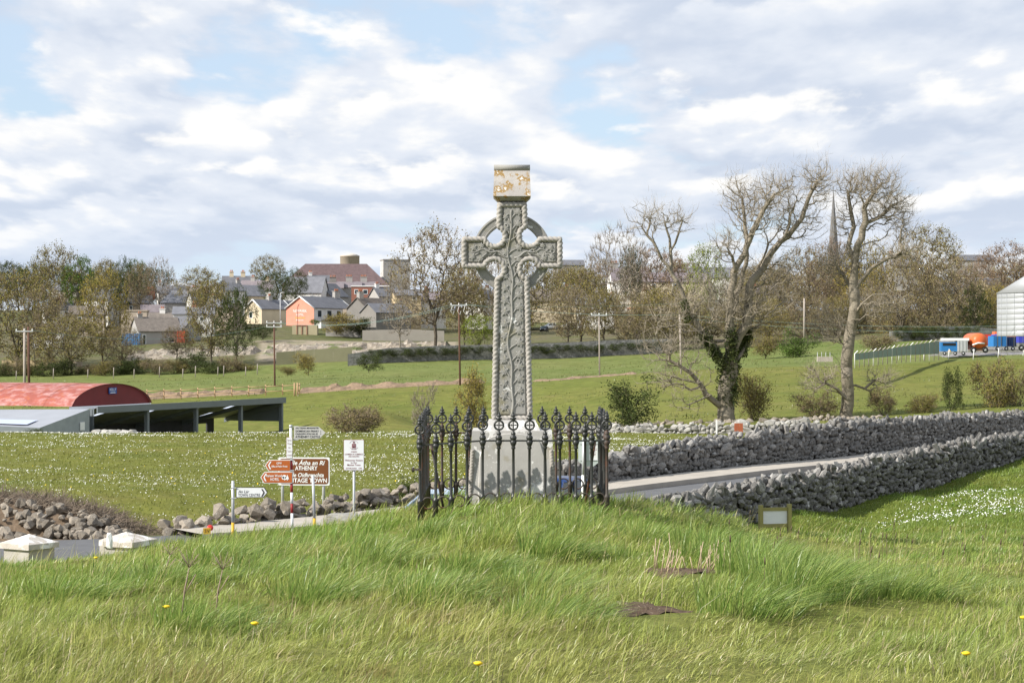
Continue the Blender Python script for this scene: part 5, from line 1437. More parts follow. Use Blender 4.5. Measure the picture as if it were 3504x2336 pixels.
# ------------------------------------------------------------------ earth heaps and rubble, stuff nobody could count
def heap(name, label, pts, m_, w=2.0, hgt=.7, n_=60, seed=1):
    rs = random.Random(seed); P = resample([np.array(p) for p in pts], 12.0); mb = MB(); vs = []; J = 13
    for i, (x, D) in enumerate(P):
        for j in range(J):
            v = j / (J - 1); X = (x - CX) * D / F; y = D + (v - .5) * w * 2
            m3 = mnoise.noise(Vector((X * .45, y * .45, seed))) * .6 + mnoise.noise(Vector((X * 1.4, y * 1.4, seed + 5))) * .35
            z = h1(X, y) - .12 + hgt * math.sin(math.pi * v) ** .8 * max(.12, .62 + m3) * (1 if 1 < i < len(P) - 2 else .1)
            vs.append((X, y, z + rs.uniform(-.03, .03)))
    mb.add(vs, [(i * J + j, (i + 1) * J + j, (i + 1) * J + j + 1, i * J + j + 1) for i in range(len(P) - 1) for j in range(J - 1)], False)
    o = mb.build(name, m_); return tag(o, label, 'earth', kind='stuff')
m_earth = mat('turned_earth', (.25, .175, .115), .95, .3, 1.2, .9, 3.0)
# pixel columns are spaced so that one step is about a metre
def hp_(x0, x1, D0, D1, k=28): return [(x0 + (x1 - x0) * i / k, D0 + (D1 - D0) * i / k) for i in range(k + 1)]
heap('earth_heap', 'ridge of turned brown earth behind the post and rail fence', hp_(440, 930, 246, 249), m_earth, 3.0, .9, seed=2)
heap('earth_heap', 'ridge of turned brown earth running past the cross to the pole', hp_(1000, 1680, 246, 252, 40), m_earth, 2.6, .85, seed=3)
heap('earth_heap', 'flat strip of turned earth at the foot of the thin pale pole', hp_(1800, 2200, 250, 252, 24), m_earth, 3.0, .35, seed=4)
heap('earth_heap', 'thin bare track of earth in the upper field', hp_(2560, 2960, 238, 244, 24), m_earth, 1.6, .16, seed=5)
m_rub = mat('site_rubble', (.29, .245, .195), .95, .4, 1.0, 1.0, 2.0, layers=(((.50, .46, .41), 1.8, .58, .64, 6.0), ((.12, .14, .05), .25, .55, .66, 4.0)))
heap('rubble_heap', 'broad pale heap of site rubble below the hotel', hp_(890, 1560, 372, 372, 40), m_rub, 9.0, 1.7, seed=6)
heap('rubble_heap', 'pale stone heap in front of the bungalow', hp_(420, 900, 366, 372, 30), m_rub, 6.0, 1.8, seed=7)
heap('rubble_heap', 'grey gravel bank along the front of the yard', hp_(3190, 3640, 262, 264, 24), mat('yard_gravel', (.23, .22, .22), .95, .3, 1.5, .9, 3), 2.6, .45, seed=8)

# ------------------------------------------------------------------ poles and wires
m_pole = mat('creosote_pole', (.12, .062, .042), .85, .2, 2.0); m_polep = mat('weathered_pole', (.36, .31, .27), .85, .2, 2.0)
PR = {}
def upole(label, x, yt, yb, D, m_, arm=None, r_=.12, lean=0.0, name='utility_pole', cat='utility pole'):
    b = at(x, yb, D); t_ = at(x - lean, yt, D)
    r = thing(name, label, cat, b); PR['last'] = r
    MB().tube([b - Vector((0, 0, 2)), t_], [r_ * 1.1, r_ * .85], 8).build('pole', m_, r, True)
    if arm:
        for dz in arm:
            c = t_ - Vector((0, 0, dz)); a = MB().box((c.x, c.y - .1, c.z), (2.0, .1, .12)).build('crossarm', m_galv, r, True)
            for s_ in (-.9, 0, .9): MB().lathe([(.05, 0), (.07, .08), (.05, .2)], 6, (c.x + s_, c.y - .1, c.z + .06)).build('insulator', m_white, a)
    return t_
t1 = upole('tall brown pole with double crossarm between the hoarding and the earth heap', 941, 1098, 1345, 262, m_pole, (.25, .75), lean=3)
t2 = upole('tall brown pole with white insulators and yellow tag next to the cross', 1575, 1036, 1305, 246, m_pole, (.3,), lean=5)
pp = PR['last']
for s_ in (-.75, .05, .75):
    MB().tube([t2 + Vector((s_, -.12, -.35)), t2 + Vector((s_ - .2, -.2, -1.0)), t2 + Vector((s_ + .1, -.15, -1.4)), t2 + Vector((s_ + .2, -.12, -1.0))], .025, 5).build('jumper_wire', m_white, pp, True)
t3 = upole('pale thin pole standing at the flat strip of earth', 2052, 1076, 1262, 254, m_polep, (.1,), .09, lean=2)
t4 = upole('pale pole partly hidden by the low limbs of the ash tree', 2332, 1075, 1280, 240, m_polep, None, .11, lean=6)
t5 = upole('weathered pale pole of the twin poles behind the hay barn', 84, 1124, 1330, 236, m_polep, (.3,), .16)
t6 = upole('dark brown pole of the twin poles behind the hay barn', 100, 1118, 1330, 236, m_pole, None, .15, lean=3)
b5 = PR['last']
MB().tube([t6 + Vector((.6, 0, -1.6)), t6 + Vector((.8, 0, -4.6))], .04, 5).build('cable', m_black, b5, True)
t7 = upole('slim grey street lamp before the hotel gable', 959, 1005, 1115, 438, m_galv, None, .08, name='street_lamp', cat='street lamp'); lp = PR['last']
MB().tube([t7, t7 + Vector((.3, 0, .25)), t7 + Vector((.8, 0, .3))], .07, 5).build('lamp_head', m_white, lp, True)
t8 = upole('grey pole among the trees behind the upper field bushes', 2752, 1020, 1130, 330, m_polep, None, .16)
t9 = upole('thin lattice aerial on the slate houses', 552, 935, 1000, 455, m_galv, None, .05, name='aerial_mast', cat='aerial'); a_ = PR['last']
for s_ in range(4): MB().box((t9.x, t9.y, t9.z - .3 - s_ * .35), (.9 - .1 * s_, .05, .05)).build('element', m_galv, a_, True)
def wire(label, a, b, sag, r_=.014, m_=m_grn):
    pts = [a.lerp(b, i / 14) - Vector((0, 0, sag * 4 * (i / 14) * (1 - i / 14))) for i in range(15)]
    tag(MB().tube(pts, r_, 4).build('power_line', m_), label, 'power line', 'power lines across the fields')
far1 = at(-300, 1150, 250); far3 = at(3760, 1120, 236); far4 = at(3760, 1102, 236)
wire('green grey power line from the cross-side pole down to the brown pole', t2 + Vector((-.9, 0, -.2)), t1 + Vector((.9, 0, -.2)), 1.1)
wire('second power line from the cross-side pole down to the brown pole', t2 + Vector((0, 0, -.2)), t1 + Vector((0, 0, -.2)), 1.2)
wire('power line from the brown pole to the twin poles', t1 + Vector((-.9, 0, -.7)), t5 + Vector((.9, 0, -.2)), 1.3)
wire('power line from the cross-side pole to the ash tree pole', t2 + Vector((.9, 0, -.2)), t4 + Vector((0, 0, -.05)), .45)
wire('power line from the pale pole rising behind the cross', t2 + Vector((0, 0, -.2)), at(2560, 1020, 262), .6)
wire('upper power line sweeping past the bare trees to the silo', t4 + Vector((0, 0, -.05)), far4, .9)
wire('lower power line sweeping past the bare trees to the silo', t4 + Vector((0, 0, -.4)), far3, 1.0)

# post and rail fence in the left field
pf = thing('post_and_rail_fence', 'light timber post and rail fence behind the hay barn', 'fence', gp(690, 243)); m_tim = mat('pale_timber', (.40, .27, .155), .85, .2, 2.0)
px_ = [445 + 58 * i for i in range(11)]
fp = [gp(x, 243.0) for x in px_]
for p in fp: MB().tube([p - Vector((0, 0, .3)), p + Vector((0, 0, 1.25))], .09, 6).build('post', m_tim, pf, True)
for a, b in zip(fp[:-1], fp[1:]):
    for z in (.45, 1.05): MB().tube([a + Vector((0, -.1, z)), b + Vector((0, -.1, z))], .05, 4).build('rail', m_tim, pf, True)
for x in (1008, 1018): p = gp(x, 240); tag(MB().tube([p - Vector((0, 0, .3)), p + Vector((0, 0, 1.5))], .12, 6).build('gate_post', m_tim), 'stout timber gate post at the end of the rail fence', 'post', 'gate posts at the fence end')
for i, x in enumerate((55, 182, 300, 388, 458, 545, 625, 668, 745, 765, 840, 880)):
    D = 322 + (i % 3); p = gp(x, D); tag(MB().tube([p - Vector((0, 0, .2)), p + Vector((.05, 0, 1.4 + .3 * (i % 2)))], .07, 5).build('fence_post', m_polep), 'weathered stake of the wire fence along the tree line', 'fence post', 'wire fence stakes along the tree line')
sw = gp(2457, 71.5); tag(MB().box((sw.x, 72.0, CZ - (1490 - HY) * 72 / F), (.05, .05, 1.1)).build('white_stake', m_white), 'short white stake behind the tall road wall', 'stake')
gt_ = thing('field_gate', 'rust orange sheet gate closing a gap in the pale field wall', 'gate', at(2525, 1478, 133)); m_rg = mat('rust_sheet', (.36, .10, .045), .8, .2, 3.0)
for i in range(5): MB().box((-.22 + i * .11, -.4, .28), (.10, .03, .62)).build('slat', m_rg, gt_)
MB().box((0, -.36, .3), (.6, .04, .06)).build('cross_rail', m_rg, gt_)
# far parked cars on the site
car('distant_car', 'white estate car parked on the rubble site beside the cross shaft', at(1880, 1128, 372), R(20), m_cw, .8)
car('distant_car', 'silver saloon parked beyond the white estate car', at(1948, 1124, 380), R(4), m_galv, .8)
car('distant_car', 'dark jeep in front of the white estate car', at(1862, 1136, 366), R(80), m_black, .75)

# ------------------------------------------------------------------ trees
from mathutils import Quaternion
def grow(seed_nodes, seed_par, targets, straight=0.35):
    """connect the targets to a skeleton: each takes the cheapest parent (near, and short way to the root)"""
    P = [np.array(p, float) for p in seed_nodes]; par = list(seed_par)
    cost = []
    for i in range(len(P)):
        cost.append(0 if par[i] < 0 else cost[par[i]] + np.linalg.norm(P[i] - P[par[i]]))
    arr = np.empty((len(P) + 4 * len(targets), 3)); arr[:len(P)] = P; ca = np.empty(len(arr)); ca[:len(P)] = cost
    n_ = len(P)
    root = arr[0]
    S_ = arr[:n_]
    order = np.argsort([np.min(np.linalg.norm(S_ - t, axis=1)) for t in targets])
    rs = np.random.default_rng(int(len(targets)))
    for ti in order:
        t = targets[ti]
        d = np.linalg.norm(arr[:n_] - t, axis=1)
        below = np.maximum(arr[:n_, 2] - t[2], 0)
        j = int(np.argmin(d + straight * ca[:n_] * 0.3 + below * 1.2))
        L_ = d[j]
        k = 1 if L_ < 0.12 else 2
        prev = j
        for s in range(1, k + 1):
            f = s / k
            q_ = arr[j] + (t - arr[j]) * f
            if s < k: q_ = q_ + rs.normal(size=3) * L_ * 0.09 + np.array([0, 0, -0.05 * L_])
            if n_ >= len(arr): break
            arr[n_] = q_; ca[n_] = ca[prev] + np.linalg.norm(q_ - arr[prev]); par.append(prev); prev = n_; n_ += 1
    return arr[:n_], np.array(par)
def radii(P, par, tip, power=2.3, rootmax=None):
    n_ = len(P); acc = np.zeros(n_); kids = np.zeros(n_, int)
    for i in range(n_):
        if par[i] >= 0: kids[par[i]] += 1
    for i in range(n_ - 1, -1, -1):
        if kids[i] == 0: acc[i] = tip ** power
        if par[i] >= 0: acc[par[i]] += acc[i]
    # nodes appended later always have a lower-index parent, so one reverse sweep is enough
    r = acc ** (1 / power)
    if rootmax: r = np.minimum(r, rootmax) if r[0] > rootmax else r
    return r, kids
def branch_mesh(P, par, r, nmax=7):
    V = []; T = []; k = 0
    for i in range(len(P)):
        j = par[i]
        if j < 0: continue
        a, b = P[j], P[i]; d = b - a; L_ = np.linalg.norm(d)
        if L_ < 1e-6: continue
        ra = min(r[j], r[i] * 1.6); rb = r[i]
        n_ = 3 if rb < r.max() * .08 else (4 if rb < r.max() * .25 else nmax)
        d = d / L_; u = np.cross(d, [0.3, 0.8, 0.52]); u /= np.linalg.norm(u) + 1e-9; w = np.cross(d, u)
        th = np.arange(n_) * 2 * np.pi / n_
        c = np.cos(th)[:, None] * u + np.sin(th)[:, None] * w
        V.append(a - d * ra * .3 + c * ra); V.append(b + d * rb * .3 + c * rb)
        for m_ in range(n_):
            m2 = (m_ + 1) % n_
            T += [(k + m_, k + m2, k + n_ + m2), (k + m_, k + n_ + m2, k + n_ + m_)]
        k += 2 * n_
    return np.concatenate(V), np.array(T)
def sprays(tips, dirs, n_per, length, width, rs, curl=0.35, up=0.25, seg=2):
    """flat tapering twigs fanned round each tip"""
    m_ = len(tips) * n_per
    p = np.repeat(tips, n_per, 0); d = np.repeat(dirs, n_per, 0)
    d = d + rs.normal(size=(m_, 3)) * 0.75; d[:, 2] += up; d /= np.linalg.norm(d, axis=1)[:, None]
    L_ = length * rs.uniform(0.45, 1.25, m_)[:, None]
    side = np.cross(d, rs.normal(size=(m_, 3))); side /= np.linalg.norm(side, axis=1)[:, None] + 1e-9
    bend = np.cross(side, d) * rs.uniform(-curl, curl, m_)[:, None] + np.array([0, 0, 1]) * rs.uniform(0, curl, m_)[:, None]
    p = p - d * L_ * .15
    mid = p + d * L_ * .55 + bend * L_ * .1; end = p + d * L_ + bend * L_ * .55
    w = width * rs.uniform(.7, 1.3, m_)[:, None]
    V = np.stack([p - side * w, p + side * w, mid - side * w * .7, mid + side * w * .7, end], 1).reshape(-1, 3)
    b = np.arange(m_) * 5
    T = np.concatenate([np.stack([b, b + 1, b + 3], -1), np.stack([b, b + 3, b + 2], -1), np.stack([b + 2, b + 3, b + 4], -1)])
    return V, T, np.concatenate([mid, end]), np.concatenate([d, d])
def leaves(pts, n_per, spread, size, rs, droop=0.0):
    m_ = len(pts) * n_per
    p = np.repeat(pts, n_per, 0) + rs.normal(size=(m_, 3)) * spread
    a = rs.normal(size=(m_, 3)); a /= np.linalg.norm(a, axis=1)[:, None]
    b = np.cross(a, rs.normal(size=(m_, 3))); b /= np.linalg.norm(b, axis=1)[:, None] + 1e-9
    s = size * rs.uniform(.55, 1.35, m_)[:, None]
    V = np.stack([p - a * s, p + b * s * .6, p + a * s, p - b * s * .6], 1).reshape(-1, 3)
    k = np.arange(m_) * 4
    T = np.concatenate([np.stack([k, k + 1, k + 2], -1), np.stack([k, k + 2, k + 3], -1)])
    return V, T
def jit_cols(V_count, per, base, var, rs, base2=None):
    m_ = V_count // per
    b = np.array(base)[None] * np.ones((m_, 1))
    if base2 is not None:
        t = rs.random((m_, 1)); b = b * (1 - t) + np.array(base2)[None] * t
    c = b * rs.uniform(1 - var, 1 + var, (m_, 1)) * 1.15
    return np.repeat(c, per, 0)
m_crown = mat('twig_and_bud', (0.1, 0.1, 0.1), 0.85, 0.0, attr=True, trans=0.15, spec=0.15)
m_leaf = mat('leaf', (0.1, 0.1, 0.1), 0.6, 0.0, attr=True, trans=0.30, spec=0.3)
KIND = {   # twig colour, bud colours (two), buds per twig point, bud size, twigs per tip, twig length, tips, evergreen
    'brown': dict(tw=(.215, .170, .122), l1=(.215, .165, .075), l2=(.165, .145, .060), nb=2, bs=.0078, nt=11, tl=.085, n=520),
    'olive': dict(tw=(.185, .145, .095), l1=(.205, .160, .050), l2=(.145, .140, .038), nb=3, bs=.0092, nt=9, tl=.08, n=520),
    'yellow': dict(tw=(.18, .15, .085), l1=(.27, .20, .045), l2=(.19, .165, .04), nb=3, bs=.0092, nt=9, tl=.08, n=520),
    'red': dict(tw=(.215, .160, .118), l1=(.235, .150, .092), l2=(.185, .130, .08), nb=2, bs=.0078, nt=11, tl=.085, n=520),
    'bare': dict(tw=(.23, .195, .155), l1=(.2, .17, .12), l2=(.2, .17, .12), nb=0, bs=.007, nt=9, tl=.10, n=460),
    'lime': dict(tw=(.12, .12, .05), l1=(.20, .23, .030), l2=(.13, .17, .022), nb=4, bs=.0105, nt=6, tl=.07, n=420),
    'green': dict(tw=(.08, .09, .04), l1=(.085, .14, .022), l2=(.055, .09, .018), nb=5, bs=.0115, nt=6, tl=.07, n=400),
    'dark': dict(tw=(.06, .065, .03), l1=(.040, .062, .018), l2=(.060, .070, .020), nb=5, bs=.011, nt=6, tl=.07, n=400),
}
def dome(n_, rs, flat=0.42, zc=.60, low=.18, rough=1.0):
    out_ = []
    b = rs.normal(size=(9, 3)); b /= np.linalg.norm(b, axis=1)[:, None]
    amp = rs.uniform(-.16, .18, 9) * rough
    while len(out_) < n_:
        d = rs.normal(size=3); d /= np.linalg.norm(d)
        k = 1 + float((amp * np.maximum(b @ d, 0) ** 3).sum())
        rad = rs.random() ** 0.30 * k
        p = np.array([d[0] * .46 * rad, d[1] * .46 * rad, zc + d[2] * (flat if d[2] > 0 else zc - low) * rad])
        if p[2] < low: continue
        out_.append(p)
    return np.array(out_)
def lobes(n_, rs):
    c = [(rs.uniform(-.30, .30), rs.uniform(-.30, .30), rs.uniform(.22, .70), rs.uniform(.13, .27)) for _ in range(8)] + [(0, 0, .3, .24)]
    out_ = []
    while len(out_) < n_:
        x, y, z, r = c[rs.integers(len(c))]
        d = rs.normal(size=3); d /= np.linalg.norm(d); d = d * r * rs.random() ** .45
        p = np.array([x + d[0], y + d[1], z + d[2] * 1.15])
        if p[2] > .03: out_.append(p)
    return np.array(out_)
def make_proto(kind, seed, bush=False, slender=1.0):
    K_ = KIND[kind]; rs = np.random.default_rng(seed)
    if bush:
        tg = lobes(int(K_['n'] * .62), rs)
        nodes = [(0, 0, -.05), (0, 0, .06)]; par = [-1, 0]
        for i in range(6):
            a = i * 1.05 + rs.uniform(-.3, .3); nodes.append((.13 * math.cos(a), .13 * math.sin(a), .22)); par.append(1)
    else:
        tg = dome(K_['n'], rs)
        nodes = [(0, 0, -.05), (0.01, 0, .10), (.0, .01, .22), (-.01, 0, .34)]; par = [-1, 0, 1, 2]
        for i in range(5):
            a = i * 1.3 + rs.uniform(-.3, .3); nodes.append((.10 * math.cos(a), .10 * math.sin(a), .46)); par.append(3 if i % 2 else 2)
    P, pr = grow(nodes, par, tg)
    r, kids = radii(P, pr, .0017, 2.25)
    lim = .030 if not bush else .014
    r = r * (lim / r[0]) if r[0] > lim else r
    r = np.maximum(r, .0018)
    tv, tt = branch_mesh(P, pr, r)
    trunk = np_mesh('trunk', tv, tt, None, True); trunk.materials.append(m_barkd if kind != 'bare' else m_bark)
    tips = P[(kids == 0) | (rs.random(len(P)) < .35)]
    tips = tips[tips[:, 2] > (.2 if not bush else .04)]
    dirs = tips - np.array([0, 0, .35]); dirs /= np.linalg.norm(dirs, axis=1)[:, None] + 1e-6
    V, T, ends, ed = sprays(tips, dirs, K_['nt'], K_['tl'] * (1.5 if bush else 1), .0038 if bush else .0021, rs)
    C_ = jit_cols(len(V), 5, K_['tw'], .35, rs)
    if K_['nb']:
        sel = ends[rs.random(len(ends)) < (.34 if bush else .45)]
        LV, LT = leaves(sel, K_['nb'] if not bush else K_['nb'] + 1, .05 if bush else .024, K_['bs'] * (1.55 if bush else 1.05), rs)
        clump = 1 + .25 * np.sin(LV[:, 0] * 19 + seed) * np.sin(LV[:, 1] * 17) * np.sin(LV[:, 2] * 23 + seed)
        LC = jit_cols(len(LV), 4, K_['l1'], .3, rs, K_['l2']) * clump[:, None]
        T = np.concatenate([T, LT + len(V)]); V = np.concatenate([V, LV]); C_ = np.concatenate([C_, LC])
    crown = np_mesh('crown', V, T, C_); crown.materials.append(m_crown)
    return trunk, crown
PROTO = {}
def proto(kind, v, bush):
    v = v % 2
    key = (kind, v, bush)
    if key not in PROTO: PROTO[key] = make_proto(kind, hash(kind) % 1 + sum(map(ord, kind)) + v * 13 + (500 if bush else 0), bush)
    return PROTO[key]
def tree(label, x, yt, yb, wpx, D, kind, v=0, bush=False, rz=None, ground=True):
    p = at(x, yb, D)
    X = p.x
    hgt = (yb - yt) * D / F; wid = wpx * D / F
    tr_, cr = proto(kind, v, bush)
    r = thing('bush' if bush else 'tree', label, 'bush' if bush else 'tree', p, random.uniform(0, 6.28) if rz is None else rz, None, (wid, wid, hgt))
    for nm, me in (('stem' if bush else 'trunk', tr_), ('crown', cr)):
        o = bpy.data.objects.new(nm, me); C.objects.link(o); o.parent = r
    return r
random.seed(11)
TL = [  # label, x, top, base, width, D, kind, variant
 ('dark conifer clump on the skyline behind the wide olive tree', 30, 897, 1010, 130, 490, 'dark', 0),
 ('big round budding tree standing above the twin poles', 195, 848, 1160, 215, 432, 'olive', 0),
 ('bright green young leaved tree beside the big round tree', 268, 888, 1080, 130, 428, 'green', 0),
 ('olive tree behind the bright green tree', 365, 890, 1060, 130, 450, 'olive', 1),
 ('dark olive tree in the middle of the skyline clump above the slate houses', 430, 893, 1070, 120, 446, 'dark', 1),
 ('light green tree at the back of the skyline clump above the slate houses', 468, 892, 1050, 90, 462, 'green', 1),
 ('brown twiggy tree beside the pale leafless dome tree', 480, 905, 1090, 110, 442, 'brown', 0),
 ('pale leafless dome shaped tree ending the skyline clump above the slate houses', 545, 890, 1090, 120, 456, 'bare', 0),
 ('wide olive brown tree above the yellow garden wall', 60, 938, 1300, 290, 352, 'olive', 2),
 ('dark twiggy tree in front of the yellow garden wall', 165, 1010, 1290, 220, 346, 'brown', 1),
 ('golden olive tree before the stone backed house', 350, 938, 1275, 190, 344, 'yellow', 0),
 ('broad brown tree above the wire fence stakes', 245, 1085, 1290, 260, 336, 'olive', 1),
 ('small brown tree beside the blue container', 420, 1120, 1285, 160, 338, 'brown', 2),
 ('leaning dark tree before the bungalow', 605, 1120, 1235, 120, 352, 'brown', 0),
 ('flat topped olive tree above the hipped house', 690, 920, 1080, 180, 436, 'olive', 0),
 ('spreading olive tree near the cream house, the taller of a pair', 722, 965, 1275, 190, 348, 'olive', 1),
 ('spreading olive tree near the cream house, the shorter of a pair', 808, 995, 1270, 150, 345, 'dark', 2),
 ('round olive brown tree on the skyline above the cream house', 915, 878, 1010, 135, 600, 'olive', 2),
 ('dark evergreen tree above the salmon gable', 945, 935, 1060, 130, 462, 'dark', 0),
 ('mossy brown evergreen tree beside the skylight house', 1010, 925, 1055, 100, 470, 'dark', 1),
 ('thin bare tree leaning before the yellow house', 1368, 965, 1192, 140, 350, 'bare', 1),
 ('huge twiggy brown tree beside the cross arm', 1488, 812, 1190, 330, 362, 'brown', 1),
 ('olive tree just behind the cross arm and brown pole', 1590, 960, 1190, 170, 372, 'olive', 0),
 ('brown twiggy tree seen through the lower ring of the cross', 1700, 882, 1160, 190, 425, 'brown', 0),
 ('olive tree seen under the cross arm beside the shaft', 1815, 893, 1170, 190, 420, 'olive', 0),
 ('golden budding tree behind the cross shaft near the white cottage', 1585, 905, 1150, 160, 430, 'yellow', 1),
 ('leafy green tree beside the brown pole with insulators', 1640, 1075, 1210, 150, 338, 'lime', 1),
 ('olive tree above the parked cars', 1990, 920, 1200, 210, 372, 'olive', 1),
 ('pale silver leafless dome tree near the purple slate house', 2110, 786, 1130, 240, 404, 'bare', 0),
 ('dark ivy clad tree behind the silver leafless tree', 2160, 850, 1080, 90, 412, 'dark', 2),
 ('reddish budding tree behind the ash limbs', 2235, 858, 1110, 250, 430, 'red', 0),
 ('yellow green young leaved tree behind the ash tree', 2418, 848, 1110, 150, 404, 'lime', 0),
 ('brown olive tree behind the ivy clad ash trunk', 2290, 985, 1220, 270, 345, 'olive', 2),
 ('tall brown tree between ash tree and spire', 2620, 905, 1190, 230, 372, 'brown', 2),
 ('brown twiggy tree below the spire', 2760, 850, 1170, 230, 384, 'brown', 0),
 ('reddish tree at the foot of the spire', 2850, 832, 1110, 190, 430, 'red', 1),
 ('green crowned dome tree on the skyline near the spire', 3175, 780, 1030, 240, 440, 'olive', 2),
 ('brown bushy tree below the grey slate house', 3085, 900, 1190, 260, 352, 'brown', 1),
 ('brown bushy tree near the silo', 3235, 880, 1180, 260, 346, 'brown', 2),
 ('olive tree behind the second bare tree', 2960, 840, 1180, 220, 380, 'yellow', 0),
 ('dark ivy tree above the yard wall', 3335, 985, 1170, 120, 344, 'dark', 1),
 ('reddish brown tree above the silo roof', 3450, 843, 1090, 250, 410, 'red', 0),
 ('twiggy brown tree beside the silo', 3380, 960, 1150, 170, 372, 'brown', 0),
 ('brown tree in the gap beside the ash tree', 2560, 960, 1215, 190, 340, 'olive', 0),
 ('low twiggy tree along the ivy wall', 2180, 1020, 1215, 180, 342, 'brown', 1),
]
for l, x, yt, yb, w, D, kd, v in TL: tree(l, x, yt, yb, w, D, kd, v)
rt = random.Random(4)
for i in range(26):
    x = 1900 + i * 66 + rt.uniform(-20, 20); kd = ('brown', 'olive', 'red', 'brown', 'yellow')[i % 5]
    tree('far %s tree in the belt behind the houses near the spire' % {'brown': 'brown', 'olive': 'olive', 'red': 'reddish', 'yellow': 'golden'}[kd], x, rt.uniform(895, 945), 1085, rt.uniform(130, 200), rt.uniform(480, 540), kd, i)['group'] = 'far tree belt near the spire'
for i in range(16):
    x = 1960 + i * 98 + rt.uniform(-25, 25); kd = ('brown', 'olive', 'brown', 'yellow')[i % 4]
    tree('twiggy %s tree in the thicket behind the ash trees' % {'brown': 'brown', 'olive': 'olive', 'yellow': 'golden'}[kd], x, rt.uniform(980, 1040), 1195, rt.uniform(150, 210), rt.uniform(350, 372), kd, i)['group'] = 'thicket behind the ash trees'
for i in range(9):
    x = -10 + i * 68 + rt.uniform(-15, 15); kd = ('olive', 'brown', 'dark')[i % 3]
    tree('far %s tree in the belt behind the stone backed house' % {'brown': 'brown', 'olive': 'olive', 'dark': 'dark green'}[kd], x, rt.uniform(905, 950), 1060, rt.uniform(120, 170), rt.uniform(480, 520), kd, i)['group'] = 'far tree belt behind the stone backed house'
BL = [
 ('round olive bush in the field before the hoarding', 1055, 1205, 1280, 95, 286, 'yellow', 0),
 ('small low bush beside the round olive bush', 985, 1246, 1284, 70, 288, 'olive', 0),
 ('dark olive bush before the broken end of the ivy wall', 1262, 1203, 1272, 95, 284, 'dark', 0),
 ('dense dark green bush against the pale field wall', 2160, 1275, 1472, 215, 142, 'dark', 1),
 ('sparse brown and green thorn bush behind the daisy field crest', 1200, 1345, 1500, 250, 139, 'brown', 0),
 ('green base of the thorn bush by the shed', 1262, 1400, 1500, 110, 141, 'olive', 1),
 ('slim olive sapling clump behind the railing beside the cross base', 1632, 1258, 1490, 130, 140, 'yellow', 1),
 ('pale bare sapling behind the corner of the iron railing', 1450, 1285, 1490, 110, 140, 'bare', 0),
 ('tangled olive shrub beside the ash trunk', 2575, 1235, 1450, 150, 150, 'olive', 2),
 ('low brown thorn shrub between the two bare trees', 2790, 1325, 1440, 170, 150, 'brown', 1),
 ('green bush on the upper field between the two bare trees', 2735, 1122, 1226, 140, 292, 'green', 0),
 ('olive bush beside the green upper field bush', 2620, 1130, 1222, 120, 296, 'olive', 0),
 ('russet bush before the mesh fence', 3010, 1120, 1210, 150, 285, 'brown', 2),
 ('upright green thicket with ivy stems below the yard trailers', 3400, 1212, 1430, 190, 152, 'olive', 1),
 ('slim ivy clad thorn beside the green thicket', 3256, 1240, 1425, 80, 151, 'dark', 2),
 ('low green brier at the foot of the wall beside the ivy thorn', 3150, 1330, 1425, 130, 151, 'olive', 0),
 ('low twiggy thorn beside the second bare trunk', 3020, 1290, 1430, 120, 151, 'brown', 0),
 ('leafy ivy bush on the boulder wall behind the silver car', 1400, 1622, 1745, 170, 54.0, 'dark', 1),
 ('bare thorn with ivy behind the green thicket', 3480, 1240, 1425, 120, 153, 'brown', 1),
 ('green bush seen through the open end of the shed', 810, 1440, 1496, 130, 214, 'olive', 2),
 ('evergreen shrub at the corner of the lean-to', 120, 1462, 1500, 70, 150, 'dark', 0),
 ('low evergreen shrub next to the lean-to corner shrub', 32, 1478, 1500, 50, 150, 'dark', 2),
 ('ivy mound over the stone ruin', 1150, 1070, 1140, 150, 412, 'yellow', 1),
 ('green ivy tangle beside the ruined chimney', 1230, 1075, 1142, 110, 414, 'dark', 1),
 ('dark scrub below the cream house', 900, 1110, 1160, 110, 396, 'dark', 0),
 ('small palm like garden shrub before the salmon gable', 1077, 1085, 1112, 36, 430, 'green', 1),
]
for l, x, yt, yb, w, D, kd, v in BL: tree(l, x, yt, yb, w, D, kd, v, True)
for i, x in enumerate(range(-20, 900, 62)):
    yb = np.interp(x, [0, 300, 600, 900], [1300, 1293, 1285, 1290])
    tree('dark bramble scrub along the field edge below the trees', x, yb - random.uniform(55, 95), yb, random.uniform(95, 140), 331 + (i % 3) * 2, ('dark', 'brown', 'olive', 'dark')[i % 4], i % 3, True)['group'] = 'bramble scrub along the field edge below the trees'
for i, x in enumerate(range(1290, 2320, 58)):
    yb = np.interp(x, [1190, 1500, 1900, 2300], [1205, 1192, 1186, 1172])
    tree('dark ivy hanging over the top of the long stone wall', x, yb - 9, yb + random.uniform(12, 26), 74, 327.2 + i * .6, 'dark', i % 3, True)['group'] = 'ivy along the long stone wall'
for i, x in enumerate(range(3085, 3330, 40)):
    tree('dark ivy on the wall above the yard', x, 1112, 1160, 62, 330.0, 'dark', i % 3, True)['group'] = 'ivy on the yard wall'

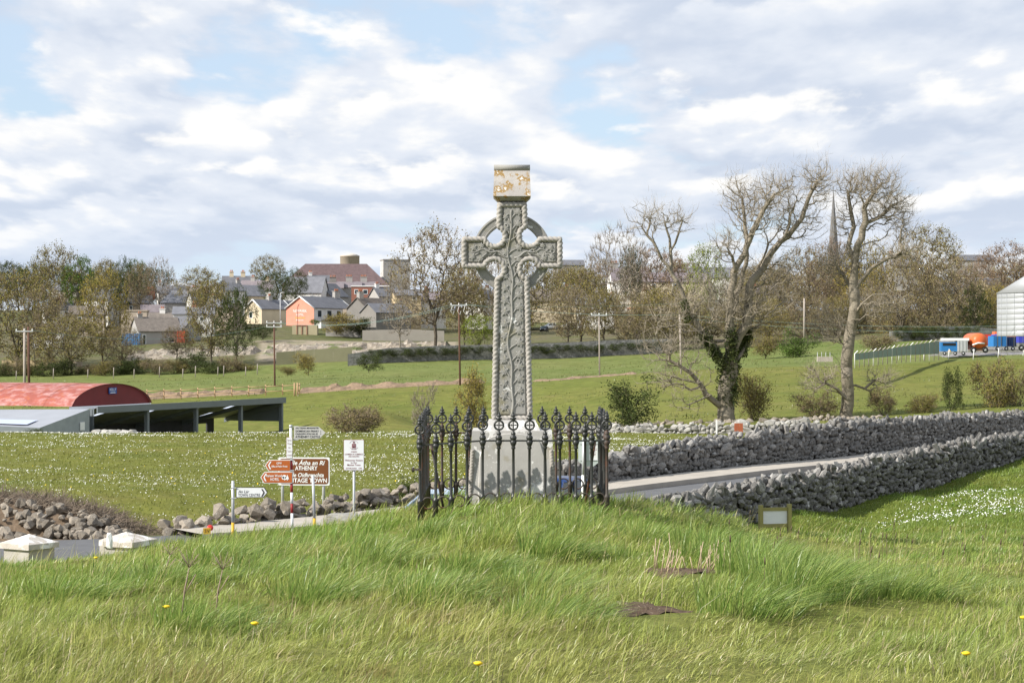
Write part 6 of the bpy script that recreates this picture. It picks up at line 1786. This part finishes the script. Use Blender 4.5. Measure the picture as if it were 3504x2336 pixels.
# the two big leafless ash trees, limbs laid out one by one
def big_tree(name, label, D, trunk_px, limbs, clusters, ivy, seed, n_targets, rbase, tw=(.31, .265, .205)):
    rs = np.random.default_rng(seed); k = D / F
    base = at(trunk_px[0][0], trunk_px[0][1], D)
    r = thing(name, label, 'tree', base)
    def loc(x, y, dy=0.0): q_ = at(x, y, D); return np.array([q_.x - base.x, dy, q_.z - base.z])
    nodes = []; par = []; rad0 = []
    def add(pts, start, dy0, dy1):
        prev = start
        for i, (x, y) in enumerate(pts):
            f = (i + 1) / len(pts); q_ = loc(x, y, dy0 + (dy1 - dy0) * f)
            a = nodes[prev] if prev >= 0 else q_
            if prev >= 0:   # subdivide with a little wander so limbs are crooked
                L_ = np.linalg.norm(q_ - a); m_ = max(1, int(L_ / .55))
                for s in range(1, m_ + 1):
                    w_ = a + (q_ - a) * s / m_ + (rs.normal(size=3) * .055 * min(L_, 1.2) if s < m_ else 0)
                    nodes.append(w_); par.append(prev); prev = len(nodes) - 1
            else: nodes.append(q_); par.append(-1); prev = len(nodes) - 1
        return prev
    ends = {}
    b0 = loc(trunk_px[0][0], trunk_px[0][1] + 25)
    nodes.append(b0); par.append(-1)
    ends['trunk'] = add(trunk_px, 0, 0, 0)
    for nm, frm, pts, dy in limbs:
        # start at the nearest node of the named parent line
        if frm == '*':
            t0 = loc(*pts[0]); st_ = int(np.argmin([np.linalg.norm((n_ - t0) * np.array([1, .2, 1])) for n_ in nodes]))
        else: st_ = ends[frm]
        ends[nm] = add(pts, st_, nodes[st_][1], nodes[st_][1] + dy)
    tg = []
    tot = sum(c[2] * c[3] * c[4] for c in clusters)
    for cx, cy, rx, ry, wgt, dy in clusters:
        for _ in range(int(n_targets * rx * ry * wgt / tot)):
            a = rs.normal(size=3); a /= np.linalg.norm(a); rr = rs.random() ** .55
            q_ = loc(cx + a[0] * rx * 1.3 * rr, cy + a[2] * ry * 1.25 * rr); q_[1] = dy + a[1] * rx * k * rr * 1.2
            tg.append(q_)
    ns = len(nodes)
    P, pr = grow(nodes, par, np.array(tg), .55)
    r_, kids = radii(P, pr, .017, 1.95)
    r_ *= rbase / r_[1]
    r_ = np.maximum(r_, .009)
    r_[0] = rbase * 1.35; r_[1] = rbase * 1.12
    tv, tt = branch_mesh(P, pr, r_, 9)
    o = link_mesh('trunk', np_mesh('trunk', tv, tt, None, True), m_bark, r)
    tips = P[ns:][rs.random(len(P) - ns) < .9]; pd = (P[ns:] - P[pr[ns:]])[: len(P)]
    d = P[ns:] - P[pr[ns:]]; d /= np.linalg.norm(d, axis=1)[:, None] + 1e-6
    V, T, e_, ed = sprays(P[ns:], d, 2, .95, .0085, rs, .7, .30)
    Cc = jit_cols(len(V), 5, tw, .3, rs)
    V2, T2, e2, _ = sprays(e_[::2], ed[::2], 1, .55, .0065, rs, .7, .4)
    C2 = jit_cols(len(V2), 5, tw, .3, rs)
    V = np.concatenate([V, V2]); T = np.concatenate([T, T2 + len(V) - len(V2)]); Cc = np.concatenate([Cc, C2])
    link_mesh('crown', np_mesh('crown', V, T, Cc), m_crown, r)
    # ivy sleeves round trunk and lower limbs
    pts = []
    for x0, y0, x1, y1, rr, n_, dy in ivy:
        f = rs.random(n_); a = rs.normal(size=(n_, 3)); a /= np.linalg.norm(a, axis=1)[:, None]
        q_ = np.stack([loc(x0 + (x1 - x0) * t, y0 + (y1 - y0) * t, dy) for t in f])
        pts.append(q_ + a * (rr * k) * (rs.random((n_, 1)) ** .4) * (1 + .3 * np.sin(f * 17)[:, None]))
    if pts:
        pts = np.concatenate(pts); LV, LT = leaves(pts, 2, .09, .085, rs)
        LC = jit_cols(len(LV), 4, (.035, .055, .014), .4, rs, (.075, .085, .022))
        link_mesh('ivy', np_mesh('ivy', LV, LT, LC), m_leaf, r, kind='stuff')
    return r
big_tree('ash_tree', 'big leafless ash tree with ivy clad trunk and leaning limbs behind the field wall', 148,
  [(2487, 1450), (2481, 1367), (2489, 1306), (2497, 1245)],
  [('R', 'trunk', [(2520, 1170), (2556, 1111), (2566, 978), (2616, 913), (2662, 841), (2719, 783), (2750, 745), (2788, 645), (2815, 596)], 1.2),
   ('M', 'trunk', [(2497, 1150), (2497, 1055), (2508, 932), (2547, 867), (2573, 791), (2608, 722), (2646, 668), (2700, 640)], -.9),
   ('N', '*', [(2500, 1120), (2520, 1005), (2556, 902), (2558, 844), (2554, 745), (2547, 672), (2527, 626)], 1.8),
   ('L', 'trunk', [(2466, 1225), (2436, 1180), (2397, 1134), (2350, 1074), (2336, 1017), (2298, 944), (2260, 890), (2233, 833), (2190, 780)], -1.6),
   ('L2', '*', [(2294, 930), (2294, 883), (2290, 818), (2275, 760)], .8),
   ('L3', '*', [(2292, 860), (2318, 800), (2330, 760)], -.8),
   ('W', '*', [(2512, 925), (2500, 880), (2480, 850)], -1.2),
   ('H1', '*', [(2410, 1150), (2352, 1111), (2283, 1119), (2218, 1126), (2176, 1149)], -1.5),
   ('H2', '*', [(2470, 1395), (2440, 1370), (2401, 1325), (2359, 1275), (2317, 1249), (2256, 1230), (2206, 1253)], -1.8),
   ('H3', '*', [(2385, 1310), (2340, 1300), (2306, 1290), (2244, 1275)], -1.0),
   ('H4', '*', [(2430, 1350), (2380, 1370), (2330, 1392)], -1.4),
   ('K', 'trunk', [(2540, 1210), (2558, 1180), (2570, 1126), (2600, 1060)], 1.6),
   ('Q', '*', [(2640, 870), (2690, 800), (2700, 740), (2720, 690)], -1.4),
   ('Q2', '*', [(2580, 960), (2640, 830), (2690, 760)], 2.2)],
  [(2225, 760, 85, 55, 1.0, -1.6), (2310, 755, 60, 45, .8, -1), (2530, 660, 60, 60, 1.3, 1.2), (2600, 720, 95, 95, 1.4, 0), (2680, 650, 70, 60, 1.5, -.6), (2812, 620, 55, 75, 1.7, 1),
   (2735, 760, 85, 70, 1.0, 1), (2485, 835, 55, 55, 1.3, -1), (2440, 1010, 120, 80, 1.2, 0), (2330, 1080, 110, 60, 1.0, -1), (2300, 1190, 120, 60, .9, -1.5), (2610, 1010, 110, 90, 1.0, 1),
   (2310, 1290, 110, 50, .8, -1.5), (2350, 1370, 60, 40, .5, -1.5), (2540, 1080, 90, 70, 1.0, .5), (2660, 900, 80, 60, .8, 1)],
  [(2489, 1370, 2497, 1235, 34, 2600, 0), (2466, 1240, 2400, 1140, 20, 900, -.6), (2540, 1215, 2566, 1130, 17, 800, .8), (2500, 1240, 2500, 1130, 20, 900, -.3), (2350, 1100, 2336, 1030, 10, 300, -1.3)], 5, 2000, .62)
big_tree('ash_tree', 'second leafless tree with pale straight trunk and arching boughs nearer the yard', 150,
  [(2896, 1440), (2901, 1330), (2897, 1226), (2906, 1157), (2918, 1100), (2925, 1036), (2922, 952)],
  [('A', 'trunk', [(2922, 883), (2904, 844), (2925, 776), (2914, 714), (2906, 653)], .6),
   ('B', 'trunk', [(2929, 864), (2960, 760), (2953, 714), (2983, 665), (3010, 630)], -.8),
   ('Bx', '*', [(2960, 765), (3006, 745), (3056, 699), (3098, 684)], 1.0),
   ('By', '*', [(3000, 748), (3050, 738), (3085, 760)], -1),
   ('C', '*', [(2930, 985), (2979, 917), (3036, 883), (3086, 867), (3147, 844)], -1.0),
   ('D', '*', [(2929, 875), (2960, 835), (2990, 825), (3025, 845), (3050, 870)], 1.4),
   ('E', '*', [(2925, 1070), (2945, 1040), (2979, 1009), (3040, 1000), (3063, 1006)], -1.2),
   ('G', '*', [(2900, 1290), (2880, 1276), (2860, 1230), (2834, 1207)], -1.0),
   ('I', '*', [(2903, 1320), (2930, 1318), (2964, 1330), (3000, 1300), (3030, 1292)], 1.0),
   ('J', '*', [(2900, 1370), (2860, 1330), (2820, 1310), (2780, 1330)], -1.2),
   ('V', '*', [(2920, 1000), (2890, 940), (2862, 900), (2850, 850)], 1.0)],
  [(2918, 640, 45, 55, 1.3, .4), (2990, 640, 75, 60, 1.4, -.6), (3065, 705, 60, 55, 1.3, .6), (3080, 780, 55, 40, .9, 0), (2890, 760, 35, 55, .9, .8), (2880, 905, 75, 60, .9, .6),
   (3060, 862, 90, 30, .9, -.8), (3000, 1050, 80, 50, .8, -.6), (2800, 1300, 75, 55, .8, -1), (3020, 1300, 60, 40, .8, .8), (2850, 1110, 70, 60, .9, .6), (2985, 740, 50, 40, .8, 0)],
  [(2925, 1120, 2918, 1040, 9, 250, .2)], 9, 1400, .46, (.31, .265, .205))

# ------------------------------------------------------------------ grass and flowers
def blade_mesh(name, root, h, w, lean, cols, rs, segs=3, face=None):
    n_ = len(root)
    az = rs.uniform(0, np.pi, n_) if face is None else face
    side = np.stack([np.cos(az), np.sin(az), np.zeros(n_)], -1)
    ts = [0.0, 0.42, 0.76, 1.0] if segs == 3 else [0.0, 0.6, 1.0]
    ws = [1.0, 0.85, 0.5, 0.0] if segs == 3 else [1.0, 0.7, 0.0]
    LL = np.linalg.norm(lean, axis=1)
    V = []
    for t, ww in zip(ts, ws):
        up = h * (t - 0.42 * np.minimum(LL, 1.3) * t * t)
        p = root + np.stack([lean[:, 0] * h * t ** 1.7, lean[:, 1] * h * t ** 1.7, up], -1)
        if ww > 0: V += [p - side * (w * ww)[:, None], p + side * (w * ww)[:, None]]
        else: V.append(p)
    V = np.stack(V, 1); m_ = V.shape[1]
    b = np.arange(n_) * m_
    T = []
    for s in range(len(ts) - 2):
        o = s * 2; T += [np.stack([b + o, b + o + 1, b + o + 3], -1), np.stack([b + o, b + o + 3, b + o + 2], -1)]
    o = (len(ts) - 2) * 2; T.append(np.stack([b + o, b + o + 1, b + o + 2], -1))
    fade = np.array([0.75, 0.75, 0.95, 0.95, 1.06, 1.06, 1.12])[:m_] if segs == 3 else np.array([.8, .8, 1., 1., 1.1])
    CC = cols[:, None, :] * np.ones((1, m_, 1))
    return np_mesh(name, V.reshape(-1, 3), np.concatenate(T), CC.reshape(-1, 3))
rs = np.random.default_rng(21)
# tussocks of long wind-combed grass on the mound
NT = 19000
Dt = rs.uniform(8.6, 33.0, NT) ** 1.0
Dt = 8.6 + (33.0 - 8.6) * rs.random(NT) ** 0.92
Xt = rs.uniform(-0.285, 0.285, NT) * Dt
keep = ~((np.abs(Xt - cross_x) < 0.56) & (np.abs(Dt - YC) < 0.58))
Dt, Xt = Dt[keep], Xt[keep]; NT = len(Dt)
pxt = Xt / Dt * F + CX
lushn = nz(Xt, Dt, 3.2, 3) * .6 + nz(Xt, Dt, 1.1, 6) * .5
tall = np.clip(0.62 + .34 * nz(Xt, Dt, 2.4, 0) + .15 * nz(Xt, Dt, .8, 5), .28, 1.25)
tall *= np.where((Dt > 19) & (pxt < 2300) & (pxt > 500), 1.0, 0.82)
tall *= np.where((np.abs(pxt - 1400) < 70) & (Dt > 20), .6, 1.0)
tall *= np.where((np.abs(pxt - 2650) < 130) & (Dt > 20.5), .5, 1.0)
tall *= np.where((pxt > 2750) & (Dt > 17), .62, 1.0)
bald = (np.hypot((Xt - .89) / .26, (Dt - 13.7) / .34) < 1) | (np.hypot((Xt - 1.38) / .34, (Dt - 17.0) / .40) < 1)
hole = (np.hypot((Xt - .89) / .27, (Dt - 13.4) / .62) < 1) | (np.hypot((Xt - 1.38) / .38, (Dt - 16.6) / .85) < 1)
tall = np.where(hole, tall * .10, np.where(bald, tall * .45, tall))
inside = (np.abs(Xt - cross_x) < 1.2) & (Dt > 24.9) & (Dt < 27.4)
tall = np.where(inside, tall * .6, tall)
NB = 14
n_ = NT * NB
Xr = np.repeat(Xt, NB) + rs.normal(size=n_) * .055; Yr = np.repeat(Dt, NB) + rs.normal(size=n_) * .065
tl = np.repeat(tall, NB)
sp = np.clip(Yr / 20.0, .6, 1.5)
hh = tl * rs.uniform(.13, .40, n_) * np.where((Yr > 17) & (np.abs(Xr) < 3.5), 1.1, .92)
ww = rs.uniform(.0020, .0046, n_) * (Yr / 16.0) ** .8
wide = rs.random(n_) < .12
ww = np.where(wide, ww * 2.1, ww); hh = np.where(wide, hh * .8, hh)
wind = 0.50 + .38 * np.repeat(nz(Xt, Dt, 1.6, 2), NB)
ra = rs.uniform(0, 2 * np.pi, n_)
lean = np.stack([wind + .42 * np.cos(ra) + rs.normal(size=n_) * .18, .40 * np.sin(ra) - .12 + rs.normal(size=n_) * .15 + .28 * np.repeat(nz(Xt, Dt, 2.0, 7), NB)], -1)
lean *= rs.uniform(.55, 1.25, n_)[:, None]
green = np.array([.185, .300, .052]); deep = np.array([.115, .205, .040]); yell = np.array([.335, .365, .092]); straw = np.array([.62, .53, .31])
k1 = np.clip(.54 + .58 * np.repeat(lushn, NB) + rs.normal(size=n_) * .16 - .25 * (np.repeat(tall, NB) - .62), 0, 1)[:, None]
col = green * (1 - k1) + yell * k1
k2 = np.clip(np.repeat(nz(Xt, Dt, 1.9, 1), NB) * .55 - .15 + rs.normal(size=n_) * .1, 0, .8)[:, None]
col = col * (1 - k2) + deep * k2
near = np.clip((15.0 - Yr) / 4.0, 0, 1)[:, None] * .45
col = col * (1 - near) + np.array([.43, .40, .13]) * near
ks = (rs.random(n_) < (.055 + .05 * (Yr < 14) + .25 * np.repeat(bald, NB)))[:, None]
col = np.where(ks, straw * rs.uniform(.5, 1.1, (n_, 1)), col) * rs.uniform(.62, 1.38, (n_, 1))
brn = np.clip(np.repeat(nz(Xt, Dt, .9, 4) * .6 + nz(Xt, Dt, 3.5, 6) * .5 - .55, NB), 0, .7)[:, None]
col = col * (1 - brn) + np.array([.30, .22, .10]) * brn
# big coarse tussocks
TX = [(2420, 20.5, .6), (2250, 21.0, .5), (2500, 19.0, .55), (2600, 16.0, .6), (2700, 15.0, .55), (2780, 14.2, .6), (2650, 17.2, .5), (2560, 13.5, .45), (2420, 18.4, .5),
      (1500, 22.5, .4), (1250, 22.0, .4), (1000, 20.5, .4), (760, 19.0, .4), (620, 16.0, .38), (900, 17.0, .38), (1300, 18.0, .4), (1650, 17.0, .36), (1900, 18.5, .4), (400, 17.5, .36), (250, 15.0, .34),
      (1100, 14.5, .34), (1500, 14.0, .34), (1850, 14.5, .34), (700, 13.0, .32), (1900, 13.2, .34), (2900, 16.5, .36), (3100, 14.5, .36), (3300, 16, .3), (2000, 21.5, .42), (1750, 20.5, .36)]
BX = []; BY_ = []; BH = []; BL_ = []; BC = []; BW = []
for tx, td, th in TX:
    m_ = 620; a_ = rs.uniform(0, 6.28, m_); q_ = rs.random(m_) ** .6
    BX.append((tx - CX) * td / F + np.cos(a_) * q_ * .34); BY_.append(td + np.sin(a_) * q_ * .42)
    BH.append(th * rs.uniform(.45, .9, m_)); BW.append(rs.uniform(.0026, .0055, m_) * (td / 16))
    BL_.append(np.stack([.55 + .75 * np.cos(a_) * q_ + rs.normal(size=m_) * .2, .75 * np.sin(a_) * q_ - .15 + rs.normal(size=m_) * .2], -1))
    t_ = rs.random((m_, 1)); BC.append((np.array([.14, .25, .045]) * (1 - t_) + np.array([.34, .40, .11]) * t_) * rs.uniform(.7, 1.2, (m_, 1)))
BX, BY_ = np.concatenate(BX), np.concatenate(BY_)
Xr = np.concatenate([Xr, BX]); Yr = np.concatenate([Yr, BY_]); hh = np.concatenate([hh] + BH); ww = np.concatenate([ww] + BW); lean = np.concatenate([lean] + BL_); col = np.concatenate([col] + BC)
root = np.stack([Xr, Yr, H(Xr, Yr) - .02], -1)
tag(link_mesh('long_grass', blade_mesh('long_grass', root, hh, ww, lean, col, rs), m_blade), 'long wind combed grass covering the mound', 'grass', kind='stuff')
# tufts and rushes that break up the far pastures
n_ = 16000
cD = 140 + (325 - 140) * rs.random(900) ** .8; cX = rs.uniform(-.27, .27, 900) * cD
ci = rs.integers(0, 900, n_); Yr = cD[ci] + rs.normal(size=n_) * 1.6; Xr = cX[ci] + rs.normal(size=n_) * 1.0
ok = (Yr < 322) & (Yr > 138) & ~((Xr < -18) & (Yr > 160) & (Yr < 222)); Xr, Yr = Xr[ok], Yr[ok]; n_ = len(Xr)
hh = rs.uniform(.10, .32, n_); ww = rs.uniform(.02, .05, n_); lean = np.stack([rs.normal(.4, .4, n_), rs.normal(0, .4, n_)], -1)
t_ = rs.random((n_, 1)); col = (np.array([.10, .15, .03]) * (1 - t_) + np.array([.22, .205, .075]) * t_) * rs.uniform(.7, 1.2, (n_, 1))
tag(link_mesh('pasture_tufts', blade_mesh('pasture_tufts', np.stack([Xr, Yr, H(Xr, Yr) - .02], -1), hh, ww, lean, col, rs, 2), m_blade), 'coarse tufts scattered over the far pastures', 'grass', kind='stuff')
# a few taller seed stalks and coarse tufts
n_ = 1500
Yr = rs.uniform(9.5, 30, n_); Xr = rs.uniform(-.27, .27, n_) * Yr
root = np.stack([Xr, Yr, H(Xr, Yr)], -1); hh = rs.uniform(.26, .48, n_); ww = rs.uniform(.0014, .0026, n_) * (Yr / 16) ** .8
lean = np.stack([rs.normal(.45, .3, n_), rs.normal(0, .25, n_)], -1); col = np.array([.44, .40, .16]) * rs.uniform(.6, 1.3, (n_, 1))
tag(link_mesh('grass_stalks', blade_mesh('grass_stalks', root, hh, ww, lean, col, rs), m_blade), 'pale seed stalks standing above the long grass', 'grass', kind='stuff')
# plantain and foxtail seed heads at the right
m_head = mat('seed_head', (.12, .09, .055), .9, .2, 20)
V = []; mbh = MB()
for _ in range(40):
    y = random.uniform(14, 27); x = random.uniform(.10, .26) * y; z = h1(x, y); hgt = random.uniform(.22, .36); l_ = random.uniform(0, .08)
    mbh.tube([(x, y, z), (x + l_ * .6, y, z + hgt)], .0022, 3); mbh.tube([(x + l_ * .6, y, z + hgt), (x + l_ * .75, y, z + hgt + .05)], [.008, .004], 5)
tag(mbh.build('seed_heads', m_head), 'dark plantain seed heads dotted over the pale short grass', 'seed heads', kind='stuff')
# short meadow turf between mound and wall, and on the verge
n_ = 110000
Yr = 27 + (68 - 27) * rs.random(n_) ** .9; v = rs.uniform(.02, .30, n_); Xr = v * Yr
nwx = lambda y: 9.3 + (y - 56.3) * .625
ok = (Xr > nwx(Yr) + .25) & (Xr < .30 * Yr)
Xr, Yr = Xr[ok], Yr[ok]; n_ = len(Xr)
a = nz(Xr, Yr, 3.0, 3) * .6 + nz(Xr, Yr, 1.2, 6) * .4
hh = rs.uniform(.05, .13, n_) * (1 + .5 * np.clip(a, -1, 1)); ww = rs.uniform(.006, .012, n_) * (Yr / 40)
lean = np.stack([rs.normal(.35, .4, n_), rs.normal(0, .35, n_)], -1)
k1 = np.clip(.40 - .4 * a + rs.normal(size=n_) * .15, 0, 1)[:, None]
col = (np.array([.14, .225, .034]) * (1 - k1) + np.array([.25, .275, .06]) * k1) * rs.uniform(.8, 1.2, (n_, 1))
tag(link_mesh('meadow_turf', blade_mesh('meadow_turf', np.stack([Xr, Yr, H(Xr, Yr) - .01], -1), hh, ww, lean, col, rs, 2), m_blade), 'short bright green meadow turf below the near road wall', 'grass', kind='stuff')
n_ = 55000
Yr = 46 + (137 - 46) * rs.random(n_) ** 1.25; Xr = rs.uniform(-.29, .16, n_) * Yr
fwx = lambda y: 3.36 + (y - 60) * .625
lwx = np.interp(Yr, [45, 49.6, 52.2, 57, 60], [-7.9, -4.8, -3.4, 0.9, 3.1])
ok = np.where(Yr < 60, Xr < lwx - .5, Xr < fwx(Yr) - .5) & ((Yr > 47.5) | (Xr > -7.8))
Xr, Yr = Xr[ok], Yr[ok]; n_ = len(Xr)
a = nz(Xr, Yr, 5.0, 3) * .5 + nz(Xr, Yr, 1.5, 6) * .4
hh = rs.uniform(.05, .12, n_); ww = rs.uniform(.008, .016, n_) * (Yr / 60)
lean = np.stack([rs.normal(.35, .4, n_), rs.normal(0, .35, n_)], -1)
k1 = np.clip(.55 + .4 * a + rs.normal(size=n_) * .15, 0, 1)[:, None]
col = (np.array([.135, .175, .030]) * (1 - k1) + np.array([.215, .205, .050]) * k1) * rs.uniform(.8, 1.2, (n_, 1))
tag(link_mesh('pasture_turf', blade_mesh('pasture_turf', np.stack([Xr, Yr, H(Xr, Yr) - .01], -1), hh, ww, lean, col, rs, 2), m_blade), 'grazed pasture turf of the daisy field', 'grass', kind='stuff')
# daisies
def discs(name, label, X, Y, z, r_, m_, rs):
    n_ = len(X); c = np.stack([X, Y, z], -1)
    tilt = rs.normal(size=(n_, 2)) * .35
    K6 = 6; V = [c + np.stack([np.zeros(n_), np.zeros(n_), r_ * .25], -1)]
    for i in range(K6):
        a = 2 * np.pi * i / K6; dx, dy = np.cos(a) * r_, np.sin(a) * r_
        V.append(c + np.stack([dx, dy, dx * (tilt[:, 0] + .25) + dy * (tilt[:, 1] + .55)], -1))
    V = np.stack(V, 1).reshape(-1, 3); b = np.arange(n_) * 7
    T = np.concatenate([np.stack([b, b + 1 + i, b + 1 + (i + 1) % 6], -1) for i in range(6)])
    return tag(link_mesh(name, np_mesh(name, V, T), m_), label, 'flowers', kind='stuff')
n_ = 95000
Yr = 46 + (136 - 46) * rs.random(n_) ** 1.1; Xr = rs.uniform(-.29, .16, n_) * Yr
lwx = np.interp(Yr, [45, 49.6, 52.2, 57, 60], [-7.9, -4.8, -3.4, 0.9, 3.1])
dens = nz(Xr, Yr * .55, 9, 5) * .6 + nz(Xr, Yr * .55, 3.0, 2) * .55 + nz(Xr, Yr * .6, 1.1, 4) * .35
pxr = Xr / Yr * F + CX
ok = np.where(Yr < 60, Xr < lwx - .6, Xr < fwx(Yr) - .6) & (rs.random(n_) < np.clip(.09 + .26 * dens, 0.012, .5)) & ((Yr > 47.5) | (Xr > -7.8))
Xr, Yr = Xr[ok], Yr[ok]
discs('daisies', 'white daisies scattered thickly over the pasture', Xr, Yr, H(Xr, Yr) + .07, rs.uniform(.008, .019, len(Xr)) * np.clip(Yr / 75, .75, 1.5), m_petal, rs)
n_ = 9000
Yr = rs.uniform(34, 64, n_); Xr = rs.uniform(.14, .29, n_) * Yr
dens = nz(Xr, Yr, 5, 1) * .6 + nz(Xr, Yr, 1.6, 2) * .5
ok = (rs.random(n_) < np.clip(.62 - ((Xr - 12.2) / 3.6) ** 2 - ((Yr - 49.5) / 11.0) ** 2 + .8 * dens, .0, .5)) & (Xr > nwx(Yr) + 2.0)
Xr, Yr = Xr[ok], Yr[ok]
discs('daisies', 'patch of white daisies on the turf below the near wall', Xr, Yr, H(Xr, Yr) + .09, rs.uniform(.009, .018, len(Xr)), m_petal, rs)
n_ = 110
Yr = rs.uniform(52, 120, n_); Xr = rs.uniform(-.28, -.02, n_) * Yr
ok = Xr < np.interp(Yr, [45, 49.6, 52.2, 57, 60, 200], [-7.9, -4.8, -3.4, 0.9, 3.1, 90]) - .6
discs('yellow_flowers', 'yellow dandelions dotted over the pasture', Xr[ok], Yr[ok], H(Xr[ok], Yr[ok]) + .08, rs.uniform(.012, .022, ok.sum()), m_dand, rs)
for i, (x, y, D) in enumerate(((565, 2132, 13.0), (325, 1911, 21.0), (866, 2186, 12.3), (1630, 2322, 10.6), (2470, 1857, 20.0), (3498, 2205, 12.5), (3300, 2325, 10.8))):
    p = at(x, y, D); g_ = h1(p.x, p.y)
    r = thing('dandelion', ('dandelion with twin heads low on the mound before the gate piers', 'dandelion in front of the broken gate pier', 'dandelion close to the twin headed one', 'dandelion at the foot of the mound below the cross', 'dandelion in the coarse tuft near the notice board', 'tall dandelion below the daisy patch', 'dandelion low on the mound below the notice board')[i], 'flower', (p.x, p.y, g_), group='dandelions in the long grass')
    hgt = max(.12, p.z - g_)
    MB().tube([(0, 0, 0), (.01, 0, hgt)], .003, 5).build('stem', mat('stem_green', (.12, .16, .04), .7, 0) if i == 0 else MATS['stem_green'], r)
    MB().lathe([(.004, 0), (.020, .008), (.026, .016), (.012, .022)], 12, (.01, 0, hgt)).build('flower_head', m_dand, r)
# dry hogweed stems on the left slope and cut stalks by the bare patch
m_dry = mat('dry_stalk', (.30, .22, .17), .9, .15, 10)
for i, (x, yb, D, hgt) in enumerate(((620, 2150, 13.0, .42), (735, 2120, 13.4, .40), (560, 2020, 16, .30))):
    g_ = gp(x, D); r = thing('dry_weed', ('dry brown hogweed stalk on the slope below the broken pier', 'forked dry weed stalk beside the hogweed', 'short dry weed stalk near the gate piers')[i], 'weed', g_)
    mb = MB(); mb.tube([(0, 0, 0), (.02, 0, hgt * .55), (.05, 0, hgt * .9)], [.006, .005, .003], 5)
    for j in range(11): a = j * .57; mb.tube([(.05, 0, hgt * .9), (.05 + .07 * math.cos(a), .05 * math.sin(a), hgt * (1.02 + .08 * (j % 3)))], .0018, 3)
    mb.tube([(.02, 0, hgt * .5), (.09, .01, hgt * .8)], .003, 4); mb.build('stalk', m_dry, r)
g_ = gp(2330, 17.0); r = thing('cut_stalks', 'cluster of pale cut stalks standing round the bare patch', 'stalks', g_)
for i in range(26):
    x = random.uniform(-.24, .34); y = random.uniform(-.25, .25); l_ = random.uniform(-.06, .10); hgt = random.uniform(.10, .30)
    MB().tube([(x, y, 0), (x + l_, y, hgt)], [.005, .003], 4).build('stalk', MATS['dead_straw'] if 'dead_straw' in MATS else mat('dead_straw', (.50, .38, .27), .9, .1), r)
m_soil = mat('dark_soil', (.105, .068, .045), .95, .35, 12, .9, 20, layers=(((.30, .24, .17), 18, .58, .66, 5.0),))
def soil(label, x, y, rx, ry, seed):
    V_ = []; K_ = 22
    for k_ in (1.0, .6, .25):
        for i in range(K_):
            a_ = 2 * math.pi * i / K_; w_ = 1 + .28 * math.sin(a_ * 3 + seed) + .16 * math.sin(a_ * 7 + seed * 2)
            X, Y = x + rx * w_ * k_ * math.cos(a_), y + ry * w_ * k_ * math.sin(a_)
            V_.append((X, Y, h1(X, Y) + (.004 if k_ == 1 else .02) + .012 * math.sin(i * 2.3 + k_ * 9)))
    f_ = [(r_ * K_ + i, r_ * K_ + (i + 1) % K_, (r_ + 1) * K_ + (i + 1) % K_, (r_ + 1) * K_ + i) for r_ in range(2) for i in range(K_)] + [tuple(range(2 * K_, 3 * K_))]
    tag(MB().add(V_, f_, True).build('bare_soil', m_soil), label, 'soil', kind='structure')
soil('bare patch of soil among the cut stalks', 1.38, 17.0, .32, .42, 1.0)
soil('small bare scrape of dark soil below the cut stalks', .89, 13.7, .23, .34, 2.2)
